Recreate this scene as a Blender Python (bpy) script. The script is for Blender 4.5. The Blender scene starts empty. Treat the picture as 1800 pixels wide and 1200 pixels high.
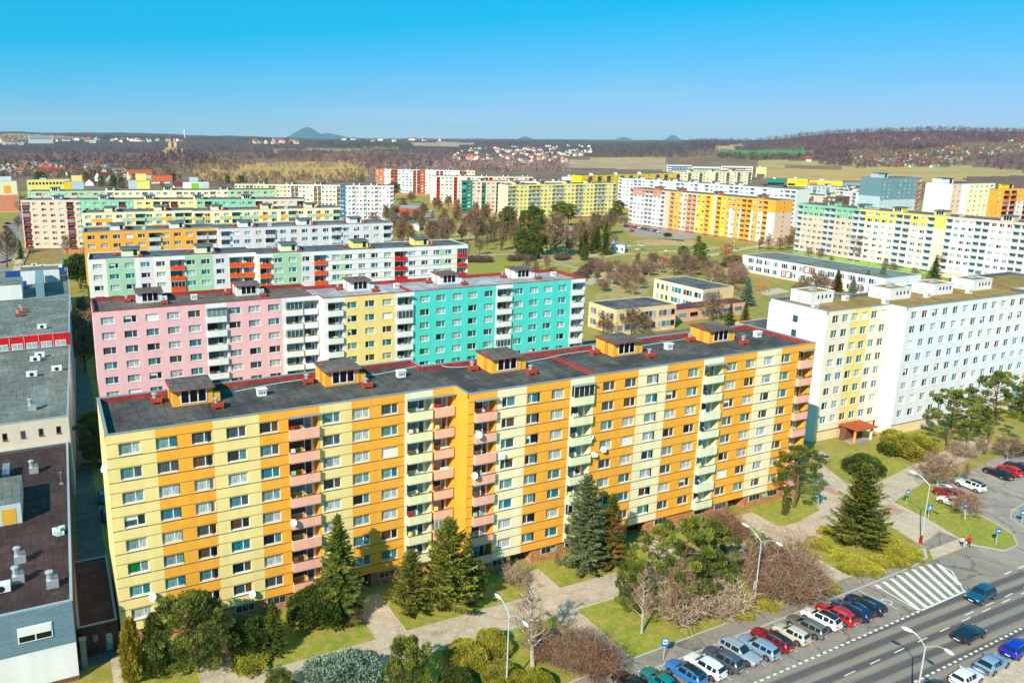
import bpy, math, random
import numpy as np
from mathutils import Vector, Matrix
random.seed(7); RNG = np.random.default_rng(7)
SC = bpy.context.scene; COL = SC.collection
R = math.radians; PI = math.pi
# ------------------------------------------------------------------ camera (solved from the facade grid)
CF = 1366.525; CP, CR_, CY = R(12.429), R(0.284), R(24.701)
CAM = np.array([-8.642, -82.836, 56.096]); PPX, PPY = 710.422, 544.083
_F = np.array([math.sin(CY)*math.cos(CP), math.cos(CY)*math.cos(CP), -math.sin(CP)])
_R = np.array([math.cos(CY), -math.sin(CY), 0.0]); _U = np.cross(_R, _F)
_R, _U = math.cos(CR_)*_R+math.sin(CR_)*_U, -math.sin(CR_)*_R+math.cos(CR_)*_U
def ray(x, y): return _F+_R*(x-PPX)/CF-_U*(y-PPY)/CF
def G(x, y, z=0.0):                       # photograph pixel -> point at height z
    d = ray(x, y); return CAM+d*(z-CAM[2])/d[2]
def height_at(x, y, P):                   # height of a photograph pixel above ground point P
    d = ray(x, y); t = ((P-CAM)[:2]@d[:2])/(d[:2]@d[:2]); return float((CAM+d*t)[2])
def GD(px, D, z=0.0):                     # point at horizontal distance D in the direction of image column px
    d = ray(px, 300); h = d[:2]/np.hypot(*d[:2]); return np.array([CAM[0]+h[0]*D, CAM[1]+h[1]*D, z])
cam = bpy.data.cameras.new('camera'); co = bpy.data.objects.new('camera', cam); COL.objects.link(co)
m = Matrix(((_R[0], _U[0], -_F[0], CAM[0]), (_R[1], _U[1], -_F[1], CAM[1]), (_R[2], _U[2], -_F[2], CAM[2]), (0, 0, 0, 1)))
co.matrix_world = m
cam.sensor_fit = 'HORIZONTAL'; cam.sensor_width = 36; cam.lens = 36*CF/1800
cam.shift_x = (900-PPX)/1800; cam.shift_y = (PPY-600)/1800
cam.clip_start = 1; cam.clip_end = 80000; SC.camera = co
# ------------------------------------------------------------------ light
SUN_EL, SHADOW_AZ = R(35), R(32.4)
w = bpy.data.worlds.new('World'); SC.world = w; w.use_nodes = True
nt = w.node_tree; bg = nt.nodes['Background']
sky = nt.nodes.new('ShaderNodeTexSky'); sky.sky_type = 'NISHITA'; sky.sun_disc = False
sky.sun_elevation = SUN_EL; sky.altitude = 200; sky.air_density = 1.0; sky.dust_density = 0.0; sky.ozone_density = 3.0
SUNDIR = Vector((-math.cos(SUN_EL)*math.cos(SHADOW_AZ), -math.cos(SUN_EL)*math.sin(SHADOW_AZ), math.sin(SUN_EL)))  # towards the sun
sky.sun_rotation = math.atan2(SUNDIR.x, SUNDIR.y)
sp_ = nt.nodes.new('ShaderNodeSeparateColor'); cb_ = nt.nodes.new('ShaderNodeCombineColor'); nt.links.new(sky.outputs[0], sp_.inputs[0])
for ch, (k_, o_) in enumerate(((.58, -2.15), (.26, 3.25), (.5, 4.6))):          # colour grade of the clear spring sky
    n_ = nt.nodes.new('ShaderNodeMath'); n_.operation = 'MULTIPLY_ADD'; n_.use_clamp = False; n_.inputs[1].default_value = k_; n_.inputs[2].default_value = o_
    x_ = nt.nodes.new('ShaderNodeMath'); x_.operation = 'MAXIMUM'; x_.inputs[1].default_value = 0.0
    nt.links.new(sp_.outputs[ch], n_.inputs[0]); nt.links.new(n_.outputs[0], x_.inputs[0]); nt.links.new(x_.outputs[0], cb_.inputs[ch])
# faint streaks of high cloud low over the horizon
gc = nt.nodes.new('ShaderNodeTexCoord'); mp_ = nt.nodes.new('ShaderNodeMapping'); mp_.inputs['Scale'].default_value = (2.2, 2.2, 42); nt.links.new(gc.outputs['Generated'], mp_.inputs[0])
cn = nt.nodes.new('ShaderNodeTexNoise'); cn.inputs['Scale'].default_value = 1.6; cn.inputs['Detail'].default_value = 6; cn.inputs['Roughness'].default_value = .6; nt.links.new(mp_.outputs[0], cn.inputs['Vector'])
cr = nt.nodes.new('ShaderNodeValToRGB'); cr.color_ramp.elements[0].position = .5; cr.color_ramp.elements[1].position = .78; nt.links.new(cn.outputs['Fac'], cr.inputs[0])
sz = nt.nodes.new('ShaderNodeSeparateXYZ'); nt.links.new(gc.outputs['Generated'], sz.inputs[0]); zr_ = nt.nodes.new('ShaderNodeValToRGB'); e_ = zr_.color_ramp.elements; e_[0].position = 0; e_[0].color = (.3, .3, .3, 1); e_[1].position = .10; e_[1].color = (0, 0, 0, 1); nt.links.new(sz.outputs['Z'], zr_.inputs[0])
mu = nt.nodes.new('ShaderNodeMath'); mu.operation = 'MULTIPLY'; nt.links.new(cr.outputs[0], mu.inputs[0]); nt.links.new(zr_.outputs[0], mu.inputs[1])
mxc = nt.nodes.new('ShaderNodeMix'); mxc.data_type = 'RGBA'; nt.links.new(mu.outputs[0], mxc.inputs[0]); nt.links.new(cb_.outputs[0], mxc.inputs[6]); mxc.inputs[7].default_value = (7.2, 8.2, 9.4, 1)
nt.links.new(mxc.outputs[2], bg.inputs['Color'])
bg.inputs['Strength'].default_value = 0.085
sl = bpy.data.lights.new('sun', 'SUN'); sl.energy = 5.0; sl.angle = R(0.5); sl.color = (1.0, 0.915, 0.76)
so = bpy.data.objects.new('sun', sl); COL.objects.link(so)
so.rotation_euler = (-SUNDIR).to_track_quat('-Z', 'Y').to_euler()
SC.view_settings.view_transform = 'Standard'; SC.view_settings.look = 'None'; SC.view_settings.exposure = 0.35; SC.view_settings.gamma = 1
SC.cycles.max_bounces = 6; SC.cycles.diffuse_bounces = 3; SC.cycles.glossy_bounces = 3; SC.cycles.transmission_bounces = 3
SC.cycles.transparent_max_bounces = 6; SC.cycles.sample_clamp_indirect = 4; SC.cycles.use_denoising = True
# ------------------------------------------------------------------ materials
MATS = {}
def lin(c): return tuple((x/12.92 if x <= .04045 else ((x+.055)/1.055)**2.4) for x in c)
def rgb(r, g, b): return lin((r/255, g/255, b/255))
def _mix(nt, fac, a, b, mode='MIX'):
    n = nt.nodes.new('ShaderNodeMix'); n.data_type = 'RGBA'; n.blend_type = mode
    for i, v in ((0, fac), (6, a), (7, b)):
        if hasattr(v, 'is_output') or hasattr(v, 'links'): nt.links.new(v, n.inputs[i])
        else: n.inputs[i].default_value = v if i == 0 else (tuple(v)+(1,))[:4]
    return n.outputs[2]
def _noise(nt, scale, detail=3, rough=.55, vec=None):
    n = nt.nodes.new('ShaderNodeTexNoise'); n.inputs['Scale'].default_value = scale
    n.inputs['Detail'].default_value = detail; n.inputs['Roughness'].default_value = rough
    if vec is not None: nt.links.new(vec, n.inputs['Vector'])
    return n.outputs['Fac']
def _ramp(nt, fac, stops):
    n = nt.nodes.new('ShaderNodeValToRGB'); e = n.color_ramp.elements
    while len(e) < len(stops): e.new(.5)
    for x, (p, c) in zip(e, stops): x.position = p; x.color = (tuple(c)+(1,))[:4] if not isinstance(c, (int, float)) else (c, c, c, 1)
    nt.links.new(fac, n.inputs[0]); return n.outputs[0]
def _coord(nt, kind='Object', scale=None):
    n = nt.nodes.new('ShaderNodeTexCoord'); o = n.outputs[kind]
    if scale:
        mp = nt.nodes.new('ShaderNodeMapping'); mp.inputs['Scale'].default_value = scale
        nt.links.new(o, mp.inputs[0]); o = mp.outputs[0]
    return o
def new_mat(name, rough=.7, spec=.5, metal=0.0):
    m = bpy.data.materials.new(name); m.use_nodes = True; nt = m.node_tree; b = nt.nodes['Principled BSDF']
    b.inputs['Roughness'].default_value = rough; b.inputs['Metallic'].default_value = metal
    b.inputs['Specular IOR Level'].default_value = spec; MATS[name] = m
    return m, nt, b
def plain(name, c, rough=.6, spec=.5, metal=0.0):
    m, nt, b = new_mat(name, rough, spec, metal); b.inputs['Base Color'].default_value = tuple(c)+(1,); return m
def paint(name, c, var=.10, streak=.10, rough=.75, scale=.35):
    """matt render or paint: broad mottling, fine grain and faint rain streaks"""
    m, nt, b = new_mat(name, rough, .3)
    o = _coord(nt)
    f = _ramp(nt, _noise(nt, scale, 5, .6, o), ((.3, 1-var), (.7, 1+var*.6)))
    s = _ramp(nt, _noise(nt, 1.0, 4, .6, _coord(nt, 'Object', (.9, .9, .07))), ((.36, 1-streak), (.6, 1.0)))
    c1 = _mix(nt, 1.0, c, f, 'MULTIPLY'); c2 = _mix(nt, 1.0, c1, s, 'MULTIPLY')
    nt.links.new(c2, b.inputs['Base Color']); return m
def ground_mat(name, cols, scales=(.05, .6, 6), rough=.95, bump=0.0, spread=(.35, .65), cracks=0.0, litter=None):
    """three-scale mottled ground in world metres"""
    m, nt, b = new_mat(name, rough, .15); o = _coord(nt)
    n1 = _noise(nt, scales[0], 4, .6, o); n2 = _noise(nt, scales[1], 5, .65, o); n3 = _noise(nt, scales[2], 3, .7, o)
    a = _mix(nt, _ramp(nt, n1, ((spread[0], 0), (spread[1], 1))), cols[0], cols[1])
    a = _mix(nt, _ramp(nt, n2, ((.45, 0), (.68, 1))), a, cols[2])
    a = _mix(nt, 1.0, a, _ramp(nt, n3, ((.3, .72), (.7, 1.25))), 'MULTIPLY')
    if litter: a = _mix(nt, _ramp(nt, _noise(nt, .8, 8, .8, o), ((.56, 0), (.66, .85))), a, litter)
    if cracks:                                  # repaired patches and wandering cracks
        vo = nt.nodes.new('ShaderNodeTexVoronoi'); vo.feature = 'DISTANCE_TO_EDGE'; vo.inputs['Scale'].default_value = .16
        ad = nt.nodes.new('ShaderNodeMix'); ad.data_type = 'VECTOR'; ad.inputs[0].default_value = .12; ns = nt.nodes.new('ShaderNodeTexNoise'); ns.inputs['Scale'].default_value = .5; ns.inputs['Detail'].default_value = 5
        nt.links.new(o, ns.inputs['Vector']); nt.links.new(o, ad.inputs[4]); sc_ = nt.nodes.new('ShaderNodeVectorMath'); sc_.operation = 'SCALE'; sc_.inputs['Scale'].default_value = 14; nt.links.new(ns.outputs['Color'], sc_.inputs[0]); nt.links.new(sc_.outputs[0], ad.inputs[5]); nt.links.new(ad.outputs[1], vo.inputs['Vector'])
        a = _mix(nt, 1.0, a, _ramp(nt, vo.outputs['Distance'], ((.0, 1-cracks), (.018, 1.0))), 'MULTIPLY')
        a = _mix(nt, 1.0, a, _ramp(nt, _noise(nt, .22, 7, .7, o), ((.36, .78), (.44, 1.0), (.6, 1.0), (.68, 1.12))), 'MULTIPLY')
    nt.links.new(a, b.inputs['Base Color'])
    if bump:
        bn = nt.nodes.new('ShaderNodeBump'); bn.inputs['Strength'].default_value = bump; bn.inputs['Distance'].default_value = .2
        nt.links.new(n3, bn.inputs['Height']); nt.links.new(bn.outputs[0], b.inputs['Normal'])
    return m
def leaf(name, c, var=.35, transl=.25):
    m = bpy.data.materials.new(name); m.use_nodes = True; nt = m.node_tree; MATS[name] = m
    b = nt.nodes['Principled BSDF']; out = nt.nodes['Material Output']
    b.inputs['Roughness'].default_value = .65; b.inputs['Specular IOR Level'].default_value = .2
    oi = nt.nodes.new('ShaderNodeObjectInfo')
    f = _ramp(nt, _noise(nt, .9, 3, .6, _coord(nt)), ((.3, 1-var), (.7, 1+var)))
    f2 = _ramp(nt, oi.outputs['Random'], ((0, .82), (1, 1.15)))
    c1 = _mix(nt, 1.0, _mix(nt, 1.0, c, f, 'MULTIPLY'), f2, 'MULTIPLY')
    nt.links.new(c1, b.inputs['Base Color'])
    if transl:
        t = nt.nodes.new('ShaderNodeBsdfTranslucent'); nt.links.new(c1, t.inputs[0]); mx = nt.nodes.new('ShaderNodeMixShader')
        mx.inputs[0].default_value = transl; nt.links.new(b.outputs[0], mx.inputs[1]); nt.links.new(t.outputs[0], mx.inputs[2])
        nt.links.new(mx.outputs[0], out.inputs[0])
    return m
def felt(name, c, lich, c2=None):
    """roofing felt: strips, patches, pale lichen and worn seams"""
    m, nt, b = new_mat(name, .9, .2); o = _coord(nt)
    br = nt.nodes.new('ShaderNodeTexBrick'); br.inputs['Scale'].default_value = 1.0; br.offset = .37
    br.inputs['Brick Width'].default_value = 1.02; br.inputs['Row Height'].default_value = 5.2; br.inputs['Mortar Size'].default_value = .045
    br.inputs['Color1'].default_value = (.9, .9, .9, 1); br.inputs['Color2'].default_value = (1.1, 1.1, 1.1, 1); br.inputs['Mortar'].default_value = (.6, .6, .6, 1)
    nt.links.new(o, br.inputs['Vector'])
    a = _mix(nt, _ramp(nt, _noise(nt, .12, 4, .6, o), ((.42, 0), (.6, 1))), c, c2 or tuple(x*1.45 for x in c))
    a = _mix(nt, 1.0, a, br.outputs['Color'], 'MULTIPLY')
    a = _mix(nt, 1.0, a, _ramp(nt, _noise(nt, .7, 5, .7, o), ((.3, .7), (.7, 1.3))), 'MULTIPLY')
    a = _mix(nt, _ramp(nt, _noise(nt, .33, 9, .75, o), ((.57, 0), (.66, .8))), a, lich)
    nt.links.new(a, b.inputs['Base Color']); return m
def brickwork(name, c1, c2, mort, scale=1.0):
    m, nt, b = new_mat(name, .85, .2)
    o = nt.nodes.new('ShaderNodeTexCoord').outputs['Object']; mp = nt.nodes.new('ShaderNodeMapping'); mp.inputs['Rotation'].default_value = (PI/2, 0, 0)
    nt.links.new(o, mp.inputs[0])
    br = nt.nodes.new('ShaderNodeTexBrick'); br.inputs['Scale'].default_value = scale
    br.inputs['Brick Width'].default_value = .5; br.inputs['Row Height'].default_value = .2; br.inputs['Mortar Size'].default_value = .025
    for k, v in (('Color1', c1), ('Color2', c2), ('Mortar', mort)): br.inputs[k].default_value = tuple(v)+(1,)
    nt.links.new(mp.outputs[0], br.inputs['Vector'])
    a = _mix(nt, 1.0, br.outputs['Color'], _ramp(nt, _noise(nt, 1.5, 4, .6, o), ((.3, .65), (.7, 1.25))), 'MULTIPLY')
    nt.links.new(a, b.inputs['Base Color']); return m
def glass(name, c, rough=.06, spec=.6): 
    m, nt, b = new_mat(name, rough, spec)
    f = _ramp(nt, _noise(nt, 2.2, 3, .6, _coord(nt, 'Object', (3.5, 1, .6))), ((.35, .6), (.65, 1.25)))
    nt.links.new(_mix(nt, 1.0, c, f, 'MULTIPLY'), b.inputs['Base Color']); return m
WALLS = dict(yellow=(248, 224, 150), orange=(253, 177, 60), cream=(252, 238, 192), lime=(234, 236, 188), pinkpanel=(250, 184, 158),
  mint=(236, 238, 200), pink=(244, 190, 194), white=(232, 232, 230), butter=(246, 220, 140), turquoise=(84, 216, 206), offwhite=(240, 234, 222),
  green=(170, 206, 170), beige=(226, 200, 178), tangerine=(236, 78, 14), red=(206, 22, 24), lilac=(222, 214, 220), amber=(250, 176, 66),
  peach=(236, 200, 176), maroon=(132, 20, 44), seagreen=(140, 200, 160), sand=(240, 218, 168), schoolbeige=(236, 204, 152), schoolpink=(232, 172, 140), palegreen=(176, 206, 166), lemon=(246, 226, 130),
  brickred=(176, 84, 52), teal=(20, 128, 110), ivory=(242, 232, 206), strongyellow=(250, 204, 20), lavender=(226, 218, 222), steel=(112, 146, 156),
  palesteel=(186, 206, 214), skyblue=(30, 110, 160), bluegrey=(120, 152, 166), rosewood=(160, 70, 64), chartreuse=(226, 212, 104), grey=(178, 182, 184),
  lightgrey=(202, 206, 208), vividgreen=(128, 200, 50), salmon=(226, 140, 112), darkgrey=(86, 90, 96), brown=(120, 84, 64), ice=(236, 238, 240), ochre=(222, 170, 60),
  deepblue=(24, 60, 130), rust=(206, 112, 60), paleyellow=(246, 234, 190), mossgreen=(150, 160, 90))
for k, v in WALLS.items(): paint(k, rgb(*v), .06, .08)
plain('joint', rgb(82, 78, 70), .9); plain('coping', rgb(140, 146, 152), .5); plain('slab', rgb(150, 148, 144), .9)
paint('upstand_red', rgb(172, 66, 58), .25, .25); paint('upstand_grey', rgb(96, 104, 112), .2, .2); plain('dark', (.012, .012, .014), .6)
plain('frame_white', rgb(232, 234, 236), .4); plain('metal', rgb(176, 180, 184), .35, .5, .7); paint('vent_red', rgb(184, 76, 52), .25, .25)
plain('galvanised', rgb(196, 202, 206), .45, .5, .5); plain('dish_white', rgb(230, 232, 234), .4); plain('dish_dark', rgb(70, 76, 78), .6)
felt('felt_dark', rgb(72, 69, 68), rgb(132, 126, 104), rgb(96, 92, 88)); felt('felt_brown', rgb(98, 88, 82), rgb(138, 124, 104)); felt('felt_pale', rgb(150, 148, 150), rgb(186, 184, 186))
felt('felt_slate', rgb(86, 90, 96), rgb(110, 112, 114)); felt('felt_grey', rgb(108, 112, 106), rgb(128, 132, 124)); felt('felt_moss', rgb(150, 122, 62), rgb(172, 152, 76), rgb(160, 128, 84))
felt('felt_plum', rgb(62, 48, 48), rgb(88, 78, 74)); felt('felt_bluish', rgb(72, 82, 96), rgb(140, 132, 106), rgb(120, 114, 102)); plain('roof_maroon', rgb(96, 36, 46), .6)
brickwork('brick', rgb(206, 134, 84), rgb(176, 100, 66), rgb(176, 150, 124)); brickwork('brick_dark', rgb(110, 66, 48), rgb(84, 50, 40), rgb(90, 80, 70)); brickwork('brick_red', rgb(170, 76, 60), rgb(150, 62, 50), rgb(170, 140, 120))
paint('base_terracotta', rgb(206, 136, 110), .1, .2); paint('base_green', rgb(140, 188, 92), .1, .15); paint('base_grey', rgb(140, 134, 126), .15, .2)
GLASSES = [('glass_aqua', rgb(34, 120, 142)), ('glass_lagoon', rgb(108, 160, 162)), ('glass_teal', rgb(72, 132, 138)), ('glass_deep', rgb(20, 44, 56)), ('glass_grey', rgb(120, 146, 150)), ('glass_curtain', rgb(176, 190, 190)),
  ('glass_brown', rgb(92, 70, 58)), ('glass_slate', rgb(60, 84, 96)), ('glass_pale', rgb(150, 186, 190)), ('glass_night', rgb(14, 18, 24)), ('glass_red', rgb(130, 24, 34)), ('glass_green', rgb(14, 120, 62))]
for n_, c_ in GLASSES: glass(n_, c_)
plain('blind_white', rgb(228, 228, 226), .6); plain('blind_grey', rgb(170, 172, 176), .6)
# ------------------------------------------------------------------ mesh helper
class MB:
    def __init__(s): s.v = []; s.f = []; s.m = []; s.names = []
    def mi(s, mat):
        if mat not in s.names: s.names.append(mat)
        return s.names.index(mat)
    def face(s, pts, mat):
        n = len(s.v); s.v += [tuple(map(float, p)) for p in pts]; s.f.append(tuple(range(n, n+len(pts)))); s.m.append(s.mi(mat))
    def box(s, x0, x1, y0, y1, z0, z1, mat, top=None, skip=''):
        a = [(x0, y0, z0), (x1, y0, z0), (x1, y1, z0), (x0, y1, z0), (x0, y0, z1), (x1, y0, z1), (x1, y1, z1), (x0, y1, z1)]
        for k, q in (('b', (3, 2, 1, 0)), ('t', (4, 5, 6, 7)), ('f', (0, 1, 5, 4)), ('k', (2, 3, 7, 6)), ('l', (3, 0, 4, 7)), ('r', (1, 2, 6, 5))):
            if k not in skip: s.face([a[i] for i in q], top if (k == 't' and top) else mat)
    def obox(s, c, u, hl, hw, z0, z1, mat, top=None):          # box with a horizontal axis u
        c = np.array(c[:2], float); u = np.array(u[:2], float); u = u/np.hypot(*u); n = np.array([-u[1], u[0]])
        s.prism([c-u*hl-n*hw, c+u*hl-n*hw, c+u*hl+n*hw, c-u*hl+n*hw], z0, z1, mat, top)
    def prism(s, poly, z0, z1, mat, top=None, bottom=True):
        n = len(poly); P = [(p[0], p[1]) for p in poly]
        if sum(P[i][0]*P[(i+1) % n][1]-P[(i+1) % n][0]*P[i][1] for i in range(n)) < 0: P.reverse()
        for i in range(n):
            a, b = P[i], P[(i+1) % n]; s.face([(*a, z0), (*b, z0), (*b, z1), (*a, z1)], mat)
        s.face([(*p, z1) for p in P], top or mat)
        if bottom: s.face([(*p, z0) for p in reversed(P)], mat)
    def tube(s, pts, rads, mat, n=6, caps=True):
        pts = [np.array(p, float) for p in pts]; rings = []
        for i, p in enumerate(pts):
            d = pts[min(i+1, len(pts)-1)]-pts[max(i-1, 0)]; d = d/(np.linalg.norm(d)+1e-9)
            a = np.cross(d, (0, 0, 1.)) if abs(d[2]) < .95 else np.cross(d, (1., 0, 0)); a /= np.linalg.norm(a); b = np.cross(d, a)
            r = rads[i] if hasattr(rads, '__len__') else rads
            base = len(s.v); s.v += [tuple(p+r*(math.cos(t)*a+math.sin(t)*b)) for t in (2*PI*k/n for k in range(n))]; rings.append(base)
        k_ = s.mi(mat)
        for r0, r1 in zip(rings, rings[1:]):
            for k in range(n): s.f.append((r0+k, r0+(k+1) % n, r1+(k+1) % n, r1+k)); s.m.append(k_)
        if caps:
            s.f.append(tuple(reversed(range(rings[0], rings[0]+n)))); s.m.append(k_); s.f.append(tuple(range(rings[-1], rings[-1]+n))); s.m.append(k_)
    def add(s, o, M=None, off=(0, 0, 0)):
        n = len(s.v)
        for p in o.v: s.v.append((p[0]+off[0], p[1]+off[1], p[2]+off[2]))
        mm = [s.mi(k) for k in o.names]
        for f, k in zip(o.f, o.m): s.f.append(tuple(i+n for i in f)); s.m.append(mm[k])
    def mesh(s, name, smooth=False):
        me = bpy.data.meshes.new(name); me.from_pydata(s.v, [], s.f)
        for k in s.names: me.materials.append(MATS[k])
        me.polygons.foreach_set('material_index', s.m)
        if smooth: me.polygons.foreach_set('use_smooth', [True]*len(s.f))
        me.update(); return me
    def build(s, name, parent=None, loc=(0, 0, 0), smooth=False, rz=0.0):
        return link(name, s.mesh(name, smooth), parent, loc, rz)
KIDS = {}                                  # a thing's parts, for copying
def link(name, me, parent=None, loc=(0, 0, 0), rz=0.0):
    o = bpy.data.objects.new(name, me); COL.objects.link(o); o.location = loc
    if rz: o.rotation_euler = (0, 0, rz)
    if parent is not None: o.parent = parent; KIDS.setdefault(parent.name, []).append(o)
    return o
def tag(o, label=None, cat=None, group=None, kind=None):
    if label: o['label'] = label
    if cat: o['category'] = cat
    if group: o['group'] = group
    if kind: o['kind'] = kind
    return o
def empty(name, loc=(0, 0, 0), rz=0.0, label=None, cat=None, group=None, scale=None):
    o = bpy.data.objects.new(name, None); COL.objects.link(o); o.location = tuple(map(float, loc)); o.rotation_euler = (0, 0, rz)
    if scale is not None: o.scale = (scale,)*3 if isinstance(scale, (int, float)) else scale
    return tag(o, label, cat, group)
def copy_tree(o, parent=None):
    c = o.copy(); COL.objects.link(c)
    if parent is not None: c.parent = parent
    for ch in KIDS.get(o.name, ()): copy_tree(ch, c)
    return c
# ------------------------------------------------------------------ ground, terrain, roads
ground_mat('lawn', [rgb(132, 134, 54), rgb(156, 142, 68), rgb(172, 148, 94)], (.045, .35, 3.5), litter=rgb(134, 108, 66))
ground_mat('lawn_fresh', [rgb(122, 140, 44), rgb(150, 150, 58), rgb(178, 152, 92)], (.25, 1.1, 5), litter=rgb(168, 140, 84))
ground_mat('scrub', [rgb(136, 106, 82), rgb(110, 88, 80), rgb(150, 124, 90)], (.006, .03, .3))
ground_mat('wood_floor', [rgb(96, 74, 72), rgb(82, 66, 68), rgb(108, 86, 74)], (.004, .03, .2))
ground_mat('dry_meadow', [rgb(214, 170, 96), rgb(190, 148, 84), rgb(160, 122, 78)], (.01, .05, .4))
ground_mat('bare_field', [rgb(190, 152, 120), rgb(168, 134, 108), rgb(196, 166, 130)], (.003, .02, .2))
ground_mat('ochre_soil', [rgb(206, 164, 96), rgb(176, 138, 84), rgb(190, 160, 110)], (.006, .03, .3))
ground_mat('ploughed', [rgb(124, 92, 80), rgb(108, 82, 74), rgb(140, 108, 90)], (.004, .02, .3))
ground_mat('green_field', [rgb(72, 140, 60), rgb(86, 148, 66), rgb(96, 140, 70)], (.004, .02, .3))
ground_mat('olive_meadow', [rgb(180, 156, 98), rgb(160, 140, 88), rgb(190, 164, 110)], (.005, .03, .3))
ground_mat('concrete_paving', [rgb(196, 176, 152), rgb(182, 164, 142), rgb(204, 186, 164)], (.15, .9, 5), .9, cracks=.25)
ground_mat('asphalt', [rgb(112, 104, 100), rgb(100, 95, 93), rgb(124, 117, 112)], (.08, .5, 6), .9)
ground_mat('asphalt_old', [rgb(150, 138, 126), rgb(136, 127, 118), rgb(160, 148, 134)], (.1, .6, 6), .92, cracks=.5)
ground_mat('asphalt_lot', [rgb(164, 150, 138), rgb(148, 138, 130), rgb(172, 158, 146)], (.07, .5, 6), .92, cracks=.5)
ground_mat('paving_pink', [rgb(186, 140, 124), rgb(176, 132, 118), rgb(196, 156, 140)], (.2, .9, 6), .9)
ground_mat('paving_sand', [rgb(196, 176, 152), rgb(186, 166, 144), rgb(206, 190, 168)], (.2, .9, 6), .9)
ground_mat('soil', [rgb(128, 100, 76), rgb(112, 88, 68), rgb(146, 120, 90)], (.2, .9, 6), .95)
plain('kerb_stone', rgb(186, 180, 168), .9); plain('paint_white', rgb(222, 218, 208), .8)
def road_mat():
    m, nt, b = new_mat('road_asphalt', .85, .2); o = _coord(nt)
    sep = nt.nodes.new('ShaderNodeSeparateXYZ'); nt.links.new(o, sep.inputs[0])
    lanes = nt.nodes.new('ShaderNodeTexWave'); lanes.wave_type = 'BANDS'; lanes.bands_direction = 'Y'; lanes.inputs['Scale'].default_value = .175
    lanes.inputs['Distortion'].default_value = .6; lanes.inputs['Detail'].default_value = 2; lanes.inputs['Detail Scale'].default_value = .05
    nt.links.new(_coord(nt, 'Object', (.03, 1, 1)), lanes.inputs['Vector'])
    a = _mix(nt, _ramp(nt, lanes.outputs['Fac'], ((.25, 0), (.8, 1))), rgb(100, 93, 93), rgb(148, 136, 124))
    a = _mix(nt, 1.0, a, _ramp(nt, _noise(nt, 1.0, 5, .65, _coord(nt, 'Object', (.12, 1.6, 1))), ((.3, .82), (.7, 1.12))), 'MULTIPLY')
    nt.links.new(a, b.inputs['Base Color'])
road_mat()
def pxaz(a): return PPX+CF*math.tan(a)/math.cos(CP)
def sst(a, b, x): t = min(1, max(0, (x-a)/(b-a))); return t*t*(3-2*t)
_hx = [1100, 1190, 1230, 1330, 1400, 1480, 1560, 1640, 1720, 1800, 2100]; _hy = [246, 242, 236, 238, 228, 222, 218, 217, 219, 221, 230]
_lx = [-400, 0, 120, 250, 350, 460, 620]; _ly = [236, 238, 240, 240, 242, 244, 246]
def wob(x, y): return math.sin(x*.0031+1)*math.cos(y*.0027+2)+.5*math.sin(x*.0083+y*.0061)
def terrain(px, D, x, y):
    if D < 1150: return 0.0
    h = 0.0
    zc = 56+(244.5-np.interp(px, _hx, _hy))/CF*3300-12
    h += max(0, zc-30)*sst(1850, 3300, D)*sst(1120, 1260, px)*(1-.75*sst(3600, 5600, D))
    zl = 56+(244.5-np.interp(px, _lx, _ly))/CF*6500
    h += max(0, zl-35)*sst(3200, 6500, D)*(1-sst(420, 640, px))
    h += (32+9*wob(x*.6, y*.6))*sst(1700, 6000, D)+4*wob(x*3, y*3)*sst(1200, 2200, D)
    c = GD(306, 1750); h += 26*math.exp(-((x-c[0])**2+(y-c[1])**2)/(80**2))
    return h
def terr_xy(x, y):
    dx, dy = x-CAM[0], y-CAM[1]; D = math.hypot(dx, dy); a = math.atan2(dx, dy)-CY
    if a > PI: a -= 2*PI
    return terrain(pxaz(max(-1.3, min(1.3, a))), D, x, y)
def P2I(p):
    v = np.array(p, float)-CAM; z = v@_F; return PPX+CF*(v@_R)/z, PPY-CF*(v@_U)/z
def inpoly(x, y, poly):
    c = False; j = len(poly)-1
    for i in range(len(poly)):
        (xi, yi), (xj, yj) = poly[i], poly[j]
        if (yi > y) != (yj > y) and x < (xj-xi)*(y-yi)/(yj-yi)+xi: c = not c
        j = i
    return c
ZONES = [('dry_meadow', [(340, 286), (430, 288), (520, 284), (640, 284), (650, 310), (560, 322), (340, 316)]), ('bare_field', [(722, 251), (780, 249), (842, 253), (800, 257), (730, 257)]),
  ('bare_field', [(980, 283), (1060, 278), (1172, 279), (1172, 300), (1000, 294)]), ('olive_meadow', [(1040, 279), (1172, 276), (1172, 282), (1040, 284)]),
  ('green_field', [(1262, 265), (1300, 264), (1425, 265.5), (1428, 272), (1340, 273), (1262, 271)]), ('bare_field', [(1240, 261), (1300, 253), (1318, 256), (1262, 264)]),
  ('ochre_soil', [(1330, 296), (1450, 296), (1560, 303), (1800, 306), (1800, 318), (1500, 318), (1330, 312)]), ('olive_meadow', [(1330, 281), (1470, 283), (1480, 292), (1330, 293)]),
  ('olive_meadow', [(1480, 292), (1700, 292), (1800, 300), (1800, 307), (1560, 304), (1480, 298)]), ('ploughed', [(1690, 312), (1800, 308), (1860, 330), (1860, 345), (1720, 330)]),
  ('bare_field', [(-100, 236), (30, 237), (160, 240), (160, 243.5), (-100, 243)]), ('olive_meadow', [(480, 262), (700, 258), (700, 262), (480, 266)])]
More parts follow.
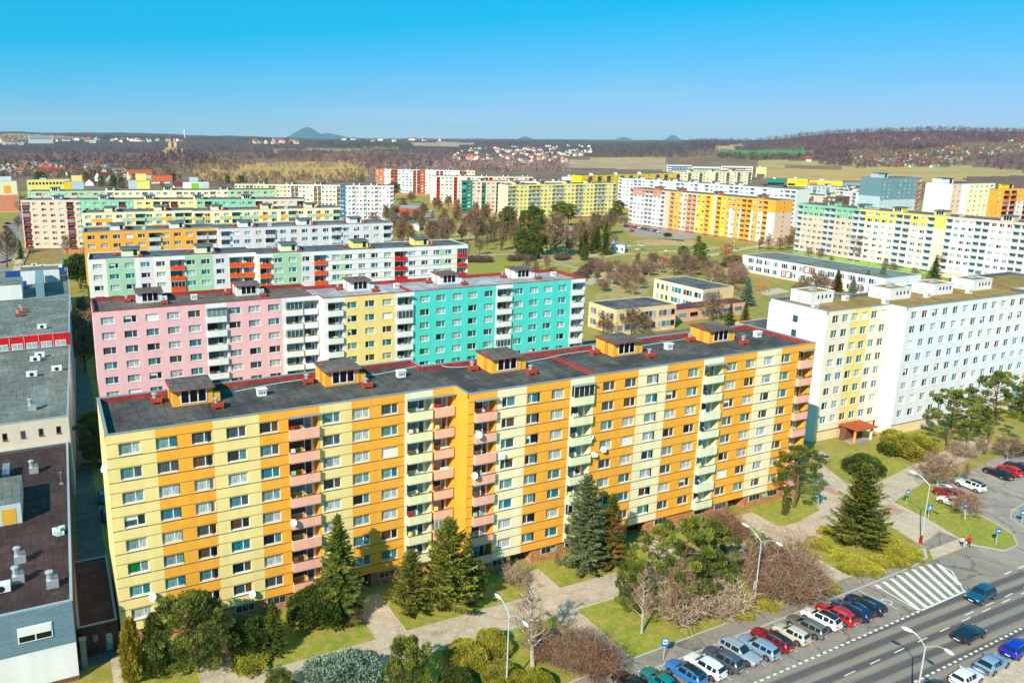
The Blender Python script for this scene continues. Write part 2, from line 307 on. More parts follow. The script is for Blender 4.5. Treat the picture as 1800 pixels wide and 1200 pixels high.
def make_ground():
    az_f = np.linspace(-.56, .80, 430); az_b = np.linspace(.80, 2*PI-.56, 26)[1:-1]; az = np.concatenate([az_f, az_b]); n = len(az)
    ys = np.concatenate([np.linspace(520, 330, 20), np.arange(328, 262, -2), np.arange(261, 247, -.8), [246.4, 245.8, 245.4]])
    Ds = [25, 60, 110, 170]+[CF*56/(y-243.6)*1.02 for y in ys]+[26000]
    V = [(CAM[0], CAM[1], 0)]; F = []; MI = []; names = ['lawn', 'scrub', 'wood_floor']+sorted({z[0] for z in ZONES}); zi = {k: i for i, k in enumerate(names)}
    for D in Ds:
        for a in az:
            x, y = CAM[0]+D*math.sin(CY+a), CAM[1]+D*math.cos(CY+a); ab = a if a < PI else a-2*PI
            V.append((x, y, terrain(pxaz(max(-1.3, min(1.3, ab))), D, x, y)))
    for k in range(n): F.append((0, 1+(k+1) % n, 1+k)); MI.append(0)
    for i in range(len(Ds)-1):
        for k in range(n):
            a, b = 1+i*n+k, 1+i*n+(k+1) % n; f = (a, b, b+n, a+n); F.append(f); mi = 0
            D = Ds[i]
            if D > 820:
                mi = 1 if D < 2600 else 2
                if k < len(az_f):
                    c = np.mean([V[j] for j in f], axis=0); ix, iy = P2I(c)
                    for nm, pl in ZONES:
                        if inpoly(ix, iy, pl): mi = zi[nm]
            MI.append(mi)
    me = bpy.data.meshes.new('ground'); me.from_pydata(V, [], [tuple(reversed(f)) for f in F])
    for k in names: me.materials.append(MATS[k])
    me.polygons.foreach_set('material_index', MI); me.update()
    tag(link('ground', me), kind='structure')
make_ground()
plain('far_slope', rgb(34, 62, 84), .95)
def mountain(name, px, D, ytop, half, seed):
    b = GD(px, D); top = 56+(244.5-ytop)/CF*D; mb = MB(); n, rr = 48, 9; rg = random.Random(seed); wid = half/CF*D
    ring = []
    for i in range(rr+1):
        t = i/rr; row = []
        for k in range(n):
            a = 2*PI*k/n; r = wid*t*(1+.16*math.sin(3*a+seed)+.1*math.sin(5*a+2*seed)); z = top*(.55*(.5+.5*math.cos(PI*min(1, t*1.35)))+.45*(1-t)**1.1)*(1+.05*rg.uniform(-1, 1)*(1-t))
            row.append((b[0]+r*math.cos(a), b[1]+r*math.sin(a), z if i < rr else -.5))
        ring.append(row)
    for i in range(rr):
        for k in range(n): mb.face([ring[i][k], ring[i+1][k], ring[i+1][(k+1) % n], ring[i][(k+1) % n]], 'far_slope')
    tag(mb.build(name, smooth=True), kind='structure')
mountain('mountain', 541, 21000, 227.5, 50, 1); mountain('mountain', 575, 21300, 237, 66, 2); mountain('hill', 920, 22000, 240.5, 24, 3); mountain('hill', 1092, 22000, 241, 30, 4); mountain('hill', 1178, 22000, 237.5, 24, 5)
# --- sheets laid on the ground: (name, material, height, polygons in metres)
def sheet(name, mat, z, polys, kind='structure', edge=None):
    mb = MB()
    for p in polys:
        p = [(q[0], q[1]) for q in p]
        if edge: mb.prism(p, 0.0, z, edge, mat, bottom=False)
        else: mb.prism(p, 0.001, z, mat, bottom=False)
    return tag(mb.build(name), kind=kind)
def pxs(*pts): return [G(x, y) for x, y in pts]
def rect(x0, x1, y0, y1): return [(x0, y0), (x1, y0), (x1, y1), (x0, y1)]
ROADDIR = np.array([1, .0355]); ROADDIR /= np.hypot(*ROADDIR)
def rd(s, t): p = np.array([60, -32.95])+ROADDIR*(s-60)+np.array([-ROADDIR[1], ROADDIR[0]])*t; return (p[0], p[1])
def rrect(s0, s1, t0, t1): return [rd(s0, t0), rd(s1, t0), rd(s1, t1), rd(s0, t1)]
paths = [rect(-6, 96, -14.5, -10.05)]
for x0, x1, y1 in ((2.0, 5.7, -1.4), (21.7, 25.4, -1.4), (43.4, 47.0, -4.9), (63.2, 66.9, -4.9), (82.6, 86.3, -4.9)): paths.append(rect(x0, x1, -10.05, y1))
for x0, x1 in ((42.8, 46.1), (61.6, 65.2), (79.8, 83.5)): paths.append([(x0, rd(x0, 8.75)[1]), (x1, rd(x1, 8.75)[1]), (x1, -14.5), (x0, -14.5)])
paths.append(rect(-6.4, -5.4, -10, -1))
sheet('path', 'concrete_paving', .02, paths)
sheet('path', 'concrete_paving', .012, [pxs((1440, 812), (1487, 848), (1522, 858), (1600, 819), (1640, 800), (1700, 775), (1740, 770), (1745, 785), (1690, 812), (1640, 838), (1600, 862), (1570, 883), (1630, 913), (1680, 943), (1627, 963), (1553, 917), (1463, 930), (1405, 948), (1410, 912), (1440, 897), (1428, 850))])
sheet('path', 'concrete_paving', .0155, [pxs((1560, 775), (1585, 790), (1650, 815), (1690, 800), (1676, 796), (1640, 806), (1598, 786), (1575, 770))])
sheet('path', 'paving_pink', .022, [pxs((1470, 886), (1520, 868), (1530, 874), (1476, 896)), pxs((1542, 900), (1562, 886), (1590, 898), (1560, 908)), pxs((1475, 872), (1440, 858), (1446, 852), (1482, 866))])
sheet('path', 'paving_sand', .022, [pxs((1568, 921), (1600, 902), (1650, 933), (1618, 956)), pxs((1640, 983), (1634, 966), (1686, 946), (1706, 957))])
sheet('path', 'asphalt_old', .022, [pxs((1634, 966), (1619, 957), (1651, 934), (1686, 946))])
sheet('road', 'road_asphalt', .008, [rrect(-150, 420, -10.3, 0)])
sheet('road', 'asphalt_old', .008, [rrect(-150, 84.5, 0.0, 6.35), rrect(84.5, 420, 0.0, 6.35)])
sheet('parking_lot', 'asphalt_lot', .010, [pxs((1652, 872), (1650, 851), (1695, 834), (1735, 812), (1800, 780), (1900, 740), (1960, 900), (1900, 985), (1795, 1005), (1712, 962), (1766, 968), (1788, 958), (1780, 938), (1740, 914), (1690, 890))])
sheet('pavement', 'asphalt_old', .11, [[rd(-150, 6.5), rd(88.5, 6.5), rd(94.5, 6.62), rd(97.5, 7.1), rd(99.6, 8.6), rd(-150, 8.6)]], edge='kerb_stone')
sheet('kerb', 'kerb_stone', .125, [[rd(-150, 6.35), rd(88.5, 6.35), rd(95, 6.5), rd(98, 6.95), rd(100.2, 8.6), rd(99.6, 8.6), rd(97.5, 7.1), rd(94.5, 6.62), rd(88.5, 6.5), rd(-150, 6.5)], rrect(-150, 61.4, 8.6, 8.78), rrect(65.4, 79.6, 8.6, 8.78), rrect(83.8, 100, 8.6, 8.78)])
sheet('pavement', 'paving_sand', .11, [rrect(-150, 420, -16, -10.45)], edge='kerb_stone'); sheet('kerb', 'kerb_stone', .125, [rrect(-150, 420, -10.45, -10.3)])
kb = MB()
def kerb_line(pts, wd=.16, z=.1, closed=False):
    pts = [np.array(p[:2], float) for p in pts]
    if closed: pts.append(pts[0])
    for a, b in zip(pts, pts[1:]):
        L = np.hypot(*(b-a))
        if L > .05: kb.obox((a+b)/2, b-a, L/2, wd/2, 0.0, z, 'kerb_stone')
kerb_line(pxs((1640, 847), (1652, 872), (1690, 890), (1740, 914), (1780, 938), (1788, 958), (1766, 968), (1705, 957), (1680, 943), (1630, 913), (1570, 883), (1600, 859)))
kerb_line(pxs((1800, 885), (1778, 898), (1776, 910), (1800, 926)))
for x0, x1 in ((-6, 2), (5.7, 21.7), (25.4, 43.4), (47, 63.2), (66.9, 82.6)): kerb_line([(x0, -9.97), (x1, -9.97)], .1, .06)
for x0, x1 in ((-6, 42.8), (46.1, 61.6), (65.2, 79.8)): kerb_line([(x0, -14.58), (x1, -14.58)], .1, .06)
for x, y in ((2, -1.4), (5.7, -1.4), (21.7, -1.4), (25.4, -1.4), (43.4, -4.9), (47, -4.9), (63.2, -4.9), (66.9, -4.9), (82.6, -4.9), (86.3, -4.9)): kerb_line([(x, -9.9), (x, y)], .1, .06)
for x in (42.8, 46.1, 61.6, 65.2, 79.8, 83.5): kerb_line([(x, rd(x, 8.8)[1]), (x, -14.6)], .1, .06)
tag(kb.build('kerb'), kind='structure')
mk = MB()
def mark(poly): mk.prism([(p[0], p[1]) for p in poly], .0095, .017, 'paint_white', bottom=False)
for i in range(-60, 83): mark(rrect(i*1.02, i*1.02+.52, -.13, .13))
mark(rrect(84.6, 94.2, -.1, .12))
for i in range(-12, 70): mark(rrect(64.9+i*4.35, 66.7+i*4.35, -3.55, -3.43))
for i in range(0, 9): mark(rrect(88.4+i*4.35, 90.2+i*4.35, -3.0, -2.88))
for i in range(-60, 220): mark(rrect(i*1.02+.3, i*1.02+.82, -7.55, -7.3))
for i in range(4): mark(rrect(103+i*3.2, 104.6+i*3.2, -.1, .06))
HT = [np.array(rd(84.9, 6.1)), np.array(rd(84.3, .1)), np.array(rd(93.8, .1)), np.array(rd(97.5, 3.6)), np.array(rd(97.6, 5.6)), np.array(rd(95.5, 6.2))]
for a, b in ((0, 1), (2, 3), (3, 4)):
    u = HT[b]-HT[a]; L = np.hypot(*u); mk.obox((HT[a]+HT[b])/2, u, L/2, .09, .0095, .0172, 'paint_white')
for i in range(10):                         # hatched island: slanting bars clipped to its outline
    s0 = 84.0+i*1.62; a, b = np.array(rd(s0+1.2, 6.25)), np.array(rd(s0-1.0-i*.22, .05)); pts = [a+(b-a)*t for t in np.linspace(0, 1, 61)]
    ins = [p for p in pts if inpoly(p[0], p[1], [tuple(h) for h in HT])]
    if len(ins) > 3: mk.obox((ins[0]+ins[-1])/2, ins[-1]-ins[0], np.hypot(*(ins[-1]-ins[0]))/2, .3, .0095, .0165, 'paint_white')
for i in range(-16, 20):                    # faint bay lines of the parking row
    s0 = 42.6+i*2.62
    if s0 < 84: mk.prism([rd(s0+.35, 1.4), rd(s0+.43, 1.4), rd(s0-.02, 6.2), rd(s0-.1, 6.2)], .0095, .0165, 'paint_white', bottom=False)
for k in range(20):
    a0, a1 = 2*PI*k/20, 2*PI*(k+1)/20; c = np.array(rd(82.6, 3.0)); mk.prism([c+.62*np.array([math.cos(a0), math.sin(a0)]), c+.62*np.array([math.cos(a1), math.sin(a1)]), c+.5*np.array([math.cos(a1), math.sin(a1)]), c+.5*np.array([math.cos(a0), math.sin(a0)])], .0095, .0165, 'paint_white', bottom=False)
tag(mk.build('road_marking'), kind='structure')
# lawns close by, greener than the rest
sheet('lawn', 'lawn_fresh', .006, [rect(-6, 2, -9.97, -.4), rect(5.7, 21.7, -9.97, -.4), rect(25.4, 43.4, -9.97, -.4), rect(47, 63.2, -9.97, -3.9), rect(66.9, 82.6, -9.97, -3.9), rect(86.3, 98, -9.9, -3.9),
  [(-6, -24.6), (42.8, -24.4), (42.8, -14.6), (-6, -14.6)], [(46.1, -24.55), (61.6, -24.1), (61.6, -14.6), (46.1, -14.6)], [(65.2, -23.9), (79.8, -23.5), (79.8, -14.6), (65.2, -14.6)], [(83.5, -23.3), (99.5, -22.8), (97, -18), (96, -14.6), (83.5, -14.6)]])
sheet('lawn', 'lawn_fresh', .019, [pxs((1605, 859), (1640, 848), (1652, 872), (1690, 890), (1740, 914), (1780, 938), (1786, 957), (1766, 966), (1705, 955), (1680, 942), (1630, 912), (1573, 883)), pxs((1448, 800), (1500, 790), (1560, 790), (1600, 818), (1522, 857), (1488, 847))])
# courtyard and car parks between the blocks
def ribbon(name, mat, pts, wd, z=.014):
    mb = MB(); P = [G(x, y)[:2] for x, y in pts]; n = len(P); Lf = []; Rt = []
    for i in range(n):
        d = P[min(i+1, n-1)]-P[max(i-1, 0)]; d = d/np.hypot(*d); nn = np.array([-d[1], d[0]])*wd/2; Lf.append(P[i]+nn); Rt.append(P[i]-nn)
    for i in range(n-1): mb.face([(*Rt[i], z), (*Rt[i+1], z), (*Lf[i+1], z), (*Lf[i], z)], mat)
    tag(mb.build(name), kind='structure')
sheet('road', 'asphalt', .01, [[(-9.4, -1.5), (-5.2, -1.5), (-5.2, 60), (-2.6, 62), (-2.6, 128), (-6.4, 128), (-8, 60)]])
sheet('parking_lot', 'asphalt_lot', .01, [pxs((1090, 396), (1130, 392), (1240, 412), (1200, 424), (1110, 414))]); sheet('parking_lot', 'asphalt_lot', .01, [pxs((640, 372), (760, 372), (770, 386), (640, 390))])
ribbon('road', 'asphalt_old', [(60, 360), (40, 385), (18, 420), (-20, 480)], 13)
ribbon('path', 'concrete_paving', [(690, 456), (780, 452), (850, 448), (930, 446), (1000, 444), (1060, 452)], 3); ribbon('path', 'concrete_paving', [(1030, 500), (1060, 483), (1100, 470), (1150, 462), (1220, 455), (1300, 438), (1360, 428)], 4.5)
ribbon('path', 'concrete_paving', [(1060, 452), (1090, 447), (1150, 444), (1210, 440), (1260, 436)], 3); ribbon('path', 'concrete_paving', [(1105, 432), (1160, 428), (1230, 432), (1300, 438)], 2.6); ribbon('path', 'concrete_paving', [(900, 470), (960, 462), (1010, 470), (1050, 485)], 2.2)
ribbon('path', 'concrete_paving', [(0, 462), (40, 452), (60, 440)], 3); ribbon('path', 'concrete_paving', [(20, 500), (30, 470), (36, 440)], 3); ribbon('path', 'asphalt_old', [(1395, 446), (1500, 470), (1620, 490), (1760, 505)], 6)
sheet('playground_soil', 'ochre_soil', .01, [pxs((1110, 425), (1150, 418), (1225, 424), (1225, 430), (1150, 432))]); sheet('playground_soil', 'paving_sand', .01, [pxs((1325, 512), (1370, 506), (1390, 512), (1350, 520))])
sheet('road', 'asphalt', .01, [[(100, 60), (118, 60), (118, 92), (100, 92)], [(126, 84), (210, 84), (210, 90), (126, 90)]])
sheet('playing_lawn', 'lawn_fresh', .011, [pxs((700, 482), (900, 455), (990, 470), (960, 480), (850, 490)), pxs((1110, 446), (1200, 438), (1260, 446), (1180, 452))])

sheet('dry_grass', 'olive_meadow', .007, [pxs((1045, 520), (1075, 490), (1130, 478), (1190, 474), (1240, 478), (1150, 500), (1120, 530), (1060, 560)), pxs((1230, 460), (1300, 470), (1300, 500), (1250, 490)), pxs((690, 395), (830, 392), (840, 420), (700, 425)), pxs((1395, 440), (1560, 476), (1640, 492), (1600, 500), (1390, 462))])
sheet('dry_grass', 'olive_meadow', .0075, [pxs((900, 440), (1010, 436), (1060, 445), (1020, 462), (930, 458)), pxs((1110, 452), (1230, 444), (1240, 462), (1120, 470))])
# ------------------------------------------------------------------ prefabricated apartment blocks
WCACHE = {}
def glass_pick(rg): return rg.choice(['glass_teal']*4+['glass_aqua']*2+['glass_lagoon']*3+['glass_deep']*4+['glass_grey']*4+['glass_curtain']*3+['glass_brown']*4+['glass_slate']*4+['glass_pale']*2+['glass_night']*2)
def win_mesh(w, h, flip, var, split, trim='frame_white', far=False):
    """a window in its opening: white frame, off-centre mullion, two panes, sill; var picks what hangs behind the panes"""
    key = (round(w, 1), round(h, 1), flip, var, split, trim, far)
    if key in WCACHE: return WCACHE[key]
    rg = random.Random(var*7+3); fr = MB(); pn = MB(); t = .06 if not far else .09
    mx = w*(.38 if flip else .62); mw = .11 if not far else .16
    fr.box(0, w, 0, .06, 0, t, trim); fr.box(0, w, 0, .06, h-t, h, trim); fr.box(0, t, 0.001, .06, t, h-t, trim); fr.box(w-t, w, 0.001, .06, t, h-t, trim); fr.box(mx-mw/2, mx+mw/2, -.01, .06, t, h-t, trim)
    fr.box(-.03, w+.03, -.27, .02, -.06, -.005, trim)
    a = glass_pick(rg); b = a if rg.random() < .45 else glass_pick(rg)
    if var == 12: a = b = 'glass_red'
    if var == 13: a, b = 'glass_green', 'glass_grey'
    za, zb = (h-t)*.999, (h-t)*.999; bl = []
    if var in (3, 8): za = h*(.55 if var == 3 else .2); bl.append((t, mx-mw/2, za))
    if var == 8: zb = h*.45; bl.append((mx+mw/2, w-t, zb))
    if var == 11: za = zb = t*1.2; bl = [(t, mx-mw/2, za), (mx+mw/2, w-t, zb)]
    pn.face([(t, .03, t), (mx-mw/2, .03, t), (mx-mw/2, .03, za), (t, .03, za)], a); pn.face([(mx+mw/2, .03, t), (w-t, .03, t), (w-t, .03, zb), (mx+mw/2, .03, zb)], b)
    for x0, x1, z in bl: pn.box(x0, x1, .005, .029, z, h-t, 'blind_white' if var != 8 else 'blind_grey', skip='k')
    if split: r = (fr.mesh('window'), pn.mesh('pane'))
    else: fr.add(pn); r = (fr.mesh('window'), None)
    WCACHE[key] = r; return r
def win_mb(w, h, flip, var, trim):        # same window as raw geometry, for the merged remainder
    me, _ = win_mesh(w, h, flip, var, False, trim, True); return me
VARS = [0, 1, 2, 4, 5, 6, 7, 9, 10, 14, 15, 16, 17, 18, 19, 20, 21]
def pick_var(rg):
    q = rg.random()
    return 3 if q < .04 else 8 if q < .065 else 11 if q < .085 else 12 if q < .092 else 13 if q < .097 else rg.choice(VARS)
def balcony_mesh(w, panel, inside, glazed, far, rg, railtype='panel'):
    b = MB()
    b.box(0, w, -.5, -.42, -1.18, .0, panel); b.box(0, .07, -.42, .0, -1.18, .0, panel); b.box(w-.07, w, -.42, .0, -1.18, .0, panel)
    b.box(.0, w, -.5, 0, -1.3, -1.185, 'slab')
    if not far: b.box(-.02, w+.02, -.54, -.40, .005, .05, 'frame_white' if rg.random() < .3 else 'joint')
    if glazed:
        n = 4
        for i in range(n+1): b.box(i*(w-.06)/n, i*(w-.06)/n+.06, -.47, -.41, .05, 1.42, 'frame_white')
        b.box(0, w, -.47, -.41, 1.42, 1.5, 'frame_white'); b.face([(.06, -.43, .06), (w-.06, -.43, .06), (w-.06, -.43, 1.42), (.06, -.43, 1.42)], rg.choice(['glass_slate', 'glass_grey', 'glass_deep']))
    return b
def loggia_door(w, rg, y):
    b = MB(); mx = w*.60
    b.box(.12, .2, y-.05, y, -.1, 1.35, 'frame_white'); b.box(mx, mx+.1, y-.05, y, -1.0, 1.35, 'frame_white'); b.box(.2, w*.92, y-.05, y, 1.28, 1.36, 'frame_white'); b.box(w*.84, w*.92, y-.05, y, -1.0, 1.28, 'frame_white'); b.box(.2, mx, y-.05, y, -.14, -.06, 'frame_white')
    b.face([(.2, y-.02, -.06), (mx, y-.02, -.06), (mx, y-.02, 1.28), (.2, y-.02, 1.28)], glass_pick(rg)); b.face([(mx+.1, y-.02, -.95), (w*.84, y-.02, -.95), (w*.84, y-.02, 1.28), (mx+.1, y-.02, 1.28)], glass_pick(rg))
    return b
def loggia_item(w, rg):
    b = MB()
    if rg.random() < .6: b.box(.25, .7, -.2, .15, -1.0, .35, rg.choice(['white', 'red', 'deepblue', 'green', 'brown', 'lemon'])); return 'balcony_cupboard', b.mesh('balcony_cupboard')
    if rg.random() < .5:
        x = w*.3
        for k in range(3): x1 = x+w*rg.uniform(.1, .2); b.box(x, x1, -.35, -.32, rg.uniform(-.3, -.05), .3, rg.choice(['white', 'pink', 'green', 'palesteel', 'ivory', 'red'])); x = x1
        return 'laundry', b.mesh('laundry')  # pieces of laundry hung inside the balcony front, cloth only, no rail
    for k in range(14): a = rg.uniform(.15, w-.2); b.box(a, a+rg.uniform(.08, .2), -.52, -.36, .02, rg.uniform(.1, .3), rg.choice(['green', 'mossgreen', 'vividgreen', 'red', 'brickred']))
    return 'flower_box', b.mesh('flower_box')
def rooftop_house(root, x, y, z, w, d, h, wall, roof, near, glazed=True, style=0):
    b = MB(); b.box(x, x+w, y, y+d, z, z+h, wall, skip='b')
    if style == 2:
        b.f.pop(0); b.m.pop(0); b.box(x-.06, x+w+.06, y-.06, y+.2, z+h+.002, z+h+.2, 'white'); b.box(x-.06, x+w+.06, y+d-.2, y+d+.06, z+h+.002, z+h+.2, 'white'); b.box(x-.06, x+.2, y+.21, y+d-.21, z+h+.002, z+h+.2, 'white'); b.box(x+w-.2, x+w+.06, y+.21, y+d-.21, z+h+.002, z+h+.2, 'white'); b.face([(x+.2, y+.2, z+h+.05), (x+w-.2, y+.2, z+h+.05), (x+w-.2, y+d-.2, z+h+.05), (x+.2, y+d-.2, z+h+.05)], roof)
        b.box(x+w*.5-.6, x+w*.5+.6, y+d*.5-.5, y+d*.5+.5, z+h+.06, z+h+.8, 'galvanised'); o = b.build('rooftop_house', root)
        for i in range(4): f = MB(); f.box(x+w*(.3+.17*i), x+w*(.3+.17*i)+.35, y-.05, y-.003, z+h*.45, z+h*.78, 'dark'); f.build('window', o)
        f = MB(); f.box(x-.05, x-.003, y+d*.35, y+d*.65, z+.3, z+h*.6, 'lightgrey'); f.build('door', o); return o
    b.face([(x-.25, y-.55, z+h+.003), (x+w+.25, y-.55, z+h+.003), (x+w+.25, y+d+.2, z+h+.18), (x-.25, y+d+.2, z+h+.18)], roof)
    b.face([(x-.25, y+d+.2, z+h+.005), (x+w+.25, y+d+.2, z+h+.005), (x+w+.25, y-.55, z+h-.12), (x-.25, y-.55, z+h-.12)], 'slab')
    for p, q in (((x-.25, y-.55), (x+w+.25, y-.55)), ((x+w+.25, y-.55), (x+w+.25, y+d+.2)), ((x+w+.25, y+d+.2), (x-.25, y+d+.2)), ((x-.25, y+d+.2), (x-.25, y-.55))):
        z0 = lambda s: z+h-.12 if s[1] < y else z+h+.005
        z1 = lambda s: z+h+.003 if s[1] < y else z+h+.18
        b.face([(*p, z0(p)), (*q, z0(q)), (*q, z1(q)), (*p, z1(p))], 'upstand_red' if style == 0 else 'coping')
    o = b.build('rooftop_house', root)
    f = MB()
    if glazed:
        x0, x1 = x+w*.2, x+w*.84; z0, z1 = z+.35, z+h-.25
        f.face([(x0, y-.02, z0), (x1, y-.02, z0), (x1, y-.02, z1), (x0, y-.02, z1)], 'glass_night'); n = 3
        for i in range(n+1): f.box(x0+i*(x1-x0)/n-.07, x0+i*(x1-x0)/n+.07, y-.07, y-.021, z0, z1, 'frame_white')
        f.box(x0, x1, y-.07, y-.021, z0-.12, z0, 'frame_white'); f.box(x0, x1, y-.07, y-.021, z1, z1+.08, 'frame_white')
        f.build('window', o)
        if style == 0: g = MB(); g.box(x+w+.01, x+w+.9, y+.1, y+.8, z, z+1.1, wall); g.build('duct_box', o)
    else:
        f.box(x+w*.66, x+w*.86, y-.05, y-.005, z+.2, z+h-.4, 'dark'); f.build('door', o)
    if near:
        g = MB(); xx = x-.12
        for dy in (1.2, 1.7): g.tube([(xx, y+dy, z), (xx, y+dy, z+h+.9)], .03, 'vent_red', 4)
        for k in range(7): g.tube([(xx, y+1.2, z+.4*k+.2), (xx, y+1.7, z+.4*k+.2)], .025, 'vent_red', 4)
        g.build('ladder', o)
    return o
def roof_vent_mb(c='vent_red'):
    b = MB(); b.box(-.65, .65, -.45, .45, .25, .75, c); b.box(-.55, -.4, -.4, .4, 0, .25, c); b.box(.4, .55, -.4, .4, 0, .25, c)
    b.tube([(-.2, 0, .75), (-.2, 0, 1.2)], .22, 'galvanised', 8); b.tube([(-.2, 0, 1.2), (-.2, 0, 1.3), (-.2, 0, 1.42)], [.36, .36, .1], 'galvanised', 8); b.box(.66, .95, -.2, .2, .1, .55, 'dark'); return b
def chimney_mb():
    b = MB(); b.box(-.55, .55, -.4, .4, 0, .8, 'white'); b.box(-.65, .65, -.5, .41, .8, .95, 'white')
    for x in (-.3, 0, .3): b.box(x-.1, x+.1, -.405, -.4, .3, .55, 'dark')
    return b
def panel_block(label, origin, yaw, L, segs, spans, wins, bals, n=8, sill0=3.4, fh=2.8, wh=1.32, ztop=25.55, depth=13.2, zbot=2.1, base='brick', line=None, line_spans=None,
    gl=None, gr=None, roof='felt_dark', ups='upstand_grey', houses=(), hcol='orange', lvl=1, group=None, entr=(), bwins=(), wallbands=None, glaz=.12, hglazed=True, hdepth=4.0, hstyle=0,
    gable_wins=(), rgable_wins=(), vents=True, visors=True, jointx=(), hsz=None, rail=None, name='apartment_block', trim=None, back=None, copmat='coping', gband=None):
    rg = random.Random(hash(label) % 1000 if False else sum(map(ord, label)))
    root = empty(name, origin, yaw, label, 'apartment block', group)
    far = lvl > 0; LG = 1.15
    zs = [sill0+i*fh for i in range(n)]; ztw = ztop-.12
    def span_col(x, kind='w', fl=0):
        for xe, c, *r in spans:
            if x < xe-1e-6:
                if wallbands: 
                    q = wallbands(x, fl, kind, c)
                    if q: return q
                return r[0] if (r and kind == 's') else c
        return spans[-1][1]
    W = MB()
    for si, (sx0, sx1, yo) in enumerate(segs):
        xb = {sx0, sx1} | {s[0] for s in spans if sx0 < s[0] < sx1}
        sw = [q for q in wins if sx0 <= q[0] < sx1]; sb = [q for q in bals if sx0 <= q[0] < sx1]
        for x, ww, *r in sw: xb |= {x, x+ww}
        for q in sb: xb |= {q[0], q[1]}
        for e in entr:
            if sx0 <= e[0] < sx1: xb |= set(e[:2])
        xb = sorted(xb); yb = yo+.3
        for x0, x1 in zip(xb, xb[1:]):
            if x1-x0 < 1e-4: continue
            xm = (x0+x1)/2; inw = any(x < xm < x+ww for x, ww, *r in sw); bal = next((q for q in sb if q[0] < xm < q[1]), None)
            ent = next((e for e in entr if e[0] < xm < e[1]), None)
            # base
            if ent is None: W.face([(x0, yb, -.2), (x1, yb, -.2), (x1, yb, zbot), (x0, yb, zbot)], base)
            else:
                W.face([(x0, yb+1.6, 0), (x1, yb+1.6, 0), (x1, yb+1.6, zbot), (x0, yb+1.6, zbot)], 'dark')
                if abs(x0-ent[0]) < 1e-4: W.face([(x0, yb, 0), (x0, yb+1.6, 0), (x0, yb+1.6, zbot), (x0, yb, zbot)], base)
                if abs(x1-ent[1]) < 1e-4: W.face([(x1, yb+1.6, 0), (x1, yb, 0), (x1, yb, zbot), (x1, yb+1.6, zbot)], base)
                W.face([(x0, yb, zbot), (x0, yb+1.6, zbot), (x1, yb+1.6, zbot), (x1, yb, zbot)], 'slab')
            W.face([(x0, yo, zbot), (x0, yb, zbot), (x1, yb, zbot), (x1, yo, zbot)], 'slab')
            def wall(z0, z1, kind='w', fl=0, mat=None):
                if z1-z0 > 1e-4: W.face([(x0, yo, z0), (x1, yo, z0), (x1, yo, z1), (x0, yo, z1)], mat or span_col(xm, kind, fl))
            if bal is None:
                ln = line and not any(abs(xm-(q[0]+q[1])/2) < (q[1]-q[0])/2+.35 for q in sb) and (line_spans is None or line_spans[0] < xm < line_spans[1])
                z = zbot
                for i, s in enumerate(zs):
                    hd = s+wh
                    if ln: wall(z, s-.25, 's', i); wall(s-.25, s-.15, mat=line); wall(s-.15, s, 'w', i)
                    else: wall(z, s, 's', i)
                    if inw:
                        d = .26; c = span_col(xm, 'w', i)
                        W.face([(x0, yo, s), (x0, yo+d, s), (x0, yo+d, hd), (x0, yo, hd)], c); W.face([(x1, yo+d, s), (x1, yo, s), (x1, yo, hd), (x1, yo+d, hd)], c)
                        W.face([(x0, yo, hd), (x0, yo+d, hd), (x1, yo+d, hd), (x1, yo, hd)], c); W.face([(x0, yo+d, s), (x0, yo, s), (x1, yo, s), (x1, yo+d, s)], c)
                    else: wall(s, hd, 'w', i)
                    z = hd
                    if ln: wall(hd, hd+.05, 'w', i); wall(hd+.05, hd+.12, mat=line); z = hd+.12
                wall(z, ztw, 's', n)
            else:
                z0, z1 = zs[0]-1.25, zs[-1]+wh+.18; ic = bal[3] if len(bal) > 3 else span_col(xm)
                wall(zbot, z0); wall(z1, ztw, 's', n)
                W.face([(x0, yo+LG, z0), (x1, yo+LG, z0), (x1, yo+LG, z1), (x0, yo+LG, z1)], ic); W.face([(x0, yo, z0), (x0, yo+LG, z0), (x0, yo+LG, z1), (x0, yo, z1)], ic); W.face([(x1, yo+LG, z0), (x1, yo, z0), (x1, yo, z1), (x1, yo+LG, z1)], ic)
                W.face([(x0, yo, z1), (x0, yo+LG, z1), (x1, yo+LG, z1), (x1, yo, z1)], ic)
                for s in zs: W.box(x0+.002, x1-.002, yo+.002, yo+LG-.002, s-1.25, s-1.05, 'slab', skip='klr')
        # sides and back of this section
        def side(x, flip, ya, yb_, c):
            q = [(x, ya, -.2), (x, yb_, -.2), (x, yb_, ztw), (x, ya, ztw)]
            if gband: 
                zb = gband[0]; W.face([(x, ya, -.2), (x, yb_, -.2), (x, yb_, zb), (x, ya, zb)][::1 if flip else -1], gband[1]); q = [(x, ya, zb), (x, yb_, zb), (x, yb_, ztw), (x, ya, ztw)]
            W.face(q if flip else q[::-1], c)
        last = segs[si+1] if si+1 < len(segs) else None; prev = segs[si-1] if si else None
        if prev is None: side(sx0, False, yo, yo+depth, gl or spans[0][1])
        if last is None: side(sx1, True, yo, yo+depth, gr or spans[-1][1])
        if last and last[2] < yo: side(sx1, False, last[2], yo, span_col(sx1+.1))
        if last and last[2] > yo: side(sx1, True, yo, last[2], span_col(sx1-.1))
        if last and last[2] < yo: side(sx1, True, last[2]+depth, yo+depth, span_col(sx1-.1))
        W.face([(sx1, yo+depth, -.2), (sx0, yo+depth, -.2), (sx0, yo+depth, ztw), (sx1, yo+depth, ztw)], back or span_col(sx1-.1))
    W.build('wall', root)
    # roof
    RF = MB(); zr = ztop-.72; zc = ztop
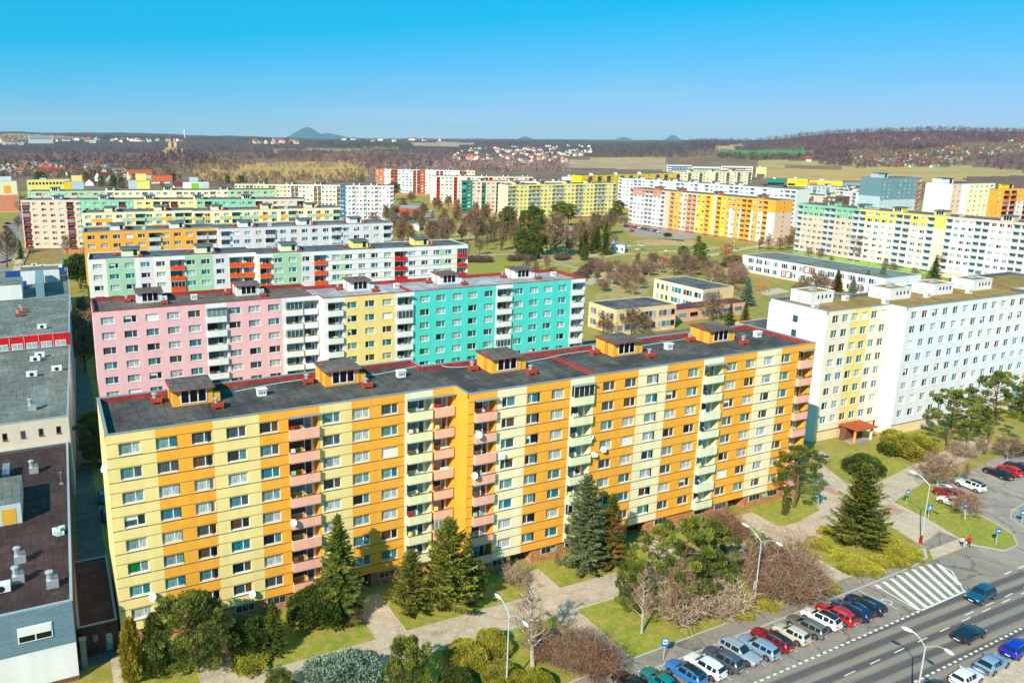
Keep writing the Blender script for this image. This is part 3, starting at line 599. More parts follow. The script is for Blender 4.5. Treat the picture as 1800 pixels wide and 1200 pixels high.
    for si, (x0, x1, yo) in enumerate(segs):
        RF.face([(x0, yo, zr), (x1, yo, zr), (x1, yo+depth, zr), (x0, yo+depth, zr)], roof if not isinstance(roof, (list, tuple)) else roof[min(si, len(roof)-1)])
        e0, e1 = x0-(.05 if si == 0 else 0), x1+(.05 if si == len(segs)-1 else 0)
        def para(a0, a1, b0, b1, um): RF.box(a0, a1, b0, b1, zr, zc-.12, um, skip='bt'); RF.box(a0-.03, a1+.03, b0-.03, b1+.03, zc-.12, zc, copmat)
        para(e0, e1, yo+.005, yo+.25, 'upstand_grey'); para(e0, e1, yo+depth-.3, yo+depth-.005, ups)
        if si == 0: para(x0+.005, x0+.3, yo+.29, yo+depth-.34, 'upstand_grey')
        if si == len(segs)-1: para(x1-.3, x1-.005, yo+.29, yo+depth-.34, ups)
        if si+1 < len(segs):
            y2 = segs[si+1][2]; lo, hi = min(yo, y2), max(yo, y2); xs = x1 if y2 < yo else x1-.25
            para(xs+.005, xs+.25, lo+.29, hi-.03, 'upstand_grey'); xq = x1-.25 if y2 < yo else x1
            para(xq+.0, xq+.25, lo+depth+.03, hi+depth-.34, ups)
    for jx, jy0, jy1 in jointx: RF.box(jx-.35, jx+.35, jy0+.3, jy1-.35, zr+.002, zr+.3, 'upstand_red')
    ro = RF.build('roof', root)
    # windows
    items = []
    cy, sy_ = math.cos(yaw), math.sin(yaw)
    for (sx0, sx1, yo) in segs:
        for x, ww, *r in wins:
            if sx0 <= x < sx1:
                for i, s in enumerate(zs): items.append((x, yo+.2, s, ww, wh, bool(r and r[0]), i))
    def dist(it): 
        wx = origin[0]+it[0]*cy-it[1]*sy_; wy = origin[1]+it[0]*sy_+it[1]*cy; return (wx-CAM[0])**2+(wy-CAM[1])**2+(it[2]-CAM[2])**2
    items.sort(key=dist); rest = MB()
    for k, (x, y, s, ww, h_, fl, i) in enumerate(items):
        v = pick_var(rg); tr = 'frame_white'
        if trim: tr = trim(x, i) or tr
        if k < 100:
            a, b = win_mesh(ww, h_, fl, v, lvl == 0, tr, far); o = link('window', a, root, (x, y, s))
            if b: link('pane', b, o)
        else:
            a, b = win_mesh(ww, h_, fl, v, False, tr, far); nm = [m.name for m in a.materials]; n0 = len(rest.v)
            rest.v += [(p.co.x+x, p.co.y+y, p.co.z+s) for p in a.vertices]
            for pl in a.polygons: rest.f.append(tuple(n0+j for j in pl.vertices)); rest.m.append(rest.mi(nm[pl.material_index]))
    if rest.v: tag(rest.build('window', root), kind='stuff')
    # balconies
    bc = {}
    for (sx0, sx1, yo) in segs:
        for q in bals:
            if sx0 <= q[0] < sx1:
                for i, s in enumerate(zs):
                    pc = q[2](i) if callable(q[2]) else q[2]; key = (round(q[1]-q[0], 2), pc, rg.random() < glaz, rg.randrange(3))
                    if key not in bc: bc[key] = balcony_mesh(key[0], pc, None, key[2], far, rg).mesh('balcony')
                    o = link('balcony', bc[key], root, (q[0], yo, s))
                    if lvl <= 1:
                        dk = (key[0], rg.randrange(9))
                        if dk not in bc: bc[dk] = loggia_door(key[0], rg, LG-.01).mesh('balcony_door')
                        link('balcony_door', bc[dk], o)
                        if rg.random() < (.85 if lvl == 0 else .3):
                            ik = (key[0], 'i', rg.randrange(9))
                            if ik not in bc: bc[ik] = loggia_item(key[0], rg)
                            link(bc[ik][0], bc[ik][1], o)
                if visors:
                    vkey = round(q[1]-q[0], 2)
                    if ('v', vkey) not in bc: vb = MB(); vb.box(-.1, vkey+.1, -.75, -.003, 0, .07, 'coping'); bc[('v', vkey)] = vb.mesh('balcony_roof')
                    link('balcony_roof', bc[('v', vkey)], root, (q[0], yo, zs[-1]+wh+.22))
    for x0, x1, z0, z1, yo in bwins:
        b = MB(); k = 3; b.box(x0, x1, yo+.24, yo+.295, z0, z1, 'frame_white')
        for i in range(k): b.box(x0+.06+i*(x1-x0-.06)/k, x0+(i+1)*(x1-x0-.06)/k, yo+.22, yo+.239, z0+.07, z1-.07, 'glass_deep')
        b.build('basement_window', root)
    for y0, z0, ww, hh in gable_wins:
        b = MB(); b.box(-.035, -.005, y0, y0+ww, z0, z0+hh, 'frame_white'); b.face([(-.04, y0+ww-.1, z0+.1), (-.04, y0+.1, z0+.1), (-.04, y0+.1, z0+hh-.1), (-.04, y0+ww-.1, z0+hh-.1)], 'glass_slate'); b.build('window', root)
    xr = segs[-1][1]; yr = segs[-1][2]
    for y0, z0, ww, hh in rgable_wins:
        b = MB(); b.box(xr+.005, xr+.035, yr+y0, yr+y0+ww, z0, z0+hh, 'frame_white'); b.face([(xr+.04, yr+y0+.08, z0+.08), (xr+.04, yr+y0+ww-.08, z0+.08), (xr+.04, yr+y0+ww-.08, z0+hh-.08), (xr+.04, yr+y0+.08, z0+hh-.08)], 'glass_deep'); b.build('window', root)
    vm = roof_vent_mb().mesh('roof_vent'); cm = chimney_mb().mesh('chimney')
    for hx in houses:
        
        if hx+6 > segs[-1][1]: continue
        yo = next(s[2] for s in segs if s[0] <= hx < s[1]); hw, hh = hsz or (4.7, 2.1); hc = hcol(hx) if callable(hcol) else hcol
        rooftop_house(root, hx, yo+depth*.61, zr, hw, min(hdepth, depth*.36), hh, hc, 'felt_moss' if hstyle == 2 else 'felt_slate' if hstyle else 'felt_brown', lvl == 0 and hstyle == 0, hglazed, hstyle)
        if vents and lvl <= 1:
            link('roof_vent', vm, ro, (hx+hw*.55+2.2, yo+depth*.42, zr)); link('roof_vent', vm, ro, (hx-1.6, yo+depth*.78, zr))
            if rg.random() < .35: link('chimney', cm, ro, (hx+hw+6, yo+depth*.62, zr))
    return root
TS = [(0, 41.61, 0.0), (41.61, 103.06, -3.56)]
TW = [(x, 2.25) for x in (1.21, 5.02, 8.83, 12.63, 16.4, 23.95, 27.7, 31.5)]+[(x, 2.05, 1) for x in (46.5, 50.24, 53.97)]+[(x, 2.1) for x in (62.26, 65.96, 69.77, 73.43, 77.27)]+[(x, 2.1, 0) for x in (84.71, 88.48)]+[(92.21, 2.0, 1), (95.95, 2.0, 1)]
TB = [(19.8, 23.4), (35.0, 38.3), (38.7, 41.4), (42.5, 45.5), (57.2, 60.5), (80.4, 83.8), (99.6, 102.5)]
TH = (8.1, 27.1, 49.7, 70.4, 89.2)
def chord(p, q, dy=0.0, L0=None):
    """origin, yaw and length of a block from the two ends of its roof edge"""
    v = np.array(q[:2])-np.array(p[:2]); L = np.hypot(*v); yaw = math.atan2(v[1], v[0]); Lx = math.sqrt(L*L-dy*dy); yaw -= math.atan2(dy, Lx)
    return (p[0], p[1], 0.0), yaw, Lx
def tblock(label, p, q, spans, balcols, roofz=25.55, **kw):
    o, yaw, Lx = chord(p, q, -3.56); s = Lx/103.06
    bals = [(a*s, b*s, *c) for (a, b), c in zip(TB, balcols)]
    return panel_block(label, o, yaw, Lx, [(a*s, b*s, y) for a, b, y in TS], [(c[0]*s, *c[1:]) for c in spans], [(w[0]*s, w[1]*s, *w[2:]) for w in TW], bals, ztop=roofz, sill0=roofz-22.15, zbot=roofz-23.45, houses=[h*s for h in kw.pop('houses', TH)], **kw)
# main block in front
S_MAIN = [(5.02, 'yellow'), (11.16, 'orange'), (16.37, 'yellow'), (23.6, 'orange'), (27.62, 'yellow'), (34.63, 'orange'), (38.5, 'mint'), (41.61, 'orange'), (45.74, 'orange'), (50.1, 'cream'), (56.91, 'orange'), (60.75, 'mint'),
  (68.22, 'orange'), (73.33, 'cream'), (80.14, 'orange'), (84.04, 'mint'), (90.66, 'orange'), (95.86, 'cream'), (103.06, 'orange')]
pk, lm, mn = ('pinkpanel', 'orange'), ('lime', 'lime'), ('mint', 'lime')
main = panel_block('long eight-storey apartment block in yellow and orange stripes nearest the street', (-5.02, 0, 0), 0, 103.06, TS, S_MAIN, TW, [(*TB[i], *c) for i, c in enumerate((pk, lm, pk, pk, lm, mn, pk))],
  line='joint', lvl=0, ups='upstand_red', houses=TH, hcol='orange', entr=[(7.2, 10.6), (26.8, 30.2), (48.7, 52.0), (68.4, 71.8), (88.0, 91.4)], gl='yellow', gr='orange', jointx=[(62.0, -3.56, 9.64)],
  bwins=[(x, x+2.3, .9, 1.85, 0.0 if x < 41 else -3.56) for x in (12.8, 16.6, 31.2, 43.0, 45.9, 53.6, 57.5, 62.4, 73.4, 81, 85.2, 92.4, 96.2)])
b = MB(); pts = [(16+i*.8, 10.6+.5*math.sin(i*.21)-(3.3 if 16+i*.8 > 44 else 0)*min(1, max(0, (16+i*.8-40)/6)), 24.95+.35*(1-abs((i % 24)/12-1))) for i in range(96)]
b.tube(pts, .035, 'frame_white', 4); b.build('cable', main)
# satellite dishes on the balconies and wall
def dish(parent, x, y, z, r, az, el, mat='dish_white'):
    b = MB(); d = np.array([math.sin(az)*math.cos(el), -math.cos(az)*math.cos(el), math.sin(el)]); a = np.cross(d, (0, 0, 1.)); a /= np.linalg.norm(a); u = np.cross(a, d); c = np.array([x, y-.35, z]); rings = []
    for t in (0.02, .5, 1):
        rings.append([tuple(c+d*(.22*r*t*t)+r*t*(math.cos(k*PI/7)*a+math.sin(k*PI/7)*u*1.1)) for k in range(14)])
    for r0, r1 in zip(rings, rings[1:]):
        for k in range(14): b.face([r0[k], r0[(k+1) % 14], r1[(k+1) % 14], r1[k]], mat)
    b.tube([(x, y, z-.1), tuple(c-d*.05)], .04, 'metal', 5); b.tube([tuple(c-u*r), tuple(c+d*r*1.1)], .02, 'metal', 4); b.box(*(v for p_ in (c+d*r*1.1,) for v in (p_[0]-.06, p_[0]+.06, p_[1]-.06, p_[1]+.06, p_[2]-.06, p_[2]+.06)), 'metal')
    return b.build('satellite_dish', parent)
for (px, py, y, r, el, mt) in ((840, 763, -4.1, .40, .55, 'dish_white'), (832, 834, -4.1, .41, .55, 'dish_white'), (1058, 788, -3.56, .40, .55, 'dish_white'), (1036, 766, -3.6, .34, .5, 'dish_white'), (1040, 797, -3.6, .33, .5, 'dish_white'), (1044, 798, -3.6, .28, .5, 'dish_white'), (515, 916, -.5, .40, .4, 'dish_white'), (443, 1041, 0, .41, .5, 'dish_white'), (268, 1046, 0, .44, .5, 'dish_white')):
    d = ray(px, py); P = CAM+d*(y-CAM[1])/d[1]; dish(main, P[0]+5.02, P[1], P[2], r, R(-35), el, mt)
dish(main, -.25, 1.0, 21.6, .45, R(-50), .5)
b = MB(); b.box(40.05+5.02+1.0, 40.05+5.02+1.9, -3.95, -3.57, 16.2, 16.85, 'frame_white'); b.build('air_conditioner', main)
for sx, yo in ((94.5, -3.56), (54.2, -3.56)):
    b = MB(); b.box(sx+1.0, sx+2.0, yo+.2, yo+.29, 1.0, 1.5, 'seagreen'); b.build('house_number_plate', main)
# the rows behind
P25 = 25.55
tblock('long pink, butter yellow and turquoise apartment block second from the street', G(163, 548, P25), G(1030, 488, P25), [(19.6, 'pink'), (23.6, 'white'), (34.2, 'pink'), (41.61, 'white'), (46.0, 'white'), (56.6, 'butter'), (60.9, 'white'), (80.0, 'turquoise'), (84.2, 'white'), (99.2, 'turquoise'), (103.06, 'white')],
  [('white', 'white')]*7, lvl=0, ups='upstand_red', roof=['felt_brown', 'felt_pale'], hcol='white', gl='pink', gr='white', base='base_grey', copmat='upstand_red', jointx=[(61.5, -3.56, 9.64)])
tb = lambda c: (c, 'offwhite')
def c_bands(x, fl, k, c):
    if x > 61.5:
        if any(a < x < b for a, b in ((80.2, 84.2), (99.4, 103.1))): return 'offwhite'
        return ('palegreen' if int(x/3.75) % 4 == 1 else 'white') if k == 'w' and int(x/3.75) % 2 else 'white'
tblock('white apartment block with green stripes and orange and red balcony fronts', G(153, 457, P25), G(823, 430, P25), [(4.4, 'offwhite'), (11.2, 'green'), (12.2, 'offwhite'), (15.8, 'lavender'), (19.5, 'offwhite'), (23.6, 'offwhite'), (26.6, 'green'), (30.8, 'green'), (34.6, 'lavender'), (46, 'offwhite'), (53.6, 'green'), (57, 'lavender'), (103.06, 'white')],
  [tb('tangerine')]*5+[tb('red')]*2, lvl=1, roof='felt_slate', hcol=lambda x: 'lime' if x < 60 else 'lemon', gl='ivory', gr='white', wallbands=c_bands, hglazed=False, hstyle=1, copmat='white', line='upstand_red', line_spans=(61.5, 103))
def d_trim(x, i):
    return 'orange' if (int(x*10) % 13 == 3 and i >= 5) else 'lemon' if (int(x*10) % 11 == 5 and i >= 5) else None
tblock('apartment block half orange and half white, fourth row from the street', G(145.6, 408, 26.3), G(690.4, 391, 26.3), [(41.61, 'amber'), (103.06, 'lavender')], [('lightgrey', 'amber')]*3+[('lightgrey', 'lavender')]*4, roofz=26.3, lvl=1, roof='felt_grey', hcol='white', gl='amber', gr='lavender', hglazed=False, hstyle=1, trim=d_trim)
def e_bands(x, fl, k, c):
    if k == 's' and fl < 8:
        q = int(x/7.6)+fl
        return ('orange', 'palegreen', 'palegreen', 'orange', 'paleyellow')[(q*7+int(x/3.8)) % 5]
tblock('pale yellow apartment block with green and orange panels under its windows', G(143, 374, 26.6), G(599.6, 364.4, 26.6), [(103.06, 'paleyellow')], [('palegreen', 'seagreen')]*7, roofz=26.6, lvl=1, roof='felt_grey', hcol='paleyellow', gl='paleyellow', wallbands=e_bands, hglazed=False, hstyle=1)
def from_pattern(pat, L, wsize=2.1):
    """cells of a facade from a letter pattern: W window, B balcony, | blank panel, . narrow gap"""
    wt = {'W': 3.5, 'B': 3.6, '|': 4.5, '.': .9, 'w': 2.6}; s = L/sum(wt[c] for c in pat); x = 0; wi = []; ba = []; edges = []
    for c in pat:
        cw = wt[c]*s
        if c in 'Ww': ww = min(wsize, cw*.66)*1.0; wi.append((x+(cw-ww)/2, ww, 0))
        if c == 'B': ba.append((x+.12*cw, x+.88*cw))
        x += cw; edges.append((x, c))
    return wi, ba, edges
def row_block(label, p, q, pat, cols, zt, bal, far=2, **kw):
    """a straight block: cols is a list of (share of length, colour)"""
    o, yaw, L = chord(p, q); wi, ba, ed = from_pattern(pat, L); n = kw.pop('n', 8); fh = kw.pop('fh', 2.8)
    acc = 0; sp = []
    for f, *c in cols: acc += f*L; sp.append((acc+1e-3, *c))
    balf = bal if callable(bal) else (lambda x: bal)
    bs = [(a, b, *balf(a/L)) for a, b in ba]; s0 = kw.pop('sill0', zt-22.2 if n == 8 else zt-2.55-fh*(n-1))
    return panel_block(label, o, yaw, L, [(0, L, 0.0)], sp, wi, bs, n=n, sill0=s0, fh=fh, ztop=zt, zbot=max(.3, s0-1.3), lvl=far, hstyle=1, **kw)
Z = 25.4
fl_ = G(36, 353.6, 25.6); fr_ = G(535, 346, 27.2); fm = fl_+(fr_-fl_)*.215
row_block('pink and mint apartment block with dark red balconies beyond the yellow one', fl_, fr_, 'BWWWWBWWWWWBWWWBBBWWWBWWWWWBWWWWB', [(.20, 'peach'), (.19, 'seagreen'), (.22, 'butter'), (.21, 'seagreen'), (.18, 'beige')], 26.2, ('maroon', 'maroon'), far=1, houses=[12, 34, 56, 80, 104], hcol='white', roof='felt_slate', gl='peach', base='brick')
row_block('cream and pale green apartment block just before the small coloured houses', G(48, 337, 26), G(484, 332, 26.6), 'WBWWWWBWWWWBWWWWBWWWWBWWWWBWWWWBWWWW', [(.3, 'palegreen'), (.5, 'paleyellow'), (.2, 'palegreen')], 26.3, ('pink', 'paleyellow'), houses=[10, 40, 72, 104], hcol='ivory', roof='felt_slate', gl='seagreen')
row_block('cream apartment block with brown balconies left of the blue gable', G(412, 323, 25), G(598, 325, 25), 'WWWBBWWWWBBWWWWBBWWWWBBWWWWB', [(.5, 'sand'), (.5, 'ivory')], 25, ('brown', 'sand'), houses=[14, 34, 54, 74], hcol='peach', roof='felt_brown')
row_block('white apartment block with pink panels and a bright blue gable', G(598, 325.5, 25), G(692, 326, 25), 'WWWBWWBWWBWWWB', [(.1, 'skyblue'), (.9, 'ice')], 24.9, ('lightgrey', 'ice'), wallbands=lambda x, fl, k, c: 'pink' if k == 's' and c == 'ice' and (int(x/2.2)+fl) % 3 == 0 else None, gl='skyblue', houses=[8, 20], hcol='white', roof='felt_grey')
row_block('long brick red and white apartment block at the edge of the woods', G(660, 297, Z), G(835, 300, Z), 'WWWWBBWWWWBBWWWWBBWWWWBBWW', [(.09, 'rust'), (.08, 'offwhite'), (.06, 'brickred'), (.22, 'lightgrey'), (.06, 'brickred'), (.34, 'offwhite'), (.05, 'rust'), (.1, 'peach')], Z, ('brickred', 'brickred'), gl='rust', houses=[8, 30, 52, 74, 94], hcol='pink', roof='felt_brown')
row_block('pale apartment block with red balcony columns, behind the teal one', G(757, 309, Z), G(937, 311, Z), '|BWWWBWWBWWWBBWWWBBWWWB', [(.5, 'ivory'), (.5, 'peach')], Z, ('red', 'red'), gl='ivory', houses=[24, 42, 60, 76], hcol='white', roof='felt_brown')
row_block('pink and white apartment block with teal balcony columns', G(812, 318, Z), G(1000, 318.5, Z), 'BWWWBWWBWWWBBWWWBBWWWB', [(.1, 'teal'), (.4, 'peach'), (.5, 'ivory')], Z, ('teal', 'teal'), gl='ivory', houses=[14, 36, 56, 70], hcol='white', roof='felt_brown')
row_block('tall lemon yellow apartment block standing behind the park trees', G(893, 325, Z), G(1084, 321, Z), 'BBWWWBBBWWWBBBWWWBBWWWBBBWWB', [(1, 'lemon')], Z, ('grey', 'lemon'), gl='paleyellow', houses=[10, 30, 52, 70], hcol='lemon', roof='felt_brown', glaz=.3)
oc = lambda f: ('lightgrey', 'lavender') if f < .3 else (('salmon', 'butter') if f < .62 else ('ochre', 'amber'))
row_block('long apartment block from white to orange facing the park', G(1108, 330, 24.3), G(1365, 352, 24.3), 'BWWWBBWWB|BWWWBBWWB|BWWWWBBWWB|', [(.26, 'lavender'), (.06, 'peach'), (.08, 'orange'), (.12, 'beige'), (.1, 'strongyellow'), (.05, 'peach'), (.04, 'strongyellow'), (.29, 'amber')], 24.3, oc, gr='orange', houses=[14, 34, 64, 96], hcol='rust', roof='felt_brown', base='base_terracotta',
  rgable_wins=[(6, 4+i*2.6, .9, 1.2) for i in range(8)], gband=(17.5, 'peach'), wallbands=lambda x, fl, k, c: 'white' if c == 'amber' and fl < 6 and (int(x/3.4) % 2) else ('salmon' if c == 'lavender' and fl >= 7 else None))
rA, rB, rC, rD = G(1404, 357, Z), G(1512, 367, Z), G(1665, 380, Z), G(1860, 396, Z)
rb = lambda f: ('lightgrey', 'palesteel')
row_block('pink and green topped apartment block, leftmost of the terrace with a green base', rA, rB, 'BWWWWBBWWWB', [(1, 'peach')], Z, rb, gl='peach', houses=[10, 26], hcol='seagreen', roof='felt_brown', base='base_green', wallbands=lambda x, fl, k, c: 'seagreen' if fl >= 7 or (fl == 6 and k == 'w') else None)
row_block('yellow topped white apartment block in the middle of the terrace with a green base', rB, rC, 'BWWWWBBWWB|', [(.93, 'ivory'), (.07, 'paleyellow')], Z, rb, houses=[10, 28], hcol='chartreuse', roof='felt_brown', base='base_green', wallbands=lambda x, fl, k, c: 'chartreuse' if fl >= 7 or (fl == 6 and k == 'w') else None)
row_block('plain white apartment block at the right end of the terrace with a sandy base', rC, rD, 'BWWWBBWWWBBWW|', [(1, 'offwhite')], Z, rb, houses=[16], hcol='peach', roof='felt_slate', base='sand', wallbands=lambda x, fl, k, c: 'peach' if fl >= 8 else None)
# white block on the right
wo = [(0, 17.0, 0.0), (17.0, 57.5, -3.3), (57.5, 80, 1.5)]
ww_ = [(1.2+i*2.62, 1.75, 0) for i in range(6)]+[(18.2+i*3.05, 1.75, 0) for i in range(13)]+[(59+i*3.4, 1.5, 0) for i in range(6)]
panel_block('large white slab block with a yellow stripe and a moss-covered roof', (119.9, 10.8, 0), R(-1.2), 80, wo, [(6.1, 'ivory'), (11.3, 'butter'), (17.0, 'ivory'), (57.5, 'ice'), (80, 'butter')], ww_, [], n=8, sill0=3.5, ztop=25.6, wh=1.5, depth=13.2, zbot=2.2, base='sand', gl='white', gr='butter', roof='felt_moss', lvl=0,
  houses=(5.0, 23.2, 36.5, 49.5), hcol='white', hglazed=False, hdepth=4.6, hstyle=2, hsz=(6.4, 2.1), vents=False, gable_wins=[(6.2, 22.0, 1.3, 1.5), (6.2, 19.2, 1.3, 1.5), (6.2, 16.4, 1.3, 1.5)], wallbands=lambda x, fl, k, c: 'white' if 17 < x < 18.1 else None)

WB = next(o for o in COL.objects if o.get('label', '').startswith('large white slab'))
cm_ = chimney_mb().mesh('chimney')
for x_, y_ in ((2.5, 5.0), (15.0, 8.2), (19.5, 3.0), (33.5, 4.0), (46.0, 3.4)): link('chimney', cm_, WB, (x_, y_, 24.88))
# ------------------------------------------------------------------ low buildings, towers, far houses
def flat_building(name, label, cat, poly, z, wall, roof, faces=(), par=.35, z0=-.2, group=None, wallf=None, cop='coping'):
    """flat-roofed building on a polygon (metres, counter-clockwise); faces = (edge, sill, height, [(start share, end share, sashes)], frame colour)"""
    c = np.mean(poly, axis=0); root = empty(name, (c[0], c[1], 0), 0, label, cat, group); P = [(p[0]-c[0], p[1]-c[1]) for p in poly]; n = len(P)
    if sum(P[i][0]*P[(i+1) % n][1]-P[(i+1) % n][0]*P[i][1] for i in range(n)) < 0: P.reverse()
    b = MB()
    for i in range(n):
        p, q = P[i], P[(i+1) % n]; b.face([(*p, z0), (*q, z0), (*q, z-.1), (*p, z-.1)], (wallf or {}).get(i, wall))
    b.build('wall', root); r = MB(); r.face([(*p, z-par) for p in P], roof)
    for i in range(n):
        p, q = np.array(P[i]), np.array(P[(i+1) % n]); u = q-p; L = np.hypot(*u); u = u/L; nn = np.array([-u[1], u[0]])
        a, d = p+u*.002+nn*.01, q-u*.26+nn*.01; r.prism([a-nn*.05, d-nn*.05, d+nn*.24, a+nn*.24], z-.1, z, cop); r.prism([a+nn*.02, d+nn*.02, d+nn*.2, a+nn*.2], z-par, z-.1, 'upstand_grey', bottom=False)
    ro = r.build('roof', root)
    for e, sill, h, cells, fc in faces:
        p, q = np.array(P[e]), np.array(P[(e+1) % n]); u = q-p; L = np.hypot(*u); u = u/L; ang = math.atan2(u[1], u[0])
        for a, d, k in cells:
            w_ = (d-a)*L; f = MB(); f.box(0, w_, -.05, -.003, 0, h, fc); sw = w_/k
            rg = random.Random(int(a*999+sill*77+e))
            for j in range(k): f.box(j*sw+.09, (j+1)*sw-.09, -.062, -.051, .1, h-.1, glass_pick(rg), skip='k')
            f.box(-.05, w_+.05, -.14, -.003, -.1, -.004, fc); f.build('window', root, (*(p+u*a*L), sill), rz=ang)
    return root, ro
def cells(n, a=.04, b=.96, fill=.62, k=2): s = (b-a)/n; return [(a+i*s+s*(1-fill)/2, a+(i+1)*s-s*(1-fill)/2, k) for i in range(n)]
def roof_unit(parent, x, y, z, kind):
    b = MB()
    if kind == 0:
        b.box(-.6, .6, -.45, .45, 0, .9, 'galvanised'); b.tube([(-.25, 0, .9), (-.25, 0, 1.7)], .28, 'galvanised', 10); b.tube([(-.25, 0, 1.7), (-.25, 0, 1.85), (-.25, 0, 2.0)], [.42, .42, .12], 'galvanised', 10); b.box(.1, .55, -.35, .35, .9, 1.25, 'metal')
    elif kind == 1:
        b.box(-.9, .9, -.5, .5, .15, 1.0, 'frame_white'); b.box(-.8, -.7, -.4, .4, 0, .15, 'dark'); b.box(.7, .8, -.4, .4, 0, .15, 'dark'); b.tube([(0, -.505, .58), (0, -.53, .58)], .36, 'dark', 12)
    elif kind == 2:
        b.box(-.7, .7, -.5, .5, .2, .75, 'vent_red'); b.box(-.6, -.5, -.4, .4, 0, .2, 'dark'); b.box(.5, .6, -.4, .4, 0, .2, 'dark'); b.tube([(-.1, 0, .75), (-.1, 0, 1.3)], .25, 'galvanised', 8); b.tube([(-.1, 0, 1.3), (-.1, 0, 1.42)], .4, 'galvanised', 8)
    else:
        b.tube([(0, 0, 0), (0, 0, 1.6)], .09, 'metal', 6); b.tube([(0, 0, 1.6), (0, 0, 1.75)], .2, 'metal', 8); b.box(-.25, .25, -.25, .25, 0, .12, 'slab')
    b.build('roof_unit', parent, (x, y, z))
for k, v in dict(siding=(136, 158, 170), lilacgrey=(186, 178, 182), plaster=(228, 214, 192)).items(): paint(k, rgb(*v), .08, .06)
def siding_mat():
    m, nt, b = new_mat('siding_tiles', .55, .3); o = nt.nodes.new('ShaderNodeTexCoord').outputs['Object']; mp = nt.nodes.new('ShaderNodeMapping'); mp.inputs['Rotation'].default_value = (PI/2, 0, 0); nt.links.new(o, mp.inputs[0])
    br = nt.nodes.new('ShaderNodeTexBrick'); br.inputs['Scale'].default_value = 1; br.inputs['Brick Width'].default_value = 2.4; br.inputs['Row Height'].default_value = .3; br.inputs['Mortar Size'].default_value = .02
    for k, v in (('Color1', rgb(116, 142, 158)), ('Color2', rgb(106, 132, 148)), ('Mortar', rgb(78, 100, 116))): br.inputs[k].default_value = v+(1,)
    nt.links.new(mp.outputs[0], br.inputs['Vector']); nt.links.new(br.outputs[0], b.inputs['Base Color'])
siding_mat()
# the service centre left of the main block, four joined buildings
r1, ro1 = flat_building('service_building', 'service building with dark brown roof and slate blue siding in the bottom left corner', 'building', [(-46, -3.2), (-9.6, -3.2), (-8.6, 43.2), (-46, 43.2)], 9.4, 'brown', 'felt_plum', par=.5, cop='galvanised')
cx1, cy1 = np.mean([(-46, -3.2), (-9.6, -3.2), (-8.6, 43.2), (-46, 43.2)], axis=0)
b = MB(); b.box(-46-cx1, -9.62-cx1, -3.32-cy1, -3.203-cy1, 4.6, 9.28, 'siding_tiles'); b.box(-46-cx1, -9.62-cx1, -3.27-cy1, -3.203-cy1, .6, 4.59, 'white'); b.build('siding', r1)
f = MB(); f.box(0, 3.2, -.1, 0, 0, 1.7, 'frame_white'); f.box(.1, 1.55, -.11, -.101, .1, .75, 'glass_night'); f.box(1.68, 3.1, -.11, -.101, .1, .75, 'glass_night'); f.box(.1, 3.1, -.14, -.101, .76, 1.62, 'blind_white'); f.build('window', r1, (-14.9-cx1, -3.33-cy1, 5.9))
for px, py, k in ((33, 1022, 0), (93, 1030, 0), (36, 987, 0), (60, 830, 0), (108, 850, 3), (3, 1040, 1)):
    q = G(px, py, 8.9); roof_unit(ro1, q[0]-cx1, q[1]-cy1, 8.9, k)
b = MB(); q = G(105, 938, 8.9)
for k in range(26): 
    a = RNG.uniform(-1, 1, 3)*(.55, .55, .35); b.box(a[0]-.25, a[0]+.25, a[1]-.2, a[1]+.2, .1, a[2]+.5, random.choice(['palesteel', 'ice', 'skyblue']))
tag(b.build('sheeting_bundle', None, (q[0], q[1], 8.9)), 'crumpled pale blue sheeting lying on the dark brown roof', 'sheeting')
b = MB(); q0, q1 = G(0, 925, 8.9), G(40, 905, 8.9); b.box(q0[0]-8, q1[0], q0[1], q0[1]+9, 8.9, 11.6, 'palesteel', 'felt_grey'); b.box(q1[0]-2.2, q1[0]-.6, q0[1]-.04, q0[1]-.003, 9.0, 11.0, 'ochre')
b.v = [(v[0]-cx1, v[1]-cy1, v[2]) for v in b.v]; b.build('rooftop_house', r1)
b = MB(); q0 = G(-5, 860, 8.9)
for i, (dx, w_, d_, h_) in enumerate(((-3, 3.2, 3.0, 2.2), (-2.5, 1.6, 5.0, 1.5), (.6, .9, 4.2, 1.3))): b.box(q0[0]+dx, q0[0]+dx+w_, q0[1]+i*.9, q0[1]+i*.9+d_, 8.9, 8.9+h_, ('frame_white', 'galvanised', 'metal')[i])
b.v = [(v[0]-cx1, v[1]-cy1, v[2]) for v in b.v]; b.build('air_handler', ro1)
r2, ro2 = flat_building('service_building', 'beige service building with slit windows and a wide grey green roof', 'building', [(-46, 43.4), (-8.2, 43.4), (-6.4, 89), (-46, 89)], 13.6, 'plaster', 'felt_grey', [(0, 11.0, 1.1, [(.62+i*.066, .637+i*.066, 1) for i in range(6)], 'brown')], cop='galvanised')
c2 = np.mean([(-46, 43.4), (-8.2, 43.4), (-6.4, 89), (-46, 89)], axis=0)
for px, py, k in ((70, 628, 1), (62, 635, 1), (68, 622, 3), (56, 662, 1), (57, 720, 0), (100, 652, 1)):
    q = G(px, py, 13.25); roof_unit(ro2, q[0]-c2[0], q[1]-c2[1], 13.25, k)
r3, ro3 = flat_building('service_building', 'service building with a bright red and white glazed front above the grey roof', 'building', [(-46, 89.2), (-6.3, 89.2), (-4.9, 130), (-46, 130)], 16.4, 'lilacgrey', 'felt_grey', par=.3, cop='galvanised')
c3 = np.mean([(-46, 89.2), (-6.3, 89.2), (-4.9, 130), (-46, 130)], axis=0)
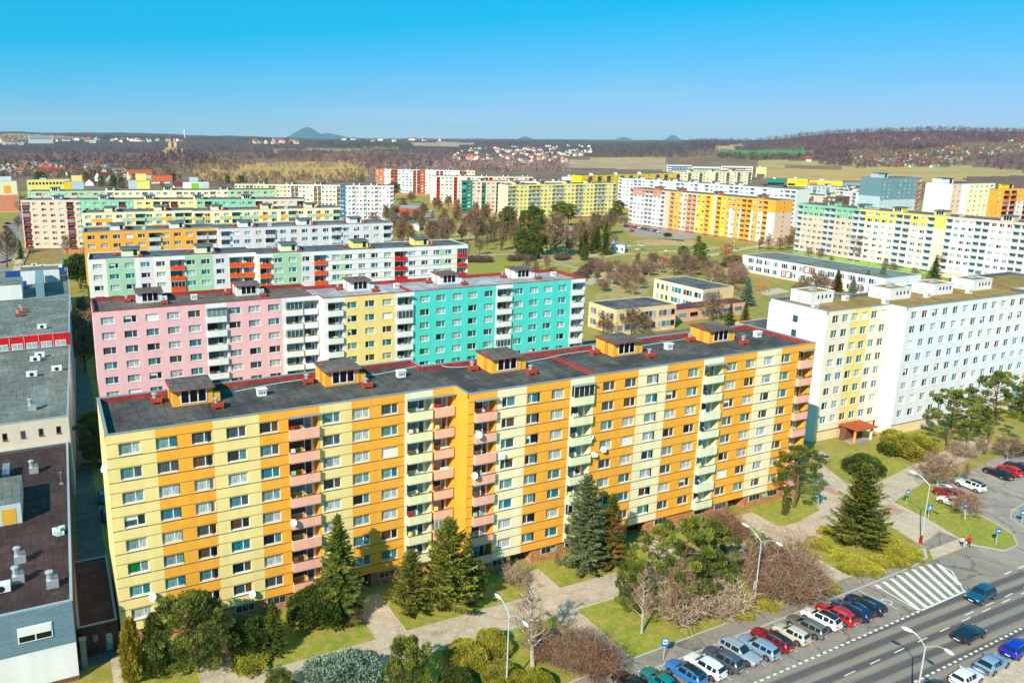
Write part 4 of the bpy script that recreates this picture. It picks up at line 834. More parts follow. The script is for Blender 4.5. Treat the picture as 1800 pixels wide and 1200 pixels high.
b = MB(); b.box(-46-c3[0], -6.4-c3[0], 89.08-c3[1], 89.197-c3[1], 13.62, 16.28, 'red'); b.build('red_front', r3)
for i in range(13):
    x = -9.2-i*2.7; f = MB(); f.box(0, 2.05, -.08, 0, 0, 1.2, 'frame_white'); f.box(.09, .98, -.092, -.081, .1, 1.12, 'glass_curtain'); f.box(1.07, 1.96, -.092, -.081, .1, 1.12, 'glass_pale')
    f.box(-.36, -.3, -.1, 0, 0, 2.6, 'frame_white')
    f.build('window', r3, (x-c3[0], 89.07-c3[1], 13.66))
for px, py, k in ((40, 550, 2), (33, 556, 2), (37, 546, 2), (75, 565, 3), (35, 585, 3), (74, 578, 1), (115, 528, 3)):
    q = G(px, py, 16.1); roof_unit(ro3, q[0]-c3[0], q[1]-c3[1], 16.1, k)
flat_building('link_building', 'low brown roofed entrance link between the service building and the main block', 'building', [(-9.4, .5), (-5.3, .5), (-5.3, 15.4), (-9.4, 15.4)], 3.7, 'brick_dark', 'felt_plum', [(0, 1.5, 1.0, [(.08, .24, 1), (.34, .5, 1)], 'brown'), (0, .05, 2.3, [(.66, .86, 1)], 'brown')], par=.1)
b = MB(); b.box(-.3, .3, -.3, .3, 0, 3.3, 'slab'); b.box(-.36, .36, -.36, .36, 3.3, 3.4, 'coping'); tag(b.build('pillar', None, (-9.0, -1.2, 0)), 'short pale concrete pillar on the grass in the shaded alley', 'pillar')
r4, ro4 = flat_building('service_building', 'lilac grey service building crowded with white roof sheds and solar panels', 'building', [(-46, 130.3), (-4.8, 130.3), (-3.6, 205), (-46, 205)], 12.2, 'lilacgrey', 'felt_grey', cop='galvanised')
c4 = np.mean([(-46, 130.3), (-4.8, 130.3), (-3.6, 205), (-46, 205)], axis=0)
def rbox(root, nm, pa, pb, z, dy, h, mat, top=None):
    q0, q1 = G(*pa, z), G(*pb, z); b = MB(); b.box(q0[0]-c4[0], q1[0]-c4[0], q0[1]-c4[1], q0[1]+dy-c4[1], z, z+h, mat, top); b.build(nm, root)
rbox(r4, 'rooftop_house', (38, 500), (106, 498), 11.85, 9, 4, 'white', 'felt_grey'); rbox(r4, 'rooftop_house', (0, 528), (40, 526), 11.85, 14, 4.0, 'white', 'felt_grey'); rbox(r4, 'air_duct', (64, 523), (79, 522), 11.85, 22, 4.3, 'bluegrey')
for px, py in ((22, 484), (30, 484), (84, 478), (94, 478), (102, 478), (24, 503), (34, 503)):
    q = G(px, py, 12.4); b = MB(); b.face([(-2, -3, 0), (2, -3, 0), (2, 3, 1.2), (-2, 3, 1.2)], 'deepblue'); b.face([(-2, 3, 1.19), (2, 3, 1.19), (2, -3, -.01), (-2, -3, -.01)], 'metal'); b.build('solar_panel', ro4, (q[0]-c4[0], q[1]-c4[1], 12.2))
for px, py, k in ((100, 495, 1), (88, 496, 1), (10, 500, 1), (75, 470, 1), (60, 468, 1), (115, 480, 3)):
    q = G(px, py, 11.85); roof_unit(ro4, q[0]-c4[0], q[1]-c4[1], 11.85, k)
flat_building('pavilion', 'low pavilion with a mossy brown roof in front of the maroon balcony block', 'building', [(-19, 258), (-4.6, 257), (-3, 306), (-17, 308)], 6, 'white', 'felt_moss')
flat_building('annex', 'small red brick annex tucked between the service building and the striped block', 'building', [(-3.2, 133), (-.6, 133), (-.6, 150), (-3.2, 150)], 5, 'brick_red', 'felt_grey', [(0, 2.0, 1.5, cells(2, k=1), 'frame_white')])
# kindergarten
wk = lambda n, k: cells(n, .03, .97, .72, k)
flat_building('kindergarten', 'nearer kindergarten wing, two cream storeys with pink window bands', 'building', [(139.8, 92), (162, 91.4), (162, 104), (139.8, 104.8)], 7.6, 'schoolbeige', 'felt_bluish', [(0, 1.1, 1.9, [(.03, .12, 1), (.14, .23, 1), (.25, .33, 1), (.37, .66, 4), (.69, .985, 4)], 'pink'), (0, 4.5, 1.9, [(.05, .13, 1), (.16, .24, 1), (.27, .33, 1), (.4, .66, 4), (.7, .98, 4)], 'pink'), (3, 4.5, 1.9, [(.08, .3, 2), (.36, .6, 2), (.68, .92, 2)], 'pink'), (3, 1.1, 1.9, [(.08, .3, 2), (.4, .62, 2), (.68, .92, 2)], 'pink')], cop='sand')
flat_building('kindergarten', 'farther kindergarten wing with a bright yellow corner and blue felt roof', 'building', [(186, 104.6), (200.2, 105), (200.4, 127), (186, 127.5)], 7.8, 'schoolbeige', 'felt_bluish', [(3, 4.6, 2.0, [(.06, .12, 1), (.16, .22, 1), (.26, .31, 1)], 'strongyellow'), (3, 1.2, 1.9, [(.06, .12, 1), (.16, .22, 1), (.26, .31, 1)], 'strongyellow'), (3, 4.6, 2.0, [(.38, .58, 3), (.62, .8, 3), (.84, .98, 2)], 'frame_white'), (3, 1.2, 1.9, [(.38, .58, 3), (.62, .8, 3), (.84, .98, 2)], 'frame_white'), (0, 4.4, 2.2, [(.0, .55, 1)], 'pink')], cop='sand', wallf={3: 'ivory'})
b = MB(); 
flat_building('kindergarten', 'single storey kindergarten corridor with a maroon roof', 'building', [(162.4, 97.5), (199, 98.2), (199, 104.4), (162.4, 104)], 4.1, 'schoolpink', 'roof_maroon', [(0, 1.2, 1.6, wk(7, 1), 'pink')], par=.05, cop='roof_maroon')
flat_building('school', 'long low white school with grey roof and red framed windows', 'building', [(266.5, 97), (287, 97), (287, 161), (266.5, 161.5)], 7.2, 'white', 'felt_grey', [(3, 1.0, 2.0, cells(14, k=3, fill=.7), 'frame_white'), (3, 4.3, 2.0, cells(14, k=3, fill=.7), 'frame_white')], cop='frame_white')
SCH = next(o for o in COL.objects if o.get('label', '').startswith('long low white school'))
b = MB()
for a, z in ((.36, .7), (.52, 4.0), (.66, .7), (.84, .7)):
    y = 161.5-64*a
    for q in ((y-2.6, y-2.3, z, z+2.7), (y+2.3, y+2.6, z, z+2.7), (y-2.3, y+2.3, z, z+.3), (y-2.3, y+2.3, z+2.4, z+2.7)): b.box(266.36, 266.44, *q, 'red')
b.v = [(v[0]-SCH.location.x, v[1]-SCH.location.y, v[2]) for v in b.v]; b.build('window_surround', SCH)
flat_building('kindergarten', 'lowest kindergarten wing with blue felt roof beside the end of the striped block', 'building', [(172, 62), (206, 62), (206, 78), (172, 78)], 4.0, 'salmon', 'felt_bluish', [(0, 1.0, 1.8, wk(8, 2), 'pink')], cop='sand')
flat_building('school', 'lower grey roofed wing of the white school running towards the white slab block', 'building', [(262, 60), (292, 60), (292, 96.6), (262, 96.6)], 4.2, 'offwhite', 'felt_grey', cop='frame_white')
flat_building('pavilion', 'park pavilion with a pale flat roof behind the dark conifers', 'building', [tuple(GD(968, 462)[:2]), tuple(GD(1014, 452)[:2]), tuple(GD(1016, 470)[:2]), tuple(GD(970, 480)[:2])], 5.5, 'darkgrey', 'felt_pale', [(0, .5, 1.8, cells(5, k=1), 'teal')], cop='frame_white')
flat_building('kiosk', 'small white and green kiosk beside the car park', 'kiosk', [tuple(GD(1080, 408)[:2]), tuple(GD(1107, 405)[:2]), tuple(GD(1109, 416)[:2]), tuple(GD(1082, 419)[:2])], 4, 'white', 'felt_pale', [(0, 1, 1.6, cells(3), 'seagreen')])
flat_building('pavilion', 'low brown shop pavilion beside the white and pink panelled block', 'building', [tuple(GD(700, 590)[:2]), tuple(GD(738, 575)[:2]), tuple(GD(742, 610)[:2]), tuple(GD(704, 625)[:2])], 5, 'brickred', 'felt_pale')
flat_building('garage', 'small garage with pale blue roof among the bare park trees', 'garage', [tuple(GD(722, 495)[:2]), tuple(GD(738, 480)[:2]), tuple(GD(740, 500)[:2]), tuple(GD(724, 512)[:2])], 3.4, 'offwhite', 'palesteel')
# entrance of the white block
b = MB(); q = G(1490, 772); e = empty('entrance_porch', (128.6, 9.0, 0), R(-1.2), 'entrance porch with a red tiled roof in front of the white block', 'porch')
b.box(-2.4, -2.1, -2.2, -1.9, 0, 3.0, 'orange'); b.box(2.1, 2.4, -2.2, -1.9, 0, 3.0, 'offwhite'); b.box(-2.4, 2.4, -.2, 1.0, 0, 3.0, 'brown'); b.box(-2.4, 2.4, -2.2, -.2, 0, .35, 'slab'); b.build('porch_wall', e)
b = MB(); b.prism([(-2.9, -2.9), (2.9, -2.9), (2.9, 1.1), (-2.9, 1.1)], 3.0, 3.16, 'brickred'); b.build('porch_roof', e)
# towers
def depth_pt(px, py, depth): d = ray(px, py); return CAM+d*depth
def tower(label, pl, pc, pr, z, wl, wr, pat, n, bal, **kw):
    C_ = G(*pc, z); yaw = kw.pop('yaw', R(-8)); ux, uy = math.cos(yaw), math.sin(yaw)
    L = next(q for q in np.arange(4, 90, .2) if P2I((C_[0]+ux*q, C_[1]+uy*q, z))[0] >= pr[0]); dep = next((q for q in np.arange(4, 40, .2) if P2I((C_[0]-uy*q, C_[1]+ux*q, z))[0] <= pl[0]), 22); L, dep = float(L), float(dep)
    wi, ba, ed = from_pattern(pat, L, 1.5)
    return panel_block(label, (C_[0], C_[1], 0), yaw, L, [(0, L, 0.0)], wr, wi, [(a, b_, *bal) for a, b_ in ba], n=n, sill0=z-2.6-2.8*(n-1), ztop=z, zbot=1.0, depth=dep, gl=wl, lvl=2, hglazed=False, hstyle=1, hdepth=8, hsz=(9, 3.2), visors=False, name='tower_block', **kw)
tower('steel blue tower block with a pale lower half', (1514, 311.5), (1552, 312.8), (1622, 312), 30.5, 'steel', [(14, 'steel'), (100, 'palesteel')], 'WW|WWWWB', 10, ('rust', 'offwhite'), gband=(17.5, 'palesteel'), houses=(8,), hcol='palesteel', wallbands=lambda x, fl, k, c: 'palesteel' if fl < 5 else 'steel')
tower('white tower block with peach and yellow window columns', (1628, 321), (1676, 323), (1750, 321.5), 32, 'white', [(7, 'peach'), (12, 'ice'), (100, 'paleyellow')], 'WW|WWWWB', 11, ('palesteel', 'ice'), houses=(4,), hcol='white')
tower('orange and yellow tower block cut by the right edge of the view', (1748, 329), (1753, 332), (1850, 331), 31, 'ochre', [(9, 'orange'), (100, 'lavender')], 'WBBWBBWW', 10, ('rust', 'brown'), houses=(6,), hcol='strongyellow', wallbands=lambda x, fl, k, c: 'orange' if fl >= 8 else None)
# rows behind the orange block
row_block('white apartment block with blue balconies behind the orange one', G(1088, 312.5, Z), G(1401, 333, Z), 'BWWWBBWWB|BWWWBBWWB|BWWWWBBWWB|BWWWBB', [(.5, 'ice'), (.5, 'white')], Z, ('palesteel', 'ice'), houses=[12, 30, 46, 66, 86, 106], hcol='white', roof='felt_pale')
row_block('deep yellow apartment block with blue balconies rising behind the white one', G(1023, 308.5, Z), G(1196, 304, Z), '|BWBWBWWBWBWW|WWBWBWWB', [(1, 'strongyellow')], Z, ('deepblue', 'strongyellow'), houses=[20, 50, 80], hcol='white', roof='felt_pale')
row_block('pale yellow apartment block in front of the ribbon window offices', G(1196, 302, 26), G(1322, 301, 26), 'WWBWWBWW|BWWBWWBWWB', [(1, 'paleyellow')], 26, ('darkgrey', 'paleyellow'), houses=[16, 40, 64], hcol='paleyellow', roof='felt_pale')
row_block('white apartment house with dark red roof edges near the yellow store', G(1300, 325, 20), G(1392, 331, 20), 'WWBWWBWWWBWWB', [(1, 'white')], 20, ('maroon', 'white'), n=6, houses=[12, 30, 48], hcol='maroon', roof='roof_maroon')
row_block('white and brick apartment block between the orange block and the steel tower', G(1403, 341, 21), G(1470, 346, 21), 'BWWBWWBWW', [(.3, 'lightgrey'), (.45, 'peach'), (.25, 'brown')], 21, ('brown', 'ivory'), n=6, houses=[14], hcol='paleyellow', roof='felt_grey')
row_block('cream apartment house with grey mansard roof left of the steel tower', G(1462, 333, 19), G(1514, 338, 19), 'WWBWWBW', [(.4, 'paleyellow'), (.6, 'ice')], 19, ('grey', 'ice'), n=5, houses=[8], hcol='paleyellow', roof='darkgrey')
row_block('pale grey apartment block with sea green gable far behind the orange block', G(1415, 325, 18), G(1508, 331, 18), 'WWBWWBWWBWWB', [(.4, 'palesteel'), (.6, 'lightgrey')], 18, ('bluegrey', 'ice'), n=5, houses=[12, 34], hcol='ivory', roof='felt_slate')
def ribbon_office(label, pl, pr, D, ztop, col, stripe, n=4):
    a, c = GD(pl, D), GD(pr, D); o, yaw, L = chord(a, c); root = empty('office_block', o, yaw, label, 'office building', 'ribbon window offices at the edge of town')
    b = MB(); b.box(0, L, 0, 18, -.2, ztop, col, 'felt_pale'); b.build('wall', root); fh = ztop/(n+.4)
    for i in range(n):
        f = MB(); f.box(1, L-1, -.12, -.003, fh*i+1.5, fh*i+3.1, 'glass_deep'); k = int(L/4)
        for j in range(k): f.box(1+j*(L-2)/k, 1+j*(L-2)/k+.5, -.16, -.121, fh*i+1.5, fh*i+3.1, col)
        f.build('window', root)
        g = MB(); g.box(L*.2, L*.8, -.1, -.003, fh*i+.5, fh*i+1.3, stripe); g.build('stripe', root)
ribbon_office('blue striped office block, leftmost of the three ribbon window offices', 1172, 1216, 1260, 18.5, 'lightgrey', 'skyblue', 5); ribbon_office('green striped office block between the blue and the pink ones', 1217, 1266, 1230, 17.5, 'lightgrey', 'vividgreen'); ribbon_office('pink striped office block, rightmost of the three ribbon window offices', 1267, 1323, 1240, 18.5, 'white', 'maroon', 5)
def far_box(name, label, cat, pl, pr, D, z, wall, roof, depth=20, bands=(), group=None):
    a, c = GD(pl, D), GD(pr, D); o, yaw, L = chord(a, c); root = empty(name, o, yaw, label, cat, group); b = MB(); b.box(0, L, 0, depth, -.2, z, wall, roof); b.build('wall', root)
    for nm, x0, x1, z0, z1, m in bands: q = MB(); q.box(L*x0, L*x1, -.15, -.003, z*z0, z*z1, m); q.build(nm, root)
    q = MB(); q.box(L*.3, L*.45, depth*.4, depth*.6, z+.003, z+1.6, 'lightgrey'); q.build('roof_unit', root)
    return root
far_box('store', 'large yellow store beyond the apartment blocks', 'store', 1386, 1422, 1090, 9, 'strongyellow', 'felt_pale', 30, [('window', .05, .4, .1, .4, 'glass_deep'), ('sign_band', .5, .9, .45, .8, 'orange')])
far_box('store', 'yellow store with a red front right of the larger yellow one', 'store', 1424, 1484, 1080, 8, 'strongyellow', 'felt_pale', 30, [('window', .02, .26, .05, .75, 'rust'), ('window', .4, .8, .1, .35, 'glass_deep')])
far_box('store', 'dark roofed store left of the yellow stores', 'store', 1350, 1384, 1090, 8, 'teal', 'felt_slate', 30, [('window', .05, .9, .1, .5, 'glass_deep')]); far_box('store', 'long low grey warehouse right of the yellow stores', 'store', 1486, 1590, 1080, 6, 'bluegrey', 'felt_pale', 26, [('window', .05, .9, .2, .6, 'glass_slate')])
far_box('warehouse', 'pale yellow billboard building on the meadow edge', 'warehouse', 1329, 1347, 1330, 15, 'butter', 'felt_pale', 6, [('window', .1, .9, .0, .35, 'darkgrey')]); far_box('warehouse', 'grey hall behind the lemon yellow block', 'warehouse', 988, 1022, 760, 21, 'lightgrey', 'felt_pale', 20, [('window', .05, .95, .6, .75, 'glass_slate')])
far_box('office_block', 'long pale office block on the skyline at far left', 'office building', 55, 98, 3300, 30, 'lightgrey', 'felt_pale', 40, [('window', .05, .95, .5, .58, 'glass_slate'), ('window', .05, .95, .7, .78, 'glass_slate'), ('window', .05, .95, .88, .94, 'glass_slate')]).location.z = 30
# coloured gables at the left edge of town
def gable(label, pl, pc, pr, yt, D, wf, ws, panels=(), top=None):
    a, c = GD(pl, D), GD(pc, D); z = height_at(pc, yt, c); o, yaw, L = chord(a, c); w_ = GD(pr, D); per = (pr-pc)/CF*D; dep = max(16, per*2.6)
    root = empty('apartment_house', o, yaw, label, 'apartment house'); b = MB(); b.box(0, L, 0, dep, -.2, z, wf, 'felt_grey', skip='r'); b.face([(L, 0, -.2), (L, dep, -.2), (L, dep, z), (L, 0, z)], ws); b.build('wall', root)
    for x0, x1, z0, z1, m in panels: q = MB(); q.box(L*x0, L*x1, -.12, -.003, z*z0, z*z1, m); q.build('wall_panel', root)
    if top: q = MB(); q.box(L*top[0], L*top[1], 4, 12, z+.003, z+top[2], top[3], 'felt_pale'); q.build('rooftop_house', root)
    for i in range(5):
        for j in range(int(dep/4)): q = MB(); q.box(L+.003, L+.06, 1+j*4, 2.6+j*4, 2+i*2.8, 3.3+i*2.8, 'glass_deep'); q.build('window', root)
    return root
gable('peach gable with an orange mural at the left edge', -60, 27, 47, 318, 665, 'paleyellow', 'mossgreen', [(.3, .98, .02, .55, 'salmon'), (.72, .86, .6, .85, 'orange')], (.3, .9, 3, 'white'))
gable('yellow and pale blue gable of a low apartment house', 110, 145, 155, 319.5, 720, 'palesteel', 'skyblue', [(0, .38, .3, .98, 'strongyellow'), (.38, .7, .0, .6, 'sand')], (.4, .95, 5, 'lemon')); gable('lime and lemon gable with a stepped top', 224, 262, 268, 317, 720, 'chartreuse', 'vividgreen', [(0, .4, .1, .97, 'palesteel'), (.4, .98, .5, .9, 'lemon')], (.35, .85, 5.5, 'lemon')); gable('white gable with a bright green panel', 320, 366, 372, 320, 720, 'white', 'bluegrey', [(.32, .62, .0, .95, 'vividgreen'), (.66, .98, 0, .97, 'palesteel')], (.25, .6, 4, 'palesteel'))
far_box('apartment_house', 'low yellow apartment house behind the peach gable', 'apartment house', 45, 121, 900, 12, 'lemon', 'felt_pale', 14, [('window', .04+i*.08, .085+i*.08, .6, .8, 'glass_deep') for i in range(11)])
# pitched roof houses
for k, v in dict(roof_orange=(190, 92, 52), roof_red=(150, 70, 54), roof_brown=(112, 78, 64), roof_grey=(120, 118, 118), roof_crimson=(150, 52, 50), stone_ruin=(196, 168, 124), rock=(150, 128, 110)).items(): paint(k, rgb(*v), .18, .1)
def house_mesh(w, d, h, rh, wall, roof, parts=False):
    b = MB(); b.box(-w/2, w/2, -d/2, d/2, -1.5, h, wall, skip='t'); r = MB() if parts else b; e = .5
    for s in (-1, 1): b.face([(s*w/2, -d/2, h), (s*w/2, d/2, h), (s*w/2, 0, h+rh)][::s], wall); r.face([(-w/2-e, s*(d/2+e), h-.3), (w/2+e, s*(d/2+e), h-.3), (w/2+e, 0, h+rh+.15), (-w/2-e, 0, h+rh+.15)][::-s], roof)
    for i in range(max(1, int(w/3))): x = -w/2+1+i*3; b.box(x, x+1.1, -d/2-.06, -d/2-.003, 1.1, 2.5, 'glass_deep')
    r.box(w*.2, w*.2+.7, -.2, .5, h+rh*.5, h+rh+1.0, 'brickred')
    return (b.mesh('wall'), r.mesh('roof')) if parts else b.mesh('house')
def house(label, px, py, w, d, h, rh, wall, roof, yaw, name='house', z=0):
    p = G(px, py); root = empty(name, (p[0], p[1], terr_xy(p[0], p[1])), yaw, label, 'house'); a, c = house_mesh(w, d, h, rh, wall, roof, True); link('wall', a, root); link('roof', c, root)
house('big house with bright orange roof behind the lime gable', 246, 316, 30, 14, 7, 6, 'ivory', 'roof_orange', .1); house('wide house with long orange roof right of the lime gable', 285, 322, 24, 16, 3, 6, 'white', 'roof_orange', -.2); house('house with crimson roof beside the white and green gable', 312, 330, 12, 10, 3, 4, 'white', 'roof_crimson', .3)
house('small house with orange roof behind the yellow and blue gable', 160, 326, 12, 10, 3, 4.5, 'white', 'roof_orange', 1.2); house('white house with a steep red roof between two dark trees', 182, 318, 18, 11, 5, 6, 'white', 'roof_red', .6); house('cream house with pointed gable and red roof', 193, 322, 9, 9, 5, 5, 'ivory', 'roof_red', 1.5); house('house with a wide red roof behind the low yellow apartments', 85, 309, 34, 16, 5, 6, 'ivory', 'roof_red', .15)
HM = [house_mesh(w_, d_, h_, r_, a, c) for w_, d_, h_, r_, a, c in ((11, 9, 4, 4, 'white', 'roof_red'), (12, 9, 5, 4.5, 'ivory', 'roof_orange'), (10, 8, 4, 3.5, 'white', 'roof_brown'), (14, 10, 6, 4, 'offwhite', 'roof_grey'), (10, 9, 4, 4, 'sand', 'roof_brown'), (13, 9, 5, 4, 'white', 'roof_orange'), (16, 10, 6, 2, 'white', 'roof_grey'), (9, 7, 3, 3, 'brown', 'roof_brown'))]
SM = [house_mesh(w_, d_, h_, r_, a, c) for w_, d_, h_, r_, a, c in ((7, 5.5, 3, 2.6, 'offwhite', 'roof_red'), (6, 5, 2.8, 2.6, 'brown', 'roof_brown'), (5.5, 5, 2.8, 2.4, 'brown', 'roof_red'), (6.5, 5, 3, 2.4, 'grey', 'roof_grey'), (6, 5.5, 3, 3, 'seagreen', 'roof_grey'), (7, 5, 3, 2.6, 'rust', 'roof_brown'), (6, 5, 3, 3, 'ochre', 'roof_brown'), (6, 5, 3, 2, 'ivory', 'grey'))]
HOUSES = []
_TPX = np.arange(-240, 2080, 8.0); _TD = np.geomspace(900, 15000, 240)
def _table():
    T = np.zeros((len(_TPX), len(_TD)))
    for i, px in enumerate(_TPX):
        d = ray(px, 300); h = d[:2]/np.hypot(*d[:2]); q = pxaz(math.atan2(h[0], h[1])-CY)
        for j, D in enumerate(_TD): T[i, j] = terrain(q, D, CAM[0]+h[0]*D, CAM[1]+h[1]*D)
    return T
_TT = _table()
def ground_at_image(px, y):
    """where the ray of a photograph pixel meets the terrain"""
    d = ray(px, y); g = np.hypot(*d[:2]); h = d[:2]/g; sl = d[2]/g; f = (px-_TPX[0])/8; i = int(min(max(f, 0), len(_TPX)-2)); f = min(max(f-i, 0), 1)
    T = _TT[i]*(1-f)+_TT[i+1]*f; e = CAM[2]+sl*_TD-T; k = np.argmax(e <= 0)
    if e[k] > 0: return None
    D = _TD[k] if k == 0 else _TD[k-1]+(_TD[k]-_TD[k-1])*e[k-1]/(e[k-1]-e[k])
    return np.array([CAM[0]+h[0]*D, CAM[1]+h[1]*D, float(np.interp(D, _TD, T))])
def village(n, poly, meshes, name, label, cat, group, sc=1.0, seed=1):
    rg = random.Random(seed); xs = [p[0] for p in poly]; ys = [p[1] for p in poly]; k = 0; tries = 0
    while k < n and tries < n*20:
        tries += 1; x, y = rg.uniform(min(xs), max(xs)), rg.uniform(min(ys), max(ys))
        if not inpoly(x, y, poly): continue
        p = ground_at_image(x, y)
        if p is None: continue
        if any((p[0]-q[0])**2+(p[1]-q[1])**2 < 13**2 for q in HOUSES): continue
        HOUSES.append((p[0], p[1])); o = link(name, rg.choice(meshes), None, (p[0], p[1], p[2]), rg.uniform(-.6, .6)+rg.choice((0, PI/2))); o.scale = (sc,)*3; tag(o, label, cat, group); k += 1
village(130, [(798, 262), (880, 260), (1000, 256), (1044, 256), (1044, 270), (990, 286), (880, 287), (800, 282)], HM, 'village_house', 'small red or white roofed house in the village below the fields', 'house', 'village houses beyond the yellow block', 1.05, 1)
village(120, [(1482, 276), (1560, 272), (1640, 270), (1712, 266), (1690, 284), (1640, 294), (1500, 294)], SM, 'garden_cabin', 'tiny garden cabin in the dense allotments at the foot of the hill', 'cabin', 'garden cabins at the foot of the hill', .85, 2)
village(62, [(1640, 262), (1700, 252), (1800, 244), (1820, 270), (1720, 274), (1650, 272)], SM, 'garden_cabin', 'tiny garden cabin on the upper slope of the hill', 'cabin', 'garden cabins on the hillside', .95, 3)
village(26, [(1490, 246), (1560, 242), (1690, 244), (1660, 256), (1500, 254)], SM, 'garden_cabin', 'pale cabin scattered below the wooded crest of the hill', 'cabin', 'cabins below the hill crest', 1.2, 4)
village(80, [(0, 246.5), (160, 245.5), (330, 246.5), (330, 250), (100, 251), (0, 256)], HM, 'village_house', 'pale house in the distant village at far left', 'house', 'distant village houses at far left', 2.0, 5)
village(16, [(440, 250), (530, 249), (530, 252.5), (440, 253)], HM, 'village_house', 'long white house on the plateau below the blue mountain', 'house', 'white houses on the plateau', 1.9, 6)
village(48, [(0, 292), (60, 290), (230, 298), (230, 312), (60, 308), (0, 304)], HM, 'village_house', 'red roofed house among bare trees at the left edge of town', 'house', 'red roofed houses left of the blocks', 1.0, 7)
village(14, [(600, 246), (840, 246), (840, 249), (600, 249)], HM, 'village_house', 'tiny house on the skyline field', 'house', 'skyline houses in the middle', 2.0, 8)
village(5, [(1405, 281), (1424, 281), (1424, 284), (1405, 284)], SM, 'farm_shed', 'small white shed on the meadow below the green field', 'shed', 'white sheds on the meadow', 1.6, 9)
# castle ruin on its knoll
c = GD(306, 1750); zc = terr_xy(c[0], c[1]); e = empty('castle_ruin', (c[0], c[1], zc-6), -CY, 'sandstone castle ruin on a knoll in the bare woods', 'castle'); rg = random.Random(4)
def rough(b, x0, x1, y0, y1, z0, z1, m):
    n = 5; t = [z1*(1-rg.uniform(0, .25)) for _ in range(n+1)]
    for i in range(n): b.face([(x0+(x1-x0)*i/n, y0, z0), (x0+(x1-x0)*(i+1)/n, y0, z0), (x0+(x1-x0)*(i+1)/n, y0, t[i+1]), (x0+(x1-x0)*i/n, y0, t[i])], m); b.face([(x0+(x1-x0)*(i+1)/n, y1, z0), (x0+(x1-x0)*i/n, y1, z0), (x0+(x1-x0)*i/n, y1, t[i]), (x0+(x1-x0)*(i+1)/n, y1, t[i+1])], m); b.face([(x0+(x1-x0)*i/n, y0, t[i]), (x0+(x1-x0)*(i+1)/n, y0, t[i+1]), (x0+(x1-x0)*(i+1)/n, y1, t[i+1]), (x0+(x1-x0)*i/n, y1, t[i])], m)
    b.face([(x0, y1, z0), (x0, y0, z0), (x0, y0, t[0]), (x0, y1, t[0])], m); b.face([(x1, y0, z0), (x1, y1, z0), (x1, y1, t[n]), (x1, y0, t[n])], m)
for nm, a in (('curtain_wall', (-16, 14, -4, -2, 0, 15)), ('keep', (-10, -3, 2, 10, 0, 32)), ('tower', (1, 8, 4, 11, 0, 35)), ('curtain_wall', (-24, -12, 0, 2, 0, 10)), ('curtain_wall', (8, 20, 2, 4, 0, 14))):
    b = MB(); rough(b, *a, 'stone_ruin'); b.build(nm, e)
c = GD(328, 5200); b = MB(); z_ = terr_xy(c[0], c[1]); b.tube([(0, 0, -5), (0, 0, 30), (0, 0, 34), (0, 0, 38), (0, 0, 60)], [4, 3, 8, 6, 1], 'white', 10); tag(b.build('water_tower', None, (c[0], c[1], z_)), 'thin white tower with a round head on the skyline above the castle', 'tower')
# ------------------------------------------------------------------ trees and shrubs
leaf('needle_dark', rgb(76, 94, 42)); leaf('needle_mid', rgb(114, 126, 50)); leaf('needle_olive', rgb(154, 152, 62)); leaf('needle_blue', rgb(150, 168, 144)); leaf('needle_blue_dark', rgb(118, 138, 118))
leaf('thuja_gold', rgb(168, 156, 46)); leaf('thuja_bronze', rgb(146, 124, 52)); leaf('yew_gold', rgb(166, 156, 56)); leaf('yew_deep', rgb(84, 104, 42)); leaf('needle_rust', rgb(172, 122, 60)); leaf('juniper_yellow', rgb(182, 172, 52))
leaf('twig_brown', rgb(144, 112, 84), .25, 0); leaf('twig_grey', rgb(172, 152, 130), .2, 0); leaf('twig_rust', rgb(160, 116, 84), .25, 0); leaf('twig_purple', rgb(136, 108, 98), .25, 0); leaf('twig_pale', rgb(200, 180, 146), .2, 0); leaf('twig_dark', rgb(104, 82, 72), .25, 0)
leaf('twig_far', rgb(148, 124, 96), .25, 0); leaf('twig_far_dark', rgb(112, 96, 76), .25, 0); leaf('bark', rgb(104, 84, 68), .3, 0); leaf('bark_pine', rgb(118, 94, 74), .3, 0); leaf('bark_pale', rgb(178, 170, 158), .25, 0)
